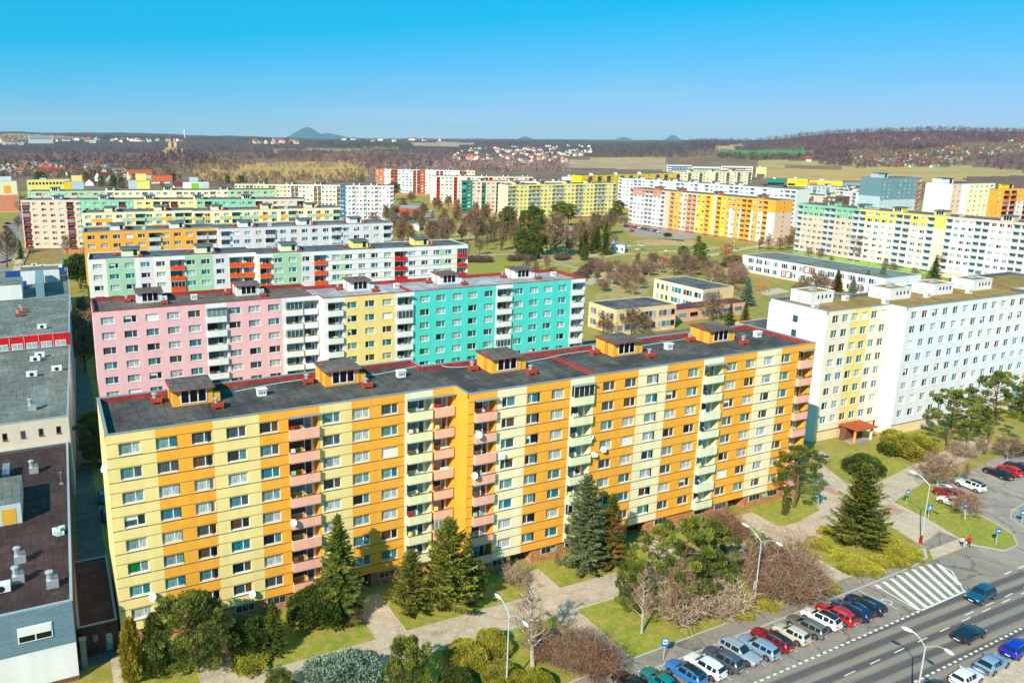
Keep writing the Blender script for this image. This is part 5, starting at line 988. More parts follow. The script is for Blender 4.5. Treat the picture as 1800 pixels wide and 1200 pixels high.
class LM:
    def __init__(s): s.q = []; s.mi = []; s.names = []
    def leaves(s, c, d, w, l, mat, flat=None):
        c = np.atleast_2d(c); n = len(c)
        if n == 0: return
        d = np.broadcast_to(np.atleast_2d(d), (n, 3)); d = d/(np.linalg.norm(d, axis=1, keepdims=True)+1e-9)
        r = RNG.normal(size=(n, 3)) if flat is None else np.tile(flat, (n, 1))+RNG.normal(size=(n, 3))*.35
        sd = np.cross(d, r); sd /= np.linalg.norm(sd, axis=1, keepdims=True)+1e-9
        w = np.broadcast_to(np.asarray(w, float), (n,))[:, None]; l = np.broadcast_to(np.asarray(l, float), (n,))[:, None]
        s.q.append(np.stack([c-sd*w*.5, c+sd*w*.5, c+d*l+sd*w*.22, c+d*l-sd*w*.22], 1))
        mats = mat if isinstance(mat, (list, tuple)) else [mat]
        for m_ in mats:
            if m_ not in s.names: s.names.append(m_)
        ix = np.array([s.names.index(m_) for m_ in mats]); s.mi.append(ix[RNG.integers(0, len(ix), n)])
    def mesh(s, name):
        q = np.concatenate(s.q).reshape(-1, 3); n = len(q)//4; me = bpy.data.meshes.new(name)
        me.vertices.add(n*4); me.vertices.foreach_set('co', q.astype(np.float32).ravel()); me.loops.add(n*4); me.loops.foreach_set('vertex_index', np.arange(n*4, dtype=np.int32))
        me.polygons.add(n); me.polygons.foreach_set('loop_start', np.arange(0, n*4, 4, dtype=np.int32)); me.polygons.foreach_set('loop_total', np.full(n, 4, np.int32))
        for m_ in s.names: me.materials.append(MATS[m_])
        me.polygons.foreach_set('material_index', np.concatenate(s.mi).astype(np.int32)); me.update(calc_edges=True); me.validate(); return me
def rv(n=None): v = RNG.normal(size=(n or 1, 3)); v /= np.linalg.norm(v, axis=1, keepdims=True); return v if n else v[0]
def spruce(H, Rd, mats, full=1.0, droop=-.25, seg=15, dens=1.0, shape=.85, base=.06, size=1.0):
    """whorls of boughs, each bough a row of needle sprays"""
    t, l = MB(), LM(); t.tube([(0, 0, -.2), (0, 0, H*.5), (0, 0, H*.97)], [.035*H*.55+.06, .02*H*.5+.03, .02], 'bark', 6)
    nb = int(190*dens*full)
    for i in range(nb):
        u = base+(1-base)*(i/nb)**.9; a = i*2.399+RNG.uniform(-.4, .4); L = Rd*(1-u)**shape*RNG.uniform(.68, 1.12)+.12; z = H*u
        d = np.array([math.cos(a), math.sin(a), droop+.45*u]); k = max(4, int(seg*2*L/Rd+4)); ts = np.linspace(.12, 1, k)+RNG.uniform(-.03, .03, k)
        P = np.array([0, 0, z])+np.outer(ts*L, d)+np.column_stack([np.zeros(k), np.zeros(k), .28*L*ts**2*.6])
        side = np.array([-math.sin(a), math.cos(a), 0]); sp = (1-ts*.55)*L*.24+.12; m_ = [mats[0]]*2+[mats[1]] if RNG.random() < .55 else [mats[1]]*2+[mats[-1]]
        for sg in (-1, 1): l.leaves(P, d*.7+side*sg*.9+rv(k)*.25, .16*size, sp*1.1, m_, np.array([0, 0, 1.]))
        l.leaves(P, d+rv(k)*.3+np.array([0, 0, .25]),   .13*size, .32*size, m_); l.leaves(P+rv(k)*.16, rv(k)+np.array([0, 0, -.3]),   .13*size, .28*size, m_)
    return t, l
def pine(H, Rd, mats, trunk='bark_pine', bare=.35, blobs=64, lean=0.0, tuft=190, br=.86, pale=False):
    t, l = MB(), LM(); top = np.array([lean*H, 0, H*.95]); bend = RNG.uniform(-.05, .05, 2)*H
    tr = [np.array([0, 0, -.2]), np.array([top[0]*.3+bend[0], bend[1], H*.35]), np.array([top[0]*.7-bend[0]*.3, -bend[1]*.4, H*.7]), top]
    t.tube(tr, [.02*H, .015*H, .009*H, .03], trunk, 7)
    for i in range(blobs):
        u = bare+(1-bare)*((i+.5)/blobs); a = i*2.399+RNG.uniform(-.5, .5); s_ = (u-bare)/(1-bare); rr = Rd*(.35+.85*math.sin(PI*min(1, .18+s_*.82))**.8)*RNG.uniform(.45, 1.08); 
        if i > blobs-5: rr *= .4
        k = min(2, int(u*3)); f = u*3-k; o = tr[k]*(1-f)+tr[min(3, k+1)]*f; c = o+np.array([math.cos(a)*rr, math.sin(a)*rr, RNG.uniform(-.3, .6)]); R0 = RNG.uniform(.55, 1.0)*Rd*.36*br
        t.tube([o-np.array([0, 0, .25*rr]), (o+c)/2+np.array([0, 0, -.12*rr]), c], [.009*H*.7, .005*H, .015], trunk, 4, False)
        n = int(tuft*(R0/(Rd*.3))**1.2); v = rv(n)*(RNG.uniform(.35, 1, n)**.5)[:, None]; P = c+v*np.array([R0, R0, R0*.5]); m_ = [mats[0]]*2+[mats[1]] if RNG.random() < .45 else [mats[1]]*2+[mats[-1]]
        l.leaves(P, v+np.array([0, 0, .95])+rv(n)*.4, .105, .32, m_)
        l.leaves(P[:n//2], v[:n//2]+rv(n//2)*.8, .105, .26, m_)
    return t, l
def column(H, Rd, mats, n=5200):
    t, l = MB(), LM(); t.tube([(0, 0, -.2), (0, 0, H*.8)], [.12, .03], 'bark', 5)
    u = RNG.uniform(0, 1, n)**.85; a = RNG.uniform(0, 2*PI, n); lob = 1+.2*np.sin(a*5+u*9)+.14*np.sin(a*9-u*17); r = Rd*np.minimum(1, (1-u)*2.0+.08)**.62*np.minimum(1, u*6+.55)*RNG.uniform(.72, 1.05, n)*lob
    P = np.column_stack([r*np.cos(a), r*np.sin(a), u*H]); d = np.column_stack([np.cos(a)*.45, np.sin(a)*.45, np.full(n, 1.0)])+rv(n)*.35; k = int(n*.6)
    l.leaves(P[:k], d[:k], .13, .34, [mats[0], mats[0], mats[1]]); l.leaves(P[k:], d[k:], .13, .32, mats); return t, l
def bush(Rx, H, mats, n=2200, lobes=13, size=.115, up=.7):
    t, l = MB(), LM(); cs = []
    for i in range(lobes): a = i*2.4+RNG.uniform(-.4, .4); q = math.sqrt((i+.3)/lobes); cs.append((np.array([math.cos(a)*Rx*.7*q, math.sin(a)*Rx*.7*q, H*(.62-.30*q)*RNG.uniform(.85, 1.15)]), RNG.uniform(.28, .42)*Rx))
    for c, r0 in cs:
        k = n//lobes; v = rv(k); v[:, 2] = np.abs(v[:, 2])*np.where(RNG.random(k) < .8, 1, -1); P = c+v*np.array([r0, r0, min(r0, H*.42)])*RNG.uniform(.7, 1.05, k)[:, None]; P[:, 2] = np.maximum(P[:, 2], .05)
        m_ = [mats[0]]*2+[mats[1]] if RNG.random() < .5 else [mats[1]]*2+[mats[-1]]; l.leaves(P, v+np.array([0, 0, up])+rv(k)*.5, size, size*1.7, m_)
    for i in range(6): a = i*1.05; t.tube([(0, 0, -.1), (math.cos(a)*Rx*.3, math.sin(a)*Rx*.3, H*.45)], [.07, .03], 'bark', 4)
    return t, l
def bare(H, Rd, mats, trunk='bark', n1=26, n2=9, n3=8, bare_h=.25, up=.9, tw=.035, leafy=0, lead=True, stems=1):
    """leafless tree: trunk, limbs, branches and fine twigs"""
    t, l = MB(), LM(); axes = []
    for s in range(stems):
        a = s*2.4; base = np.array([math.cos(a), math.sin(a), 0])*(.15*Rd if stems > 1 else 0); tip = np.array([math.cos(a)*Rd*.55*(stems > 1), math.sin(a)*Rd*.55*(stems > 1), H*RNG.uniform(.8, .98) if lead else H*.55])+np.array([*RNG.uniform(-.05, .05, 2)*H, 0])
        mid = base*.5+tip*.5+np.array([*RNG.uniform(-.03, .03, 2)*H, 0]); r0 = (.018*H+.05)/(stems**.5); t.tube([base-np.array([0, 0, .2]), mid, tip], [r0, r0*.6, .03], trunk, 6); axes.append((base, mid, tip, r0))
    for i in range(n1):
        b, m_, tp, r0 = axes[i % stems]; u = bare_h+(1-bare_h)*(i+.5)/n1; o = (b+(m_-b)*u*2) if u < .5 else (m_+(tp-m_)*(u-.5)*2); a = i*2.399+RNG.uniform(-.5, .5); L = Rd*RNG.uniform(.7, 1.15)*(1-.62*(u-bare_h)/(1-bare_h))
        d = np.array([math.cos(a), math.sin(a), up*RNG.uniform(.6, 1.2)]); d /= np.linalg.norm(d); e = o+d*L+np.array([0, 0, .12*L]); mm = (o+e)/2+rv()*.06*L; t.tube([o, mm, e], [r0*.42*(1-.5*u)+.012, r0*.2+.01, .012], trunk, 4, False)
        for j in range(n2):
            v = RNG.uniform(.3, 1); p = (o+(mm-o)*v*2) if v < .5 else (mm+(e-mm)*(v-.5)*2); d2 = d*.6+rv()*.75+np.array([0, 0, .3]); d2 /= np.linalg.norm(d2); L2 = L*RNG.uniform(.28, .5); q = p+d2*L2
            l.leaves(p, d2, tw*1.8, L2, mats[0]); f = RNG.uniform(.25, 1, n3)[:, None]; pts = p+(q-p)*f; dd = d2*.6+rv(n3)*.75+np.array([0, 0, .15]); l.leaves(pts, dd, tw, L2*RNG.uniform(.35, .7, n3), mats)
            if leafy: l.leaves(pts+rv(n3)*.1, rv(n3), .16, .2, leafy)
    return t, l
def bare_bush(Rx, H, mats, n=60, n3=12, tw=.026):
    t, l = MB(), LM()
    for i in range(n):
        a = RNG.uniform(0, 2*PI); q = RNG.uniform(.05, 1)**.6; o = np.array([math.cos(a), math.sin(a), 0])*Rx*.35*q; e = np.array([math.cos(a)*Rx*q*RNG.uniform(.8, 1.1), math.sin(a)*Rx*q*RNG.uniform(.8, 1.1), H*(1-.45*q*q)*RNG.uniform(.55, 1.12)*(1+.22*math.sin(a*3+n))]); mid = (o+e)/2+np.array([0, 0, .1*H])
        if i < 24: t.tube([o, mid, e], [.03, .016, .006], 'bark', 3, False)
        f = RNG.uniform(.2, 1, n3)[:, None]; P = np.where(f < .5, o+(mid-o)*f*2, mid+(e-mid)*(f-.5)*2); L = Rx*RNG.uniform(.2, .42, n3); dd = (e-o)/np.linalg.norm(e-o)*.6+rv(n3)*.8+np.array([0, 0, .2]); l.leaves(P, dd, tw*1.6, L, mats)
        for k in range(2): fr = RNG.uniform(.4, 1, n3)[:, None]; dn = dd/np.linalg.norm(dd, axis=1, keepdims=True); l.leaves(P+dn*L[:, None]*fr, dn*.5+rv(n3)*.8, tw, L*.6, mats)
    return t, l
PR = {}
def proto(key, tl, parts=True): PR[key] = (tl[0].mesh('trunk'), tl[1].mesh('crown'))
KIND = {}
def defk(key, fn, H, n=2):
    KIND[key] = (H, n)
    for i in range(n): proto((key, i), fn())
ND = ['needle_dark', 'needle_mid', 'needle_olive']; NM = ['needle_dark', 'needle_mid', 'needle_olive']
defk('spruce', lambda: spruce(14, 3.4, ND), 14, 2); defk('broadspruce', lambda: spruce(12, 4.6, ND, 1.1, -.12, 17, 1.1, .7), 12, 2); defk('bluespruce', lambda: spruce(9, 2.9, ['needle_blue_dark', 'needle_blue', 'needle_blue'], .8), 9, 1)
defk('tierpine', lambda: spruce(12, 4.2, ['needle_dark', 'needle_olive', 'needle_mid'], .95, .05, 17, 1.0, .62, .08, .9), 12, 1); defk('palespruce', lambda: spruce(13, 3.3, ['needle_mid', 'needle_blue_dark', 'needle_olive'], .85, -.1, 15, 1.0, .6), 13, 1); defk('rustconifer', lambda: spruce(12, 2.2, ['needle_rust', 'needle_dark', 'needle_mid'], .8, -.2), 12, 1)
defk('pine', lambda: pine(11, 3.2, ND), 11, 3); defk('pinelow', lambda: pine(9, 3.6, NM, bare=.08, blobs=84), 9, 2); defk('pinetall', lambda: pine(13, 4.2, ['needle_dark', 'needle_mid', 'needle_olive'], 'bark_pale', bare=.42, blobs=60), 13, 2)
defk('pineopen', lambda: pine(12, 3.3, ['needle_dark', 'needle_mid', 'needle_olive'], bare=.34, blobs=36, tuft=230, br=.7), 12, 3); defk('pinedense', lambda: pine(12, 3.0, ['needle_dark', 'needle_mid', 'needle_mid'], bare=.06, blobs=96), 12, 2)
defk('thujagold', lambda: column(7.5, 1.0, ['thuja_gold', 'thuja_bronze', 'juniper_yellow']), 7.5, 1); defk('thujadark', lambda: column(8, 1.25, ['needle_mid', 'needle_dark', 'yew_deep']), 8, 1)
defk('yewgold', lambda: bush(2.6, 3.4, ['yew_gold', 'needle_olive', 'juniper_yellow'], 12000), 3.4, 2); defk('yewdark', lambda: bush(2.4, 4.2, ['yew_deep', 'needle_dark', 'needle_mid'], 13000), 4.2, 2); defk('juniper', lambda: bush(2.6, 2.4, ['needle_blue', 'needle_blue_dark', 'needle_blue'], 13000, 15, .1, .2), 2.4, 1); defk('groundjuniper', lambda: bush(2.2, 1.0, ['juniper_yellow', 'needle_olive', 'yew_gold'], 3600, 16, .13, .4), 1.0, 2)
defk('birch', lambda: bare(11, 3.0, ['twig_brown', 'twig_grey', 'twig_rust'], 'bark_pale', 30, 8, 8, .22), 11, 1); defk('bare', lambda: bare(9, 4.0, ['twig_far', 'twig_far_dark', 'twig_brown'], 'bark', 30, 9, 9, .2, .8, .07), 9, 3); defk('bareround', lambda: bare(8, 4.4, ['twig_brown', 'twig_far', 'twig_purple'], 'bark_pale', 32, 10, 9, .15, .6, .05, lead=False), 8, 2)
defk('poplar', lambda: bare(19, 1.5, ['twig_far', 'twig_far_dark', 'twig_brown'], 'bark', 70, 8, 8, .06, 2.6, .12), 19, 2); defk('barebig', lambda: bare(12, 5.4, ['twig_far', 'twig_far_dark', 'twig_brown'], 'bark', 40, 11, 9, .14, .9, .10), 12, 3)
defk('brownbush', lambda: bare_bush(2.8, 3.6, ['twig_rust', 'twig_brown', 'twig_dark'], 110, 18), 3.6, 2); defk('brownbushbig', lambda: bare_bush(4.2, 6.4, ['twig_brown', 'twig_grey', 'twig_rust', 'twig_dark', 'twig_purple'], 190, 22, .026), 6.4, 2); defk('greybush', lambda: bare_bush(2.4, 3.0, ['twig_grey', 'twig_purple', 'twig_pale'], 80, 14), 3, 1); defk('hedge', lambda: bare_bush(2.4, 1.9, ['twig_dark', 'twig_dark', 'twig_purple'], 110, 16, .06), 1.9, 2)
CAT = dict(yewgold='shrub', yewdark='shrub', juniper='shrub', groundjuniper='shrub', brownbush='shrub', brownbushbig='shrub', greybush='shrub', hedge='hedge')
NAME = dict(spruce='spruce_tree', broadspruce='spruce_tree', bluespruce='blue_spruce', palespruce='conifer_tree', tierpine='pine_tree', rustconifer='conifer_tree', pine='pine_tree', pinelow='pine_tree', pinetall='pine_tree', pinedense='pine_tree', pineopen='pine_tree', thujagold='thuja', thujadark='thuja', yewgold='yew_shrub', yewdark='yew_shrub', juniper='juniper_shrub', groundjuniper='juniper_shrub', birch='birch_tree', bare='bare_tree', bareround='bare_tree', poplar='poplar_tree', barebig='bare_tree', brownbush='bare_shrub', brownbushbig='bare_shrub', greybush='bare_shrub', hedge='hedge')
TC = [0]
def plant(kind, p, H, wid, label, group=None, rz=None):
    """one plant standing at p: H metres tall, wid scales its spread"""
    H0, n = KIND[kind]; i = TC[0] % n; TC[0] += 1; s = H/H0
    e = empty(NAME[kind], (p[0], p[1], terr_xy(p[0], p[1])), RNG.uniform(0, 6.28) if rz is None else rz, label, CAT.get(kind, 'tree'), group, (s*wid, s*wid, s))
    link('trunk' if CAT.get(kind) is None else 'stem', PR[(kind, i)][0], e); link('crown' if CAT.get(kind) is None else 'foliage', PR[(kind, i)][1], e); return e
SHR = dict(brownbushbig=(.72, .74), brownbush=(.78, .8), greybush=(.78, .8), yewgold=(.8, .85), yewdark=(.85, .9), juniper=(.8, .85))
def plpx(kind, base, top, wid, label, group=None, H=None):
    P = G(*base); h = H or height_at(*top, P); fh, fw = SHR.get(kind, (1, 1)); h *= fh; wid *= fw/fh; return plant(kind, P, h, wid, label, group)
# along the front of the main block, left to right
plpx('thujagold', (234, 1196), (232, 1088), 1.0, 'golden brown columnar thuja at the bottom left corner of the striped block'); plpx('thujadark', (276, 1186), (272, 1080), 1.05, 'dark green columnar thuja right beside the golden one')
plpx('pinelow', (338, 1172), (350, 1046), 1.0, 'wide bushy light green pine between the dark thuja and the entrance path'); plpx('yewdark', (440, 1150), (430, 1058), .8, 'dark yew left of the bushy spruce by the second lawn'); plpx('broadspruce', (482, 1150), (482, 1056), .62, 'low bushy spruce on the lawn below the pink balconies')
plpx('spruce', (596, 1085), (584, 906), 1.1, 'tall spruce rising in front of the green and pink balcony columns'); plpx('yewdark', (556, 1100), (545, 1000), .95, 'dark spreading yew at the foot of the tall spruce'); plpx('yewdark', (598, 1092), (590, 1020), .9, 'second dark yew right of the tall spruce'); plpx('brownbush', (618, 1098), (610, 1060), .7, 'small rusty bare shrub at the corner of the lawn below the tall spruce')
plpx('tierpine', (722, 1078), (728, 968), .95, 'rounded pine left of the layered one before the orange step'); plpx('tierpine', (788, 1074), (795, 912), .9, 'layered broad conifer in front of the orange step of the block'); plpx('pinedense', (836, 1060), (838, 985), .85, 'small dark pine just right of the layered conifer')
plpx('greybush', (905, 1028), (905, 985), .8, 'small bare shrub beside the middle entrance'); plpx('bare', (978, 1000), (975, 970), .5, 'thin leafless sapling on the grass right of the middle entrance')
plpx('palespruce', (1024, 1006), (1024, 836), .95, 'pale bluish conifer overlapping the green balcony column'); plpx('rustconifer', (1072, 998), (1078, 868), 1.15, 'rust tinged conifer right of the pale bluish one'); plpx('yewdark', (1098, 1000), (1098, 950), .7, 'dark yew in the shade behind the rust tinged conifer')
plpx('birch', (1128, 1112), (1130, 985), .8, 'nearly bare tree with a pale trunk at the front of the pine thicket'); plpx('pineopen', (1150, 1062), (1140, 922), .85, 'pine behind the pale trunked tree, left in the thicket'); plpx('pineopen', (1196, 1080), (1200, 905), .8, 'pine with an open crown in the middle of the thicket'); plpx('pineopen', (1240, 1060), (1240, 908), .85, 'tall pine at the right of the thicket behind the brown shrubs'); plpx('bare', (1188, 1096), (1190, 985), .7, 'slim bare tree with a pale stem before the pines')
plpx('pinelow', (1108, 1072), (1105, 985), .6, 'small bushy pine at the left edge of the thicket'); plpx('pineopen', (1262, 1030), (1268, 925), .8, 'dark pine behind the bare brown shrubs left of the lamp')
for i, (b_, t_, k, wd, lb) in enumerate((((1195, 1092), (1190, 1015), 'greybush', 1.05, 'tangled grey bare shrub under the big spreading pine'), ((1226, 1082), (1232, 960), 'pineopen', .7, 'olive pine between the grey bare shrub and the lamp'), ((1262, 1072), (1262, 1000), 'greybush', 1.1, 'grey brown bare shrub nearest the lamp with a red base'),
   ((1370, 1052), (1372, 915), 'brownbushbig', 1.1, 'large rusty bare shrub right of the double lamp'), ((1330, 1030), (1332, 938), 'pineopen', .75, 'slim olive pine directly behind the lamp post'), ((1410, 1040), (1405, 965), 'brownbushbig', .8, 'rusty bare shrub at the right end of the thicket'), ((1272, 945), (1270, 888), 'brownbush', 1.15, 'rusty bare shrub beside the brick base at the right'),
   ((1005, 1172), (1000, 1085), 'brownbushbig', 1.0, 'broad bare brown shrub right of the leafless birch'), ((965, 1160), (965, 1100), 'brownbush', 1.0, 'bare brown shrub at the foot of the leafless birch'), ((1040, 1180), (1035, 1110), 'brownbush', 1.2, 'bare brown shrub nearest the short path to the pavement'))): plpx(k, b_, t_, wd, lb)
plpx('birch', (937, 1172), (946, 1004), 1.0, 'leafless birch with a pale trunk among the brown shrubs'); plpx('yewgold', (820, 1172), (820, 1112), .95, 'yellow green evergreen shrub left of the front lamp'); plpx('yewgold', (862, 1150), (860, 1096), .95, 'yellow green evergreen shrub just behind the front lamp'); plpx('yewgold', (880, 1205), (880, 1160), 1.3, 'yellow green evergreen shrub at the foot of the front lamp'); plpx('yewgold', (935, 1215), (935, 1170), 1.2, 'yellow green evergreen shrub right of the front lamp foot')
plpx('pinelow', (716, 1232), (716, 1122), .72, 'bushy young pine at the bottom edge below the path'); plpx('juniper', (604, 1216), (600, 1150), 1.25, 'blue grey spreading juniper at the bottom edge'); plpx('pinelow', (492, 1228), (490, 1176), .9, 'small dark pine at the bottom edge left of the blue grey juniper'); plpx('yewdark', (800, 1225), (795, 1150), .75, 'dark evergreen shrub in the shade between the pine and the lamp')
plpx('groundjuniper', (440, 1172), (440, 1158), 1.0, 'low green clump at the lawn corner by the entrance path')
# right of the main block
plpx('pineopen', (1396, 892), (1412, 782), 1.1, 'leaning pine with a bare pink trunk at the right end of the block'); plpx('pinedense', (1378, 905), (1376, 850), .35, 'ivy clad stump beside the leaning pine'); plpx('tierpine', (1506, 962), (1518, 816), .95, 'full dark pine standing on the yellow groundcover'); plpx('pinedense', (1478, 958), (1482, 918), .9, 'low spreading pine at the left foot of the full dark pine')
plpx('yewdark', (1516, 835), (1518, 780), 1.2, 'rounded evergreen shrub on the lawn before the white block'); plpx('yewdark', (1562, 800), (1548, 762), 1.05, 'grey green shrub left of the golden yew by the porch'); plpx('yewgold', (1592, 797), (1588, 742), 1.35, 'wide golden brown yew in front of the white block'); plpx('brownbush', (1492, 825), (1490, 796), .8, 'rusty shrub left of the rounded evergreen')
plpx('pineopen', (1664, 790), (1660, 680), 1.1, 'bushy pine before the white block, left of the taller one'); plpx('pineopen', (1738, 778), (1742, 648), .95, 'taller open pine before the white block'); plpx('pineopen', (1700, 785), (1706, 700), 1.0, 'dark pine filling the gap between two pines at the white block'); plpx('spruce', (1798, 738), (1798, 630), 1.0, 'spruce at the right edge before the yellow end of the white block'); plpx('greybush', (1690, 800), (1690, 770), 1.3, 'grey bare shrub below the pines at the white block')
plpx('bareround', (1648, 858), (1655, 775), .95, 'wide pinkish bare tree left of the parked white car'); plpx('bareround', (1770, 808), (1775, 752), 1.0, 'wide pale bare tree above the red parked car'); plpx('bareround', (1696, 912), (1712, 850), .85, 'bare tree between the white car and the round sign'); plpx('bareround', (1722, 800), (1715, 760), .7, 'small bare tree behind the parking lot'); plpx('yewdark', (1795, 800), (1795, 770), 1.0, 'dark shrub behind the parked cars at the right edge'); plpx('bare', (1695, 848), (1695, 815), .5, 'thin bare sapling behind the white car')
for i in range(22):                         # yellow evergreen groundcover patches
    x, y = ((1462, 935), (1480, 975), (1500, 985), (1520, 990), (1545, 985), (1570, 970), (1590, 965), (1560, 945), (1540, 960), (1575, 985), (1440, 955), (1600, 975), (1310, 1062), (1300, 1075), (1345, 1060), (1440, 1020), (1425, 1032), (1450, 1030), (1500, 1000), (1530, 1000), (1285, 1070), (1405, 1045))[i]
    plpx('groundjuniper', (x, y+4), (x, y-6), 1.3, 'low yellow green groundcover juniper on the lawns by the pavement', 'groundcover junipers by the pavement', H=.7)
# alleys on the left
plpx('pinedense', (168, 820), (166, 722), .95, 'pine in the alley between the service building and the striped block'); plpx('barebig', (150, 655), (150, 555), 1.0, 'wide bare tree in the alley beside the pink block'); plpx('yewdark', (142, 508), (140, 412), .7, 'dark green tree beside the orange end wall'); plpx('barebig', (145, 560), (145, 520), .8, 'bare shrubby tree beside the white striped end wall'); plpx('spruce', (37, 455), (38, 422), 1.1, 'dark spruce by the street at the left edge'); plpx('bare', (12, 470), (5, 400), 1.0, 'bare tree by the street at the left edge'); plpx('bare', (118, 450), (118, 412), .8, 'bare tree before the maroon balconies'); plpx('bare', (42, 385), (44, 345), .9, 'bare tree before the peach gable'); plpx('bare', (32, 405), (34, 378), .9, 'bare street tree by the left car park')
# park behind the turquoise block
gp = 'bare trees of the park'
for x, y, h, k in ((700, 425, 9, 'barebig'), (722, 430, 10, 'barebig'), (690, 410, 10, 'barebig'), (712, 402, 11, 'barebig'), (742, 405, 11, 'barebig'), (760, 412, 9, 'barebig'), (768, 430, 12, 'barebig'), (795, 418, 10, 'bare'), (812, 424, 11, 'barebig'), (818, 408, 12, 'barebig'), (838, 428, 13, 'barebig'), (845, 410, 12, 'bare'), (862, 425, 12, 'barebig'), (856, 440, 10, 'bare'), (843, 448, 9, 'bare'), (820, 455, 9, 'bare'), (905, 432, 12, 'bare'), (948, 415, 12, 'barebig'), (968, 440, 11, 'barebig'),
  (975, 452, 16, 'barebig'), (985, 430, 12, 'bare'), (1000, 448, 10, 'barebig'), (1012, 435, 12, 'barebig'), (1030, 420, 10, 'bareround'), (1040, 446, 10, 'rustconifer'), (1020, 450, 9, 'rustconifer'), (1050, 432, 9, 'bareround'), (655, 400, 9, 'bare'), (665, 420, 8, 'bare'), (780, 395, 10, 'barebig'), (800, 388, 9, 'barebig'), (760, 392, 9, 'bare'), (735, 388, 9, 'bareround'), (880, 398, 10, 'barebig'), (920, 395, 10, 'barebig'), (1095, 400, 9, 'bareround'), (1080, 432, 8, 'bareround'), (925, 480, 6, 'bare'), (960, 475, 7, 'bare'), (940, 498, 8, 'bare')):
    plant(k, G(x, y), h*RNG.uniform(.8, 1.25), RNG.uniform(.55, 1.1), 'leafless brown tree in the park between the turquoise and the lemon yellow blocks' if k != 'rustconifer' else 'rust tinged conifer among the bare park trees', gp if k != 'rustconifer' else 'rusty conifers of the park')
for x, y in ((705, 438), (716, 416), (730, 398), (750, 418), (775, 408), (788, 428), (803, 400), (826, 416), (850, 398), (868, 432), (884, 440), (900, 412), (912, 402), (940, 402), (955, 428), (972, 408), (995, 432), (1008, 420), (1022, 440), (1035, 432), (1044, 420), (1060, 418), (1072, 412), (678, 392), (690, 398), (780, 440), (760, 436), (835, 402)):
    plant('barebig', G(x, y), RNG.uniform(6, 16), RNG.uniform(.5, 1.0), 'leafless brown tree in the park between the turquoise and the lemon yellow blocks', gp)
for x, y, t in ((836, 432, 366), (848, 420, 365), (881, 440, 364), (897, 425, 368), (906, 432, 364), (914, 420, 366), (929, 425, 362), (921, 432, 370), (868, 415, 370)): plpx('poplar', (x, y), (x, t), 1.0, 'slender leafless poplar in the row rising before the lemon yellow block', 'poplar row of the park')
for x, y, t, k, wd, lb in ((892, 415, 362, 'pinedense', 1.1, 'dark pine behind the poplar row'), (934, 428, 360, 'pinedense', 1.0, 'tallest dark pine right of the poplar row'), (918, 448, 400, 'pinedense', 1.2, 'broad dark pine at the left front of the conifer group'), (945, 450, 392, 'pinedense', 1.1, 'dark pine in the middle of the conifer group'), (962, 445, 402, 'pine', 1.1, 'dark pine at the right of the conifer group'), (930, 455, 418, 'yewdark', .9, 'dark shrub under the conifer group'),
  (985, 400, 355, 'pine', 1.2, 'dark pine left of the park pavilion roof'), (998, 398, 358, 'pine', 1.1, 'second dark pine behind the park pavilion'), (1048, 402, 376, 'pinedense', 1.5, 'rounded dark evergreen right of the park pavilion'), (1063, 448, 386, 'spruce', .9, 'tall dark spruce by the playground'), (1048, 440, 398, 'broadspruce', .8, 'second spruce left of the tall one by the playground'), (1028, 442, 404, 'rustconifer', 1.3, 'rusty conifer left of the playground spruces'), (1027, 458, 430, 'thujadark', 1.3, 'bright green thuja before the playground spruces'), (1086, 388, 352, 'pine', 1.0, 'pine at the right end of the lemon yellow block'),
  (645, 380, 356, 'pinedense', 1.7, 'round dark evergreen beside the end of the yellow and green block'), (692, 352, 320, 'pine', 1.1, 'dark pine before the brick red block'), (762, 348, 326, 'pine', .9, 'dark pine between the brick red and red balconied blocks'), (810, 372, 348, 'pinedense', 1.2, 'dark evergreen before the teal balconies'), (1228, 470, 425, 'pinedense', 1.1, 'dark pine above the bare shrubs near the kindergarten'), (1200, 462, 432, 'pine', 1.0, 'pine left of the dark one near the kindergarten'), (1290, 480, 448, 'pinedense', 1.5, 'bright green pine beside the white school'), (1272, 470, 455, 'yewdark', 1.0, 'round shrub left of the bright green pine'), (1260, 475, 462, 'spruce', .8, 'little spruce near the playground castle'),
  (1312, 537, 490, 'bluespruce', 1.0, 'blue spruce between the kindergarten and the white block'), (1282, 572, 532, 'spruce', 1.1, 'dark spruce behind the roof end of the striped block, left of its twin'), (1308, 572, 528, 'spruce', 1.0, 'dark spruce behind the roof end of the striped block, right of its twin'), (1470, 512, 474, 'rustconifer', 1.7, 'rust brown conifer left of the blue spruces'), (1498, 515, 486, 'bluespruce', .9, 'smallest of the blue spruces behind the moss roof'), (1522, 515, 474, 'bluespruce', 1.05, 'middle blue spruce behind the moss roof'), (1548, 514, 468, 'bluespruce', 1.1, 'rightmost blue spruce behind the moss roof'), (1640, 498, 452, 'spruce', 1.35, 'tall lone spruce before the plain white terrace block'),
  (1580, 500, 484, 'thujadark', 1.0, 'small dark cypress by the far car park'), (1228, 425, 414, 'pinedense', 1.2, 'small round pine on the lawn before the orange block'), (1173, 416, 405, 'yewdark', 1.4, 'dark shrub by the car park before the pink section'), (1205, 560, 545, 'yewgold', 1.0, 'small evergreen shrub by the nearer kindergarten wing'), (1408, 412, 380, 'thujadark', .8, 'dark cypress in the gap between orange block and terrace')): plpx(k, (x, y), (x, t), wd, lb)
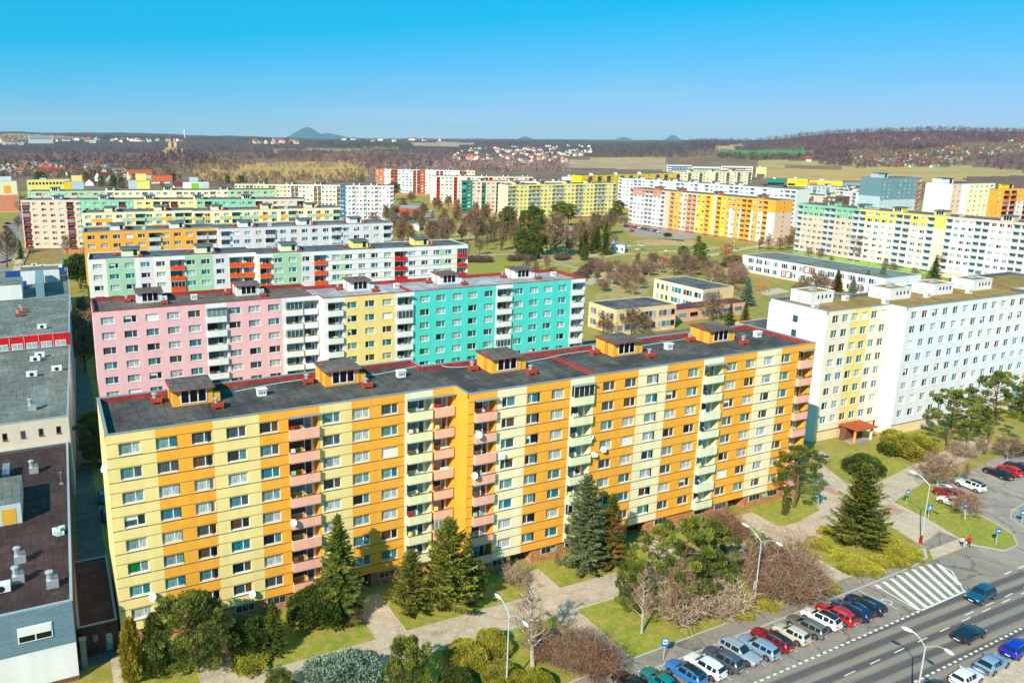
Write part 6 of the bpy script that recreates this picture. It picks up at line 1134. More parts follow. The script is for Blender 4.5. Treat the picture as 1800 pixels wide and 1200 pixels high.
for x, y, h, k in ((1075, 500, 7, 'bareround'), (1095, 505, 8, 'bareround'), (1060, 512, 6, 'bareround'), (1110, 490, 8, 'bareround'), (1140, 485, 8, 'bareround'), (1120, 478, 7, 'bareround'), (1160, 480, 6, 'bareround'), (1185, 485, 9, 'bare'), (1205, 480, 9, 'bare'), (1220, 485, 8, 'bare'), (1240, 480, 8, 'bareround'), (1170, 470, 6, 'bareround'), (1265, 495, 6, 'bareround'), (1280, 500, 6, 'bareround'), (1250, 565, 9, 'bare'), (1300, 520, 5, 'bareround'), (1060, 590, 7, 'bare'), (1110, 590, 8, 'bare'), (1130, 585, 6, 'bare')):
    plant(k, G(x, y), h, RNG.uniform(.9, 1.25), 'leafless shrubby tree on the rough grass around the kindergarten', 'bare trees around the kindergarten')
for i in range(44): plant('brownbushbig' if i % 4 == 1 else 'bareround' if i % 3 else 'barebig', G(RNG.uniform(1045, 1300), RNG.uniform(466, 522) if i < 30 else RNG.uniform(462, 490)), RNG.uniform(4, 8), RNG.uniform(.6, 1.2), 'leafless shrubby tree on the rough grass around the kindergarten', 'bare trees around the kindergarten')
for x, y, h in ((1385, 438, 8), (1370, 440, 7), (1350, 440, 8), (1335, 438, 6), (1420, 455, 6), (1440, 460, 6), (1412, 520, 8), (1432, 520, 9), (1445, 515, 7), (1400, 525, 6), (1512, 464, 14), (1555, 480, 6), (1570, 485, 6), (1605, 490, 5), (1460, 470, 5), (1662, 485, 13), (1395, 430, 10)): plant('bare', G(x, y), h, RNG.uniform(.8, 1.2), 'leafless tree between the white school and the long terrace of flats', 'bare trees around the white school')
for i in range(9): plpx('hedge', (828+i*7 if i < 5 else 858+i*9.0, 460 if i < 5 else 458), (0, 0), 1.2, 'dark leafless hedge shrub along the playing lawn', 'hedge along the playing lawn', H=2.2)
for x, y in ((1015, 494), (1022, 488), (1028, 482), (1034, 476), (1040, 470), (1046, 466), (985, 457), (992, 455)): plpx('hedge', (x, y), (0, 0), 1.0, 'dark leafless hedge shrub beside the curved park path', 'hedge beside the curved park path', H=2.4)
for i in range(26):
    x = 640+i*17+RNG.uniform(-6, 6); plant('barebig', G(x, RNG.uniform(352, 388)), RNG.uniform(8, 12), RNG.uniform(.8, 1.2), 'leafless tree in the belt before the far apartment blocks', 'bare trees before the far blocks') if x < 880 else None
for i in range(16): plant('bare', G(RNG.uniform(60, 420), RNG.uniform(316, 334)), RNG.uniform(8, 13), 1.1, 'leafless tree between the coloured gables at the edge of town', 'bare trees between the coloured gables')
for x, y, h in ((66, 318, 12), (75, 322, 14), (200, 330, 14), (214, 331, 12), (178, 328, 13), (305, 320, 12), (52, 298, 12), (152, 316, 11), (400, 322, 10), (425, 324, 11)): plant('pinedense', G(x, y), h, 1.1, 'dark evergreen tree between the coloured gables at the edge of town', 'dark trees between the coloured gables')
# ---- woods far away: each wood one mass
for nm, c_ in (('far_purple', (104, 78, 88)), ('far_brown', (128, 96, 86)), ('far_plum', (82, 68, 88)), ('far_grey', (142, 116, 108)), ('far_green', (62, 84, 54)), ('far_deepgreen', (38, 60, 54)), ('far_tan', (150, 120, 92)), ('far_birch', (164, 140, 136))): leaf(nm, rgb(*c_), .3, 0)
def wood(name, poly, n, mats, hr, seed, dens=26, slim=.5):
    """a far wood: n crowns spread evenly over the picture area it fills, set on the terrain"""
    rg = np.random.default_rng(seed); xs = [p[0] for p in poly]; ys = [p[1] for p in poly]; l = LM(); k = tries = 0
    while k < n and tries < n*12:
        tries += 1; x, y = rg.uniform(min(xs), max(xs)), rg.uniform(min(ys), max(ys))
        if not inpoly(x, y, poly): continue
        p = ground_at_image(x, y)
        if p is None: continue
        k += 1; D = np.hypot(p[0]-CAM[0], p[1]-CAM[1]); h = rg.uniform(*hr); r = h*slim*rg.uniform(.35, .6)*(1+D/9000); m_ = mats[rg.integers(len(mats))]; q = int(dens*(1 if D < 2500 else .6))
        a = rg.uniform(0, 2*PI, q); u = rg.uniform(.08, 1, q); rr = r*np.sqrt(np.clip(1-(2*u-.95)**2*.9, .05, 1))*rg.uniform(.3, 1, q); P = np.column_stack([p[0]+rr*np.cos(a), p[1]+rr*np.sin(a), p[2]+u*h*.92-.5]); w_ = (.20*r+.3)
        l.leaves(P, np.column_stack([np.cos(a)*.6, np.sin(a)*.6, np.full(q, .9)])+rg.normal(size=(q, 3))*.3, w_, h*.22, m_)
    o = link(name, l.mesh(name)); return tag(o, kind='stuff')
BR = ['far_purple', 'far_brown', 'far_plum', 'far_brown', 'far_grey']
wood('woods', [(-30, 254), (150, 251), (330, 250), (560, 252), (590, 262), (560, 274), (420, 284), (250, 296), (0, 292), (-30, 290)], 2300, BR+['far_purple', 'far_plum', 'far_deepgreen'], (9, 15), 1)
wood('woods', [(470, 264), (740, 258), (800, 268), (800, 286), (740, 296), (640, 298), (600, 286), (470, 284)], 1100, ['far_brown', 'far_purple', 'far_grey', 'far_plum'], (9, 15), 2)
wood('woods', [(550, 250), (640, 250), (722, 256), (726, 266), (640, 266), (560, 262)], 420, ['far_green', 'far_deepgreen', 'far_green', 'far_plum'], (13, 18), 3)
wood('woods', [(640, 288), (800, 286), (1000, 284), (1000, 303), (820, 304), (640, 310)], 620, ['far_brown', 'far_birch', 'far_grey', 'far_purple'], (9, 13), 4)
wood('woods', [(1038, 251), (1130, 246), (1248, 246), (1260, 262), (1200, 270), (1040, 274)], 520, ['far_deepgreen', 'far_green', 'far_plum', 'far_purple'], (12, 17), 5)
wood('woods', [(1040, 264), (1190, 262), (1262, 264), (1262, 275), (1172, 278), (1040, 277)], 420, ['far_brown', 'far_plum', 'far_grey'], (10, 14), 6)
wood('woods', [(1150, 240), (1240, 233), (1330, 236), (1400, 229), (1480, 223), (1560, 219), (1640, 217), (1720, 219), (1830, 220), (1830, 246), (1700, 252), (1640, 264), (1480, 266), (1430, 264), (1310, 252), (1250, 262), (1195, 252)], 3000, ['far_purple', 'far_plum', 'far_brown', 'far_purple'], (11, 16), 7)
wood('woods', [(1285, 259), (1480, 260), (1490, 276), (1430, 274), (1428, 266), (1290, 264)], 420, ['far_brown', 'far_plum', 'far_purple'], (8, 13), 8); wood('woods', [(1262, 272), (1430, 274), (1440, 282), (1330, 283), (1262, 278)], 320, ['far_brown', 'far_purple', 'far_deepgreen'], (8, 12), 9)
wood('woods', [(1440, 278), (1490, 270), (1500, 288), (1470, 294), (1440, 290)], 160, ['far_plum', 'far_brown'], (8, 12), 10); wood('woods', [(1480, 270), (1700, 252), (1820, 250), (1820, 282), (1720, 282), (1690, 292), (1500, 296)], 1500, ['far_brown', 'far_tan', 'far_green', 'far_purple', 'far_plum'], (4, 8), 11); wood('woods', [(1724, 278), (1830, 272), (1830, 300), (1760, 300), (1710, 290)], 260, ['far_plum', 'far_purple', 'far_brown'], (8, 12), 12)
wood('woods', [(790, 262), (1044, 256), (1044, 276), (900, 290), (795, 286)], 420, ['far_brown', 'far_deepgreen', 'far_plum', 'far_grey'], (6, 11), 13); wood('woods', [(842, 247), (1030, 245.5), (1050, 251), (860, 256)], 420, ['far_plum', 'far_purple', 'far_deepgreen'], (12, 16), 14)
wood('woods', [(-30, 240), (160, 241), (350, 244), (540, 247.5), (540, 250), (330, 248), (0, 245)], 520, ['far_deepgreen', 'far_plum', 'far_green'], (12, 18), 15); wood('woods', [(-20, 290), (250, 294), (420, 283), (420, 300), (240, 316), (0, 312)], 900, ['far_brown', 'far_purple', 'far_green', 'far_tan'], (7, 11), 16)
wood('woods', [(340, 310), (560, 304), (640, 300), (640, 322), (440, 326), (340, 322)], 380, ['far_brown', 'far_tan', 'far_grey', 'far_green'], (5, 9), 17); wood('woods', [(370, 284), (640, 280), (640, 296), (480, 298), (370, 296)], 160, ['far_brown', 'far_grey', 'far_tan'], (6, 10), 18); wood('woods', [(600, 244.5), (1200, 243.8), (1200, 246), (600, 247)], 420, ['far_plum', 'far_deepgreen'], (12, 16), 19)
wood('woods', [(240, 278), (370, 276), (380, 290), (250, 294)], 200, ['far_birch', 'far_brown', 'far_purple'], (8, 12), 20)

# ------------------------------------------------------------------ the air between here and the horizon
b = MB(); b.box(CAM[0]-27500, CAM[0]+27500, CAM[1]-27500, CAM[1]+27500, -2, 420, 'dark'); o = b.build('haze'); o.data.materials.clear(); tag(o, kind='stuff')
m = bpy.data.materials.new('haze_air'); m.use_nodes = True; nt = m.node_tree; nt.nodes.remove(nt.nodes['Principled BSDF']); v = nt.nodes.new('ShaderNodeVolumePrincipled')
v.inputs['Density'].default_value = 3.2e-5; v.inputs['Color'].default_value = (.6, .9, 1, 1); v.inputs['Anisotropy'].default_value = 0; nt.links.new(v.outputs[0], nt.nodes['Material Output'].inputs['Volume']); o.data.materials.append(m)
SC.cycles.volume_bounces = 0
# ------------------------------------------------------------------ cars
def car_paint(name, c, metal=.0):
    m, nt, b = new_mat(name, .32, .5, metal); b.inputs['Base Color'].default_value = tuple(c)+(1,); b.inputs['Coat Weight'].default_value = .6; b.inputs['Coat Roughness'].default_value = .08
for k, v in dict(black=(18, 20, 24), navy=(20, 34, 84), darkblue=(22, 40, 74), red=(196, 14, 22), darkred=(140, 10, 26), white=(226, 228, 230), greybrown=(122, 118, 112), beige=(196, 190, 172), silver=(168, 176, 186), silverblue=(142, 168, 194), darkgrey=(84, 88, 104), blue=(52, 116, 178), teal=(14, 116, 116), petrol=(24, 84, 120), royal=(14, 34, 176), midnight=(20, 38, 58), magenta=(130, 30, 90)).items(): car_paint('car_'+k, rgb(*v), .25 if 'silver' in k or k in ('darkgrey', 'greybrown', 'petrol') else 0)
plain('tyre', (.014, .014, .015), .85); plain('rim', rgb(168, 170, 174), .3, .5, .8); plain('car_glass', (.012, .018, .022), .05, .8); plain('light_white', rgb(220, 224, 228), .15); plain('light_red', rgb(150, 14, 20), .2); plain('car_trim', (.02, .02, .022), .6); plain('plate', rgb(220, 220, 214), .5)
CARS = dict(
 wagon=[(2.27, .36, .56, .62, .60, .56), (2.18, .22, .66, .75, .80, .66), (1.9, .18, .72, .84, .87, .70), (.98, .18, .86, .97, .89, .72), (.22, .18, .92, 1.43, .90, .60), (.1, .18, .92, 1.45, .90, .61), (-.55, .18, .93, 1.47, .90, .62), (-.66, .18, .93, 1.47, .90, .62), (-1.3, .18, .94, 1.45, .90, .61), (-1.4, .18, .94, 1.45, .90, .61), (-1.92, .2, .95, 1.38, .88, .58), (-2.2, .24, .93, 1.0, .84, .66), (-2.3, .36, .58, .64, .74, .62)],
 suv=[(2.2, .42, .66, .74, .62, .58), (2.1, .30, .78, .90, .82, .68), (1.8, .27, .86, 1.0, .90, .74), (.98, .27, .98, 1.10, .92, .75), (.3, .27, 1.03, 1.56, .92, .62), (.18, .27, 1.03, 1.59, .92, .64), (-.5, .27, 1.04, 1.63, .92, .65), (-.62, .27, 1.04, 1.63, .92, .65), (-1.2, .27, 1.06, 1.61, .92, .64), (-1.3, .27, 1.06, 1.60, .92, .64), (-1.75, .28, 1.08, 1.54, .90, .60), (-2.08, .32, 1.02, 1.12, .86, .68), (-2.18, .42, .66, .74, .76, .64)],
 sedan=[(2.3, .36, .54, .60, .60, .56), (2.2, .22, .64, .72, .80, .66), (1.9, .18, .70, .82, .87, .70), (.95, .18, .84, .95, .89, .72), (.12, .18, .90, 1.38, .90, .58), (0, .18, .90, 1.40, .90, .59), (-.55, .18, .91, 1.41, .90, .60), (-.66, .18, .91, 1.41, .90, .60), (-1.0, .18, .92, 1.36, .90, .58), (-1.1, .18, .92, 1.33, .90, .58), (-1.25, .19, .93, 1.28, .89, .58), (-1.95, .22, .92, 1.0, .86, .70), (-2.32, .34, .66, .90, .78, .66)],
 hatch=[(1.95, .36, .58, .66, .60, .56), (1.86, .22, .68, .80, .78, .64), (1.6, .18, .76, .90, .84, .68), (.85, .18, .90, 1.02, .86, .70), (.2, .18, .95, 1.46, .86, .58), (.08, .18, .95, 1.48, .86, .59), (-.5, .18, .96, 1.50, .86, .60), (-.6, .18, .96, 1.50, .86, .60), (-1.0, .18, .98, 1.47, .86, .58), (-1.1, .18, .98, 1.46, .86, .58), (-1.55, .2, 1.0, 1.38, .84, .56), (-1.85, .24, .96, 1.02, .80, .62), (-1.95, .36, .60, .68, .72, .60)])
def section(s):
    x, zb, zt, top, w, wr = s; wb = w-.03
    h = [(w*.80, zb), (w-.02, zb+.14), (w, zb+(zt-zb)*.55), (wb, zt), (wr, top-.07), (wr*.74, top-.01), (0, top)]
    return [(x, y, z) for y, z in h]+[(x, -y, z) for y, z in reversed(h[:-1])]
def _herm(P, t):
    """value at parameter t of a curve through P that never overshoots"""
    n = len(P); i = int(min(max(math.floor(t), 0), n-2)); f = t-i; d = lambda k: P[k+1]-P[k]
    def sl(k):
        if k == 0 or k == n-1: return d(0) if k == 0 else d(n-2)
        a, b = d(k-1), d(k); return np.where(a*b > 0, 2*a*b/(a+b+1e-12*np.sign(a+b+1e-15)), 0)
    m0, m1 = sl(i), sl(i+1); f2, f3 = f*f, f*f*f
    return P[i]*(2*f3-3*f2+1)+m0*(f3-2*f2+f)+P[i+1]*(-2*f3+3*f2)+m1*(f3-f2)
CM = {}
def car_parts(kind, col, roof):
    if (kind, col, roof) in CM: return CM[kind, col, roof]
    st = CARS[kind]; S = np.array([section(s) for s in st]); nu, n = S.shape[:2]; mt = 'car_'+col; out = []
    W = [None]*nu
    def row(u): return _herm(S, u)
    def pt(u, v): return _herm(row(u), v)
    us = sorted({*range(nu), *(i+.33 for i in range(nu-1)), *(i+.66 for i in range(nu-1))}); vs = sorted({*range(n), *(k+.33 for k in range(n-1)), *(k+.66 for k in range(n-1))})
    grid = [[_herm(r, v) for v in vs] for r in (row(u) for u in us)]; b = MB(); b.v = [tuple(p) for r in grid for p in r]; nv = len(vs); body, glass_, trim_ = b.mi(mt), b.mi('car_glass'), b.mi('car_trim')
    for i in range(len(us)-1):
        for k in range(nv-1):
            um, vm = (us[i]+us[i+1])/2, (vs[k]+vs[k+1])/2; b.f.append((i*nv+k, i*nv+k+1, (i+1)*nv+k+1, (i+1)*nv+k)); b.m.append(glass_ if roof and 5 < um < 10 and 4.2 < vm < 7.8 else trim_ if vm < .7 or vm > n-1.7 else body)
        b.f.append((i*nv+nv-1, i*nv, (i+1)*nv, (i+1)*nv+nv-1)); b.m.append(trim_)
    b.f.append(tuple(range(nv))); b.m.append(body); b.f.append(tuple(reversed(range((len(us)-1)*nv, len(us)*nv)))); b.m.append(body)
    w = st[4][4]
    for x in (st[2][0]-.42, st[-2][0]+.72):
        for s in (-1, 1): b.tube([(x, s*(w-.25), .34), (x, s*(w+.004), .34)], .405, 'car_trim', 16)
    out.append(('body', b.mesh('body', True)))
    def patch(u0, u1, v0, v1, nm, nuu=4, nvv=3, skew=0.0):
        g = MB(); Q = []
        for i in range(nuu+1):
            r = []
            for k in range(nvv+1):
                u = u0+(u1-u0)*i/nuu; v = v0+(v1-v0)*k/nvv; p = pt(u, v); e = .02; nn = np.cross(pt(u+e, v)-pt(u-e, v), pt(u, v+e)-pt(u, v-e)); nn = nn/(np.linalg.norm(nn)+1e-9)
                if nn@(p-np.array([p[0], 0, .6])) < 0: nn = -nn
                r.append(p+nn*.014)
            Q.append(r)
        for i in range(nuu):
            for k in range(nvv): g.face([Q[i][k], Q[i+1][k], Q[i+1][k+1], Q[i][k+1]], 'car_glass')
        out.append((nm, g.mesh(nm, True)))
    patch(3.1, 3.93, 4.05, 7.95, 'windscreen', 4, 8); patch(10.12, 10.9, 4.05, 7.95, 'rear_window', 4, 8)
    for v0, v1 in ((3.1, 3.86), (8.14, 8.9)): patch(3.75, 5.96, v0, v1, 'side_window'); patch(7.04, 7.97, v0, v1, 'side_window'); patch(9.03, 9.9, v0, v1, 'side_window')
    L = st[0][0]
    for s in (-1, 1):
        g = MB(); g.box(L-.22, L-.04, s*.62-.17, s*.62+.17, st[1][2]-.07, st[1][2]+.03, 'light_white'); out.append(('headlight', g.mesh('headlight')))
        r = st[-1][0]; zt = st[-2][2]; g = MB(); g.box(r+.0, r+.16, s*.66-.14, s*.66+.14, zt-.2, zt-.05, 'light_red'); out.append(('taillight', g.mesh('taillight')))
        g = MB(); g.box(st[4][0]+.42, st[4][0]+.6, s*(w+.08)-.1, s*(w+.08)+.1, st[4][2]-.02, st[4][2]+.12, mt); out.append(('mirror', g.mesh('mirror')))
    for x in (st[0][0]-.005, st[-1][0]-.02): g = MB(); g.box(x, x+.03, -.26, .26, .42, .54, 'plate'); out.append(('number_plate', g.mesh('number_plate')))
    g = MB(); g.box(L-.05, L+.01, -.5, .5, st[0][1]+.02, st[0][1]+.2, 'car_trim'); out.append(('grille', g.mesh('grille')))
    if kind in ('wagon', 'suv'):
        for s in (-1, 1): g = MB(); z = st[6][3]; g.tube([(st[5][0]-.1, s*.56, z-.02), (st[6][0], s*.57, z+.05), (st[-4][0], s*.56, z-.02)], .025, 'metal', 5); out.append(('roof_rail', g.mesh('roof_rail')))
    CM[kind, col, roof] = out; return out
WH = None
def wheel_meshes():
    t = MB(); t.tube([(0, -.11, 0), (0, .11, 0)], .33, 'tyre', 16); r = MB()
    for s in (-1, 1): r.tube([(0, s*.1, 0), (0, s*.125, 0)], .21, 'rim', 12)
    for k in range(5): a = 2*PI*k/5; r.obox((0, 0), (1, 0), .0, .0, 0, 0, 'rim') if False else None
    return t.mesh('wheel'), r.mesh('rim')
WH = wheel_meshes()
def car(kind, col, p, yaw, label, group=None, roof=False, far=False, name='parked_car'):
    e = empty(name, (p[0], p[1], .011), yaw, label, 'car', group); st = CARS[kind]
    for nm, me in car_parts(kind, col, roof): link(nm, me, e)
    for x in (st[2][0]-.42, st[-2][0]+.72):
        for s in (-1, 1): o = link('wheel', WH[0], e, (x, s*(st[4][4]-.085), .33)); link('rim', WH[1], o)
    return e
ROW = [(1521, 1059, 'wagon', 'midnight', 0, 'dark blue wagon at the right end of the parking row by the hatched island'), (1497, 1069, 'wagon', 'navy', 0, 'navy wagon between the dark blue wagon and the bright red car'), (1469, 1076, 'wagon', 'red', 0, 'bright red car between the navy wagon and a white one with a dark roof'), (1443.5, 1085, 'suv', 'white', 1, 'white off-road car with a dark glass roof beside the bright red car'),
  (1418, 1097, 'wagon', 'greybrown', 0, 'brown grey car beside the white one with a dark roof'), (1392, 1111, 'hatch', 'beige', 0, 'small beige hatchback between the brown grey and the dark red car'), (1356.7, 1120, 'wagon', 'darkred', 1, 'dark red wagon with a dark roof between the beige hatchback and a silver blue wagon'), (1333, 1133, 'wagon', 'silverblue', 0, 'silver blue wagon beside the dark red wagon'),
  (1300, 1142, 'wagon', 'silver', 0, 'silver wagon parked the other way round, bonnet to the road'), (1272, 1156, 'suv', 'darkgrey', 0, 'dark grey off-road car beside the reversed silver wagon'), (1240, 1168, 'suv', 'white', 0, 'plain white off-road car between the dark grey and the sky blue car'), (1206, 1180, 'suv', 'blue', 1, 'sky blue off-road car by the bus stop sign'), (1162, 1193, 'sedan', 'teal', 0, 'teal saloon at the bottom of the parking row'), (1112, 1200, 'sedan', 'black', 0, 'black car cut by the bottom edge of the view')]
for i, (x, y, k, c, rf, lb) in enumerate(ROW): p = G(x, y, .75); car(k, c, p, R(101 if i != 8 else -79), lb, 'cars parked in the perpendicular row', bool(rf))
car('suv', 'petrol', G(1724, 1042, .8), R(183.5), 'petrol blue car driving towards the viewer on the far lane', name='driving_car'); car('sedan', 'midnight', G(1703, 1110, .75), R(2.5), 'dark saloon driving away on the near lane', name='driving_car')
car('hatch', 'white', G(1699, 1187, .8), R(3), 'white car parked at the near kerb behind the silver blue saloon', 'cars parked at the near kerb'); car('sedan', 'silverblue', G(1744, 1163, .75), R(4), 'silver blue saloon parked at the near kerb', 'cars parked at the near kerb'); car('wagon', 'royal', G(1790, 1136, .75), R(4), 'royal blue car at the near kerb by the right edge', 'cars parked at the near kerb'); car('wagon', 'black', G(1640, 1210, .75), R(3), 'dark car at the near kerb, only its roof in view', 'cars parked at the near kerb')
def carpx(kind, col, nose, tail, label, group=None, roof=False): a, b_ = G(*nose, .6), G(*tail, .6); v = a-b_; return car(kind, col, (a+b_)/2, math.atan2(v[1], v[0]), label, group, roof)
gl_ = 'cars in the lot on the right'
carpx('sedan', 'black', (1733, 822), (1777, 840), 'black saloon left of the red car in the parking lot', gl_); carpx('hatch', 'red', (1755, 818), (1796, 835), 'red hatchback between two dark cars in the parking lot', gl_); carpx('wagon', 'midnight', (1768, 811), (1818, 830), 'dark car right of the red hatchback, at the edge of the view', gl_); carpx('suv', 'white', (1681, 843), (1731, 862), 'white off-road car with a dark roof in the middle of the lot', gl_, True); carpx('wagon', 'darkred', (1644, 859), (1694, 874), 'dark red car tight beside the white hatchback', gl_); carpx('hatch', 'white', (1649, 873), (1698, 890), 'white hatchback nearest the grass verge', gl_)
carpx('hatch', 'silver', (1432, 797), (1447, 806), 'silver car in the passage between the striped and the white block'); carpx('suv', 'blue', (183, 857), (184, 884), 'blue car in the shaded alley beside the striped block'); carpx('hatch', 'magenta', (186, 890), (190, 915), 'dark pink car behind the blue one in the shaded alley'); carpx('wagon', 'navy', (137, 558), (150, 562), 'dark blue car by the wide bare tree in the alley')
for i, (x, y) in enumerate(((10, 399), (13, 403), (16, 407), (18, 411), (20, 415), (14, 393), (30, 345), (52, 336), (60, 338))): p = G(x, y, .5); c = ('navy', 'darkred', 'darkgrey', 'magenta', 'silver', 'black', 'silver', 'navy', 'white')[i]; car('hatch', c, p, R(20), 'small %s car in the row by the left street' % {'navy': 'navy', 'darkred': 'dark red', 'darkgrey': 'dark grey', 'magenta': 'dark pink', 'silver': 'silver', 'black': 'black', 'white': 'white'}[c], 'cars by the left street')
FC = (('red', 1098, 396), ('darkred', 1103, 398), ('red', 1110, 399), ('black', 1117, 400), ('white', 1124, 401), ('navy', 1129, 402), ('black', 1134, 403), ('darkred', 1140, 404), ('silver', 1146, 405), ('navy', 1151, 406), ('red', 1110, 406), ('white', 1158, 408))
for c, x, y in FC: car('hatch', c, G(x, y, .5), R(200), 'small %s car in the far car park before the orange block' % {'navy': 'navy', 'darkred': 'dark red'}.get(c, c), 'cars in the far car park')
for c, x, y in (('white', 797, 377), ('red', 800, 382), ('silver', 818, 382), ('darkred', 812, 386), ('white', 760, 371), ('silver', 750, 368), ('navy', 732, 372), ('red', 694, 372), ('silver', 1530, 486), ('black', 1545, 484), ('teal', 1590, 492), ('navy', 1600, 494), ('silver', 1582, 490), ('white', 700, 366), ('black', 745, 374)): car('hatch', c, G(x, y, .5), R(30), 'small %s car parked among the far blocks' % {'navy': 'navy', 'darkred': 'dark red'}.get(c, c), 'cars parked among the far blocks')
# ------------------------------------------------------------------ street lamps
plain('lamp_grey', rgb(200, 204, 208), .45, .5, .2); plain('lamp_red', rgb(150, 12, 24), .5); plain('lamp_head', rgb(224, 226, 226), .4)
def lamp(base, heads, label, hh=10.0, red=True, group=None):
    e = empty('street_lamp', base, 0, label, 'street lamp', group); bx = np.array(base); b = MB(); b.tube([(0, 0, 0), (0, 0, 4), (0, 0, hh-1.1)], [.1, .085, .065], 'lamp_grey', 8); b.build('pole', e)
    if red: b = MB(); b.tube([(0, 0, 0), (0, 0, .15), (0, 0, 1.3)], [.3, .2, .17], 'lamp_red', 8); b.build('base', e)
    for hx in heads:
        v = np.array(hx)-bx; r = np.hypot(*v[:2]); u = v[:2]/r; b = MB(); P = [(u[0]*r*t, u[1]*r*t, hh-1.1+1.1*math.sin(min(1, t*1.15)*PI/2)) for t in np.linspace(0, .85, 8)]; b.tube(P, .05, 'lamp_grey', 6); a = b.build('arm', e)
        b = MB(); c = np.array(P[-1]); d = np.array([*u, .06]); b.tube([c-d*.1, c+d*.1, c+d*.55, c+d*.9], [.06, .16, .19, .06], 'lamp_head', 8); b.build('lamp_head', a)
    return e
lamp(tuple(G(1325, 1068)), [G(1311, 920, 10.2), G(1370, 953, 10.2)], 'double armed street lamp with a red base and a notice board on its pole'); lamp(tuple(G(1618, 955)), [G(1606, 828, 10.2), G(1668, 852, 10.2)], 'double armed street lamp with a red base by the crossing')
t = G(895, 1076, 9.2); lamp((t[0], t[1], 0), [G(877, 1046, 10.2), G(925, 1094, 10.2)], 'double armed street lamp before the bare birch at the bottom', red=False); t = G(1627, 1134, 9.2); lamp((t[0], t[1], .12), [G(1599, 1106, 10.2), G(1667, 1143, 10.2)], 'double armed street lamp on the near side of the road', red=False)
p = G(1325, 1068); b = MB(); b.box(-.45, .45, .12, .16, 2.6, 3.7, 'lamp_grey'); b.box(-.4, .4, .11, .119, 2.7, 3.6, 'frame_white'); tag(b.build('notice_board', None, (p[0], p[1], 0), rz=.3), 'pale notice board fixed to the lamp with a red base', 'notice board')
for x, y, t_ in ((1121, 449, 430), (1078, 440, 424), (1330, 448, 426), (1290, 434, 424), (958, 452, 440), (797, 470, 455), (1200, 445, 430)):
    q = G(x, y); b = MB(); h_ = height_at(x, t_, q); e = empty('park_lamp', q, 0, 'slim park lamp on the lawns behind the turquoise block', 'lamp', 'park lamps'); b.tube([(0, 0, 0), (0, 0, h_)], .07, 'lamp_grey', 6); b.build('pole', e); b = MB(); b.tube([(0, 0, h_), (0, 0, h_+.5), (0, 0, h_+.6)], [.14, .3, .1], 'lamp_head', 8); b.build('lamp_head', e)
# ------------------------------------------------------------------ signs
plain('sign_blue', rgb(20, 110, 190), .4); plain('sign_back', rgb(150, 156, 160), .5)
def sign(base, h, label, shape, yaw):
    q = G(*base); e = empty('road_sign', q, yaw, label, 'sign'); b = MB(); b.tube([(0, 0, 0), (0, 0, h)], .045, 'lamp_grey', 6); b.build('pole', e); b = MB(); z = h-.4
    if shape == 'round':
        b.tube([(0, -.09, z), (0, -.06, z)], .42, 'sign_blue', 20); b.tube([(-.12, -.1, z+.12), (-.12, -.092, z+.12)], .07, 'frame_white', 8); b.box(-.18, -.06, -.1, -.092, z-.25, z+.04, 'frame_white'); b.box(.06, .22, -.1, -.092, z-.22, z+.1, 'frame_white')
    else:
        w_, hh = (.36, .5) if shape == 'bus' else (.42, .42); b.box(-w_, w_, -.09, -.06, z-hh, z+hh, 'sign_blue')
        if shape == 'bus': b.box(-.25, .25, -.1, -.091, z-.2, z+.36, 'frame_white'); b.box(-.17, .17, -.105, -.1005, z-.02, z+.22, 'dark'); b.box(-.14, .14, -.11, -.1055, z+.1, z+.18, 'frame_white')
        elif shape == 'ped': b.face([(-.3, -.095, z-.28), (.3, -.095, z-.28), (0, -.095, z+.3)], 'frame_white'); b.tube([(.02, -.1, z+.08), (.02, -.097, z+.08)], .05, 'dark', 8); b.tube([(0, -.1, z-.24), (.03, -.1, z-.08), (.02, -.1, z+.04)], .03, 'dark', 4); b.tube([(.03, -.1, z-.08), (.13, -.1, z-.24)], .03, 'dark', 4)
        else: b.box(-.25, .25, -.1, -.091, z-.1, z+.1, 'frame_white')
    b.build('sign_panel', e); return e
sign((1166, 1160), 2.7, 'blue bus stop sign above the sky blue parked car', 'bus', R(-20)); sign((1592, 886), 2.6, 'round blue footpath sign on the corner of the grass', 'round', R(-15)); sign((1631, 912), 2.4, 'square blue pedestrian crossing sign right of the lamp pole', 'ped', R(-15)); sign((1750, 957), 2.6, 'small blue sign at the tip of the grass island', 'bar', R(-15)); sign((1695, 912), 2.6, 'sign under the bare tree beside the white hatchback, seen edge on', 'bar', R(-75)); sign((1795, 922), 2.4, 'sign on the second grass island at the right edge', 'bar', R(-40)); sign((1437, 893), 2.4, 'thin sign pole beside the leaning pine', 'bar', R(60))
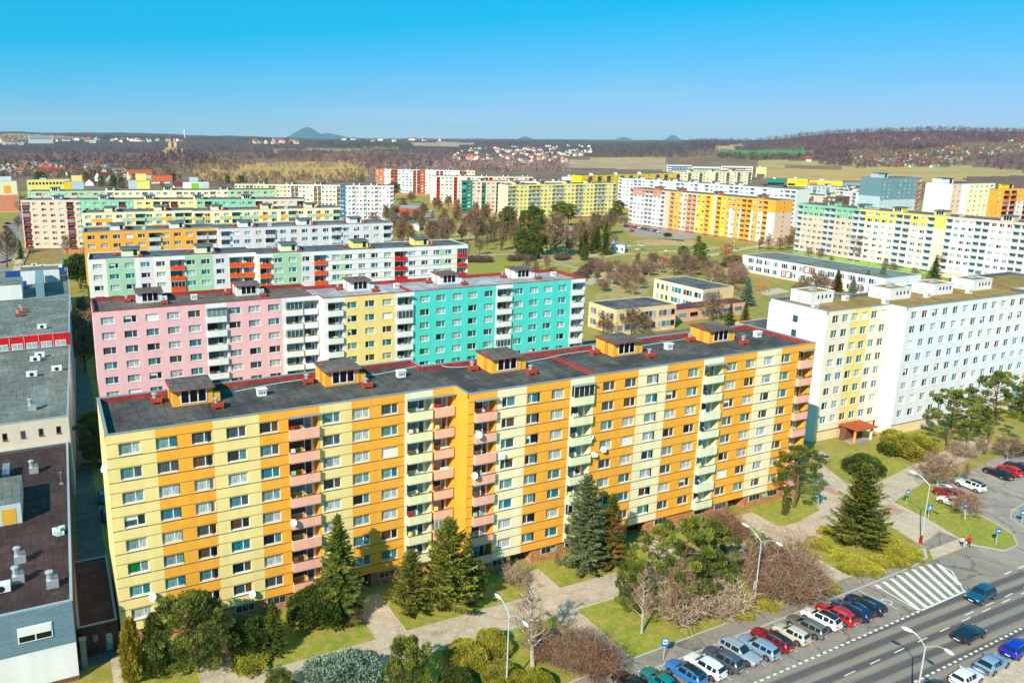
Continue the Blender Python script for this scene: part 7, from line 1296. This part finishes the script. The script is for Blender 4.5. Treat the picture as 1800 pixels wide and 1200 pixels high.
# ------------------------------------------------------------------ people
def person(p, yaw, label, top, legs, hair, bag=None, h=1.7, jacket='red'):
    s = h/1.7; e = empty('person', (p[0], p[1], p[2]), yaw, label, 'person')
    J = dict(pel=(0, 0, .92), ch=(.03, 0, 1.28), nk=(.04, 0, 1.44), hd=(.05, 0, 1.54), ht=(.05, 0, 1.68), lh=(0, .1, .88), lk=(.16, .1, .5), la=(.1, .1, .08), lt=(.26, .1, .04), rh=(0, -.1, .88), rk=(.0, -.1, .5), ra=(-.22, -.1, .12), rt=(-.08, -.1, .03), ls=(.03, .19, 1.38), le=(-.06, .25, 1.1), lw=(.06, .26, .86), lf=(.1, .25, .76), rs=(.03, -.19, 1.38), re=(.02, -.25, 1.1), rw=(.16, -.24, .88), rf=(.2, -.23, .78))
    ED = [('pel', 'ch'), ('ch', 'nk'), ('nk', 'hd'), ('hd', 'ht'), ('pel', 'lh'), ('lh', 'lk'), ('lk', 'la'), ('la', 'lt'), ('pel', 'rh'), ('rh', 'rk'), ('rk', 'ra'), ('ra', 'rt'), ('ch', 'ls'), ('ls', 'le'), ('le', 'lw'), ('lw', 'lf'), ('ch', 'rs'), ('rs', 're'), ('re', 'rw'), ('rw', 'rf')]
    RD = dict(pel=.15, ch=.17, nk=.06, hd=.1, ht=.085, lh=.1, lk=.068, la=.05, lt=.045, rh=.1, rk=.068, ra=.05, rt=.045, ls=.07, le=.055, lw=.04, lf=.035, rs=.07, re=.055, rw=.04, rf=.035)
    ks = list(J); me = bpy.data.meshes.new('body'); me.from_pydata([tuple(c*s for c in J[k]) for k in ks], [(ks.index(a), ks.index(b_)) for a, b_ in ED], []); o = link('body', me, e)
    sk = o.modifiers.new('skin', 'SKIN'); 
    for k, sv in zip(ks, me.skin_vertices[0].data): sv.radius = (RD[k]*s,)*2; sv.use_root = (k == 'pel')
    sb = o.modifiers.new('sub', 'SUBSURF'); sb.levels = sb.render_levels = 2
    m, nt, b = new_mat('person_'+top+str(round(h*10)), .8, .2); sp = nt.nodes.new('ShaderNodeSeparateXYZ'); nt.links.new(_coord(nt), sp.inputs[0])
    r = nt.nodes.new('ShaderNodeValToRGB'); r.color_ramp.interpolation = 'CONSTANT'; el = r.color_ramp.elements
    stops = [(0, (.02, .02, .025)), (.06, rgb(*legs)), (.5, rgb(*WALLS[jacket])), (.845, rgb(222, 170, 140)), (.93, rgb(*hair))]
    while len(el) < len(stops): el.new(.5)
    for x, (q, c) in zip(el, stops): x.position = q; x.color = c+(1,)
    mp = nt.nodes.new('ShaderNodeMath'); mp.operation = 'DIVIDE'; mp.inputs[1].default_value = h*1.03; nt.links.new(sp.outputs['Z'], mp.inputs[0]); nt.links.new(mp.outputs[0], r.inputs[0]); nt.links.new(r.outputs[0], b.inputs['Base Color']); me.materials.append(m)
    hb = MB(); c = np.array(J['ht'])*s; hb.tube([c+(-.02, 0, -.16), c+(-.03, 0, -.06), c+(-.01, 0, .05), c+(0, 0, .1)], [.075*s, .115*s, .105*s, .03], 'hair_dark', 10); hb.build('hair', e, smooth=True)
    return e
plain('hair_dark', rgb(60, 44, 34), .7)
q1_, q2_ = G(1702, 960), G(1690, 960); q1_[2] = q2_[2] = .03
person(q1_, R(-140), 'person in a red jacket walking with a white carrier bag beside the crossing', 'red', (40, 44, 60), (70, 50, 38)); person(q2_, R(-140), 'smaller person in a pale top and dark blue trousers walking at the crossing', 'pale', (24, 44, 80), (90, 64, 44), h=1.5, jacket='pink')
b = MB(); b.box(-.15, .15, -.07, .07, 0, .36, 'frame_white'); b.tube([(-.1, 0, .36), (0, 0, .52), (.1, 0, .36)], .015, 'frame_white', 4); tag(b.build('carrier_bag', None, (q1_[0]+.1, q1_[1]+.3, .25)), 'white carrier bag held by the person in the red jacket', 'bag')
# ------------------------------------------------------------------ park furniture
def rail(pts, label, h=1.1):
    P = [G(x, y)[:2] for x, y in pts]; o = P[0]; b = MB()
    for a, c in zip(P, P[1:]):
        L = np.hypot(*(c-a)); n = max(1, int(L/2.2))
        for i in range(n+1): q = a+(c-a)*i/n-o; b.tube([(*q, 0), (*q, h)], .05, 'lamp_grey', 5)
        for z in (h, h*.55): b.tube([(*(a-o), z), (*(c-o), z)], .05, 'lamp_grey', 5)
    tag(b.build('railing', None, (o[0], o[1], 0)), label, 'railing')
rail([(946, 449), (962, 456), (985, 466), (1005, 470)], 'pale tubular railing running down beside the park steps'); rail([(1005, 478), (1030, 480), (1052, 476)], 'short pale railing at the foot of the park steps')
e = empty('play_tower', G(1276, 446), .4, 'wooden play castle with a green slide', 'playground tower')
b = MB()
for x in (-5, 0, 4): 
    for sx in (-1, 1):
        for sy in (-1, 1): b.box(x+sx*1.2-.12, x+sx*1.2+.12, sy*1.2-.12, sy*1.2+.12, 0, 3.2 if x else 4.6, 'rust')
    b.box(x-1.3, x+1.3, -1.3, 1.3, 1.4, 1.6, 'rust'); b.box(x-1.3, x+1.3, -1.3, -1.2, 1.6, 2.5, 'rust'); b.prism([(x-1.5, -1.5), (x+1.5, -1.5), (x+1.5, 1.5), (x-1.5, 1.5)], 3.2 if x else 4.6, 3.35 if x else 4.8, 'brickred')
b.box(-4, 3, -1.25, -1.15, 0, 1.4, 'rust'); b.build('tower', e); b = MB(); b.face([(-6.3, -.5, 1.5), (-10.5, -.5, .2), (-10.5, .5, .2), (-6.3, .5, 1.5)], 'vividgreen'); b.box(-10.6, -6.3, -.55, -.5, .1, 1.5, 'vividgreen'); b.build('slide', e)
for x, y, c_, lb in ((1120, 446, 'red', 'red and white climbing frame on the park playground'), (1105, 440, 'seagreen', 'green climbing frame beside the spruces'), (1128, 440, 'skyblue', 'blue and red spring rider frame on the playground'), (1170, 449, 'red', 'red play house by the bare shrubs')):
    e = empty('climbing_frame', G(x, y), RNG.uniform(0, 1), lb, 'play equipment'); b = MB()
    for sx in (-1, 1):
        for sy in (-1, 1): b.tube([(sx*1.4, sy*1, 0), (sx*.9, sy*.7, 2.4)], .08, c_, 6)
    b.build('frame', e); b = MB(); b.box(-1, 1, -.8, .8, 2.3, 2.45, 'white'); b.box(-1, 1, -.05, .05, 1.0, 1.1, c_); b.build('platform', e)
b = MB(); p0, p1 = G(1140, 453), G(1172, 458); n = 14
for i in range(n+1): q = (p1-p0)*i/n; b.box(q[0]-.7, q[0]+.7, q[1]-.05, q[1]+.05, .1, 1.5, 'brickred')
tag(b.build('fence', None, tuple(p0)), 'red brown board fence beside the park playground', 'fence')
e = empty('play_tower', G(1338, 514), .2, 'brown wooden play frame in the sandy yard of the white school', 'playground tower'); b = MB()
for x in (-3, 0, 3):
    for s_ in (-1, 1): b.box(x-.1, x+.1, s_*1-.1, s_*1+.1, 0, 3.4, 'rust')
    b.box(x-.2, x+.2, -1.2, 1.2, 3.3, 3.5, 'rust')
b.box(-3.2, 3.2, -.1, .1, 2.2, 2.4, 'rust'); b.build('frame', e)
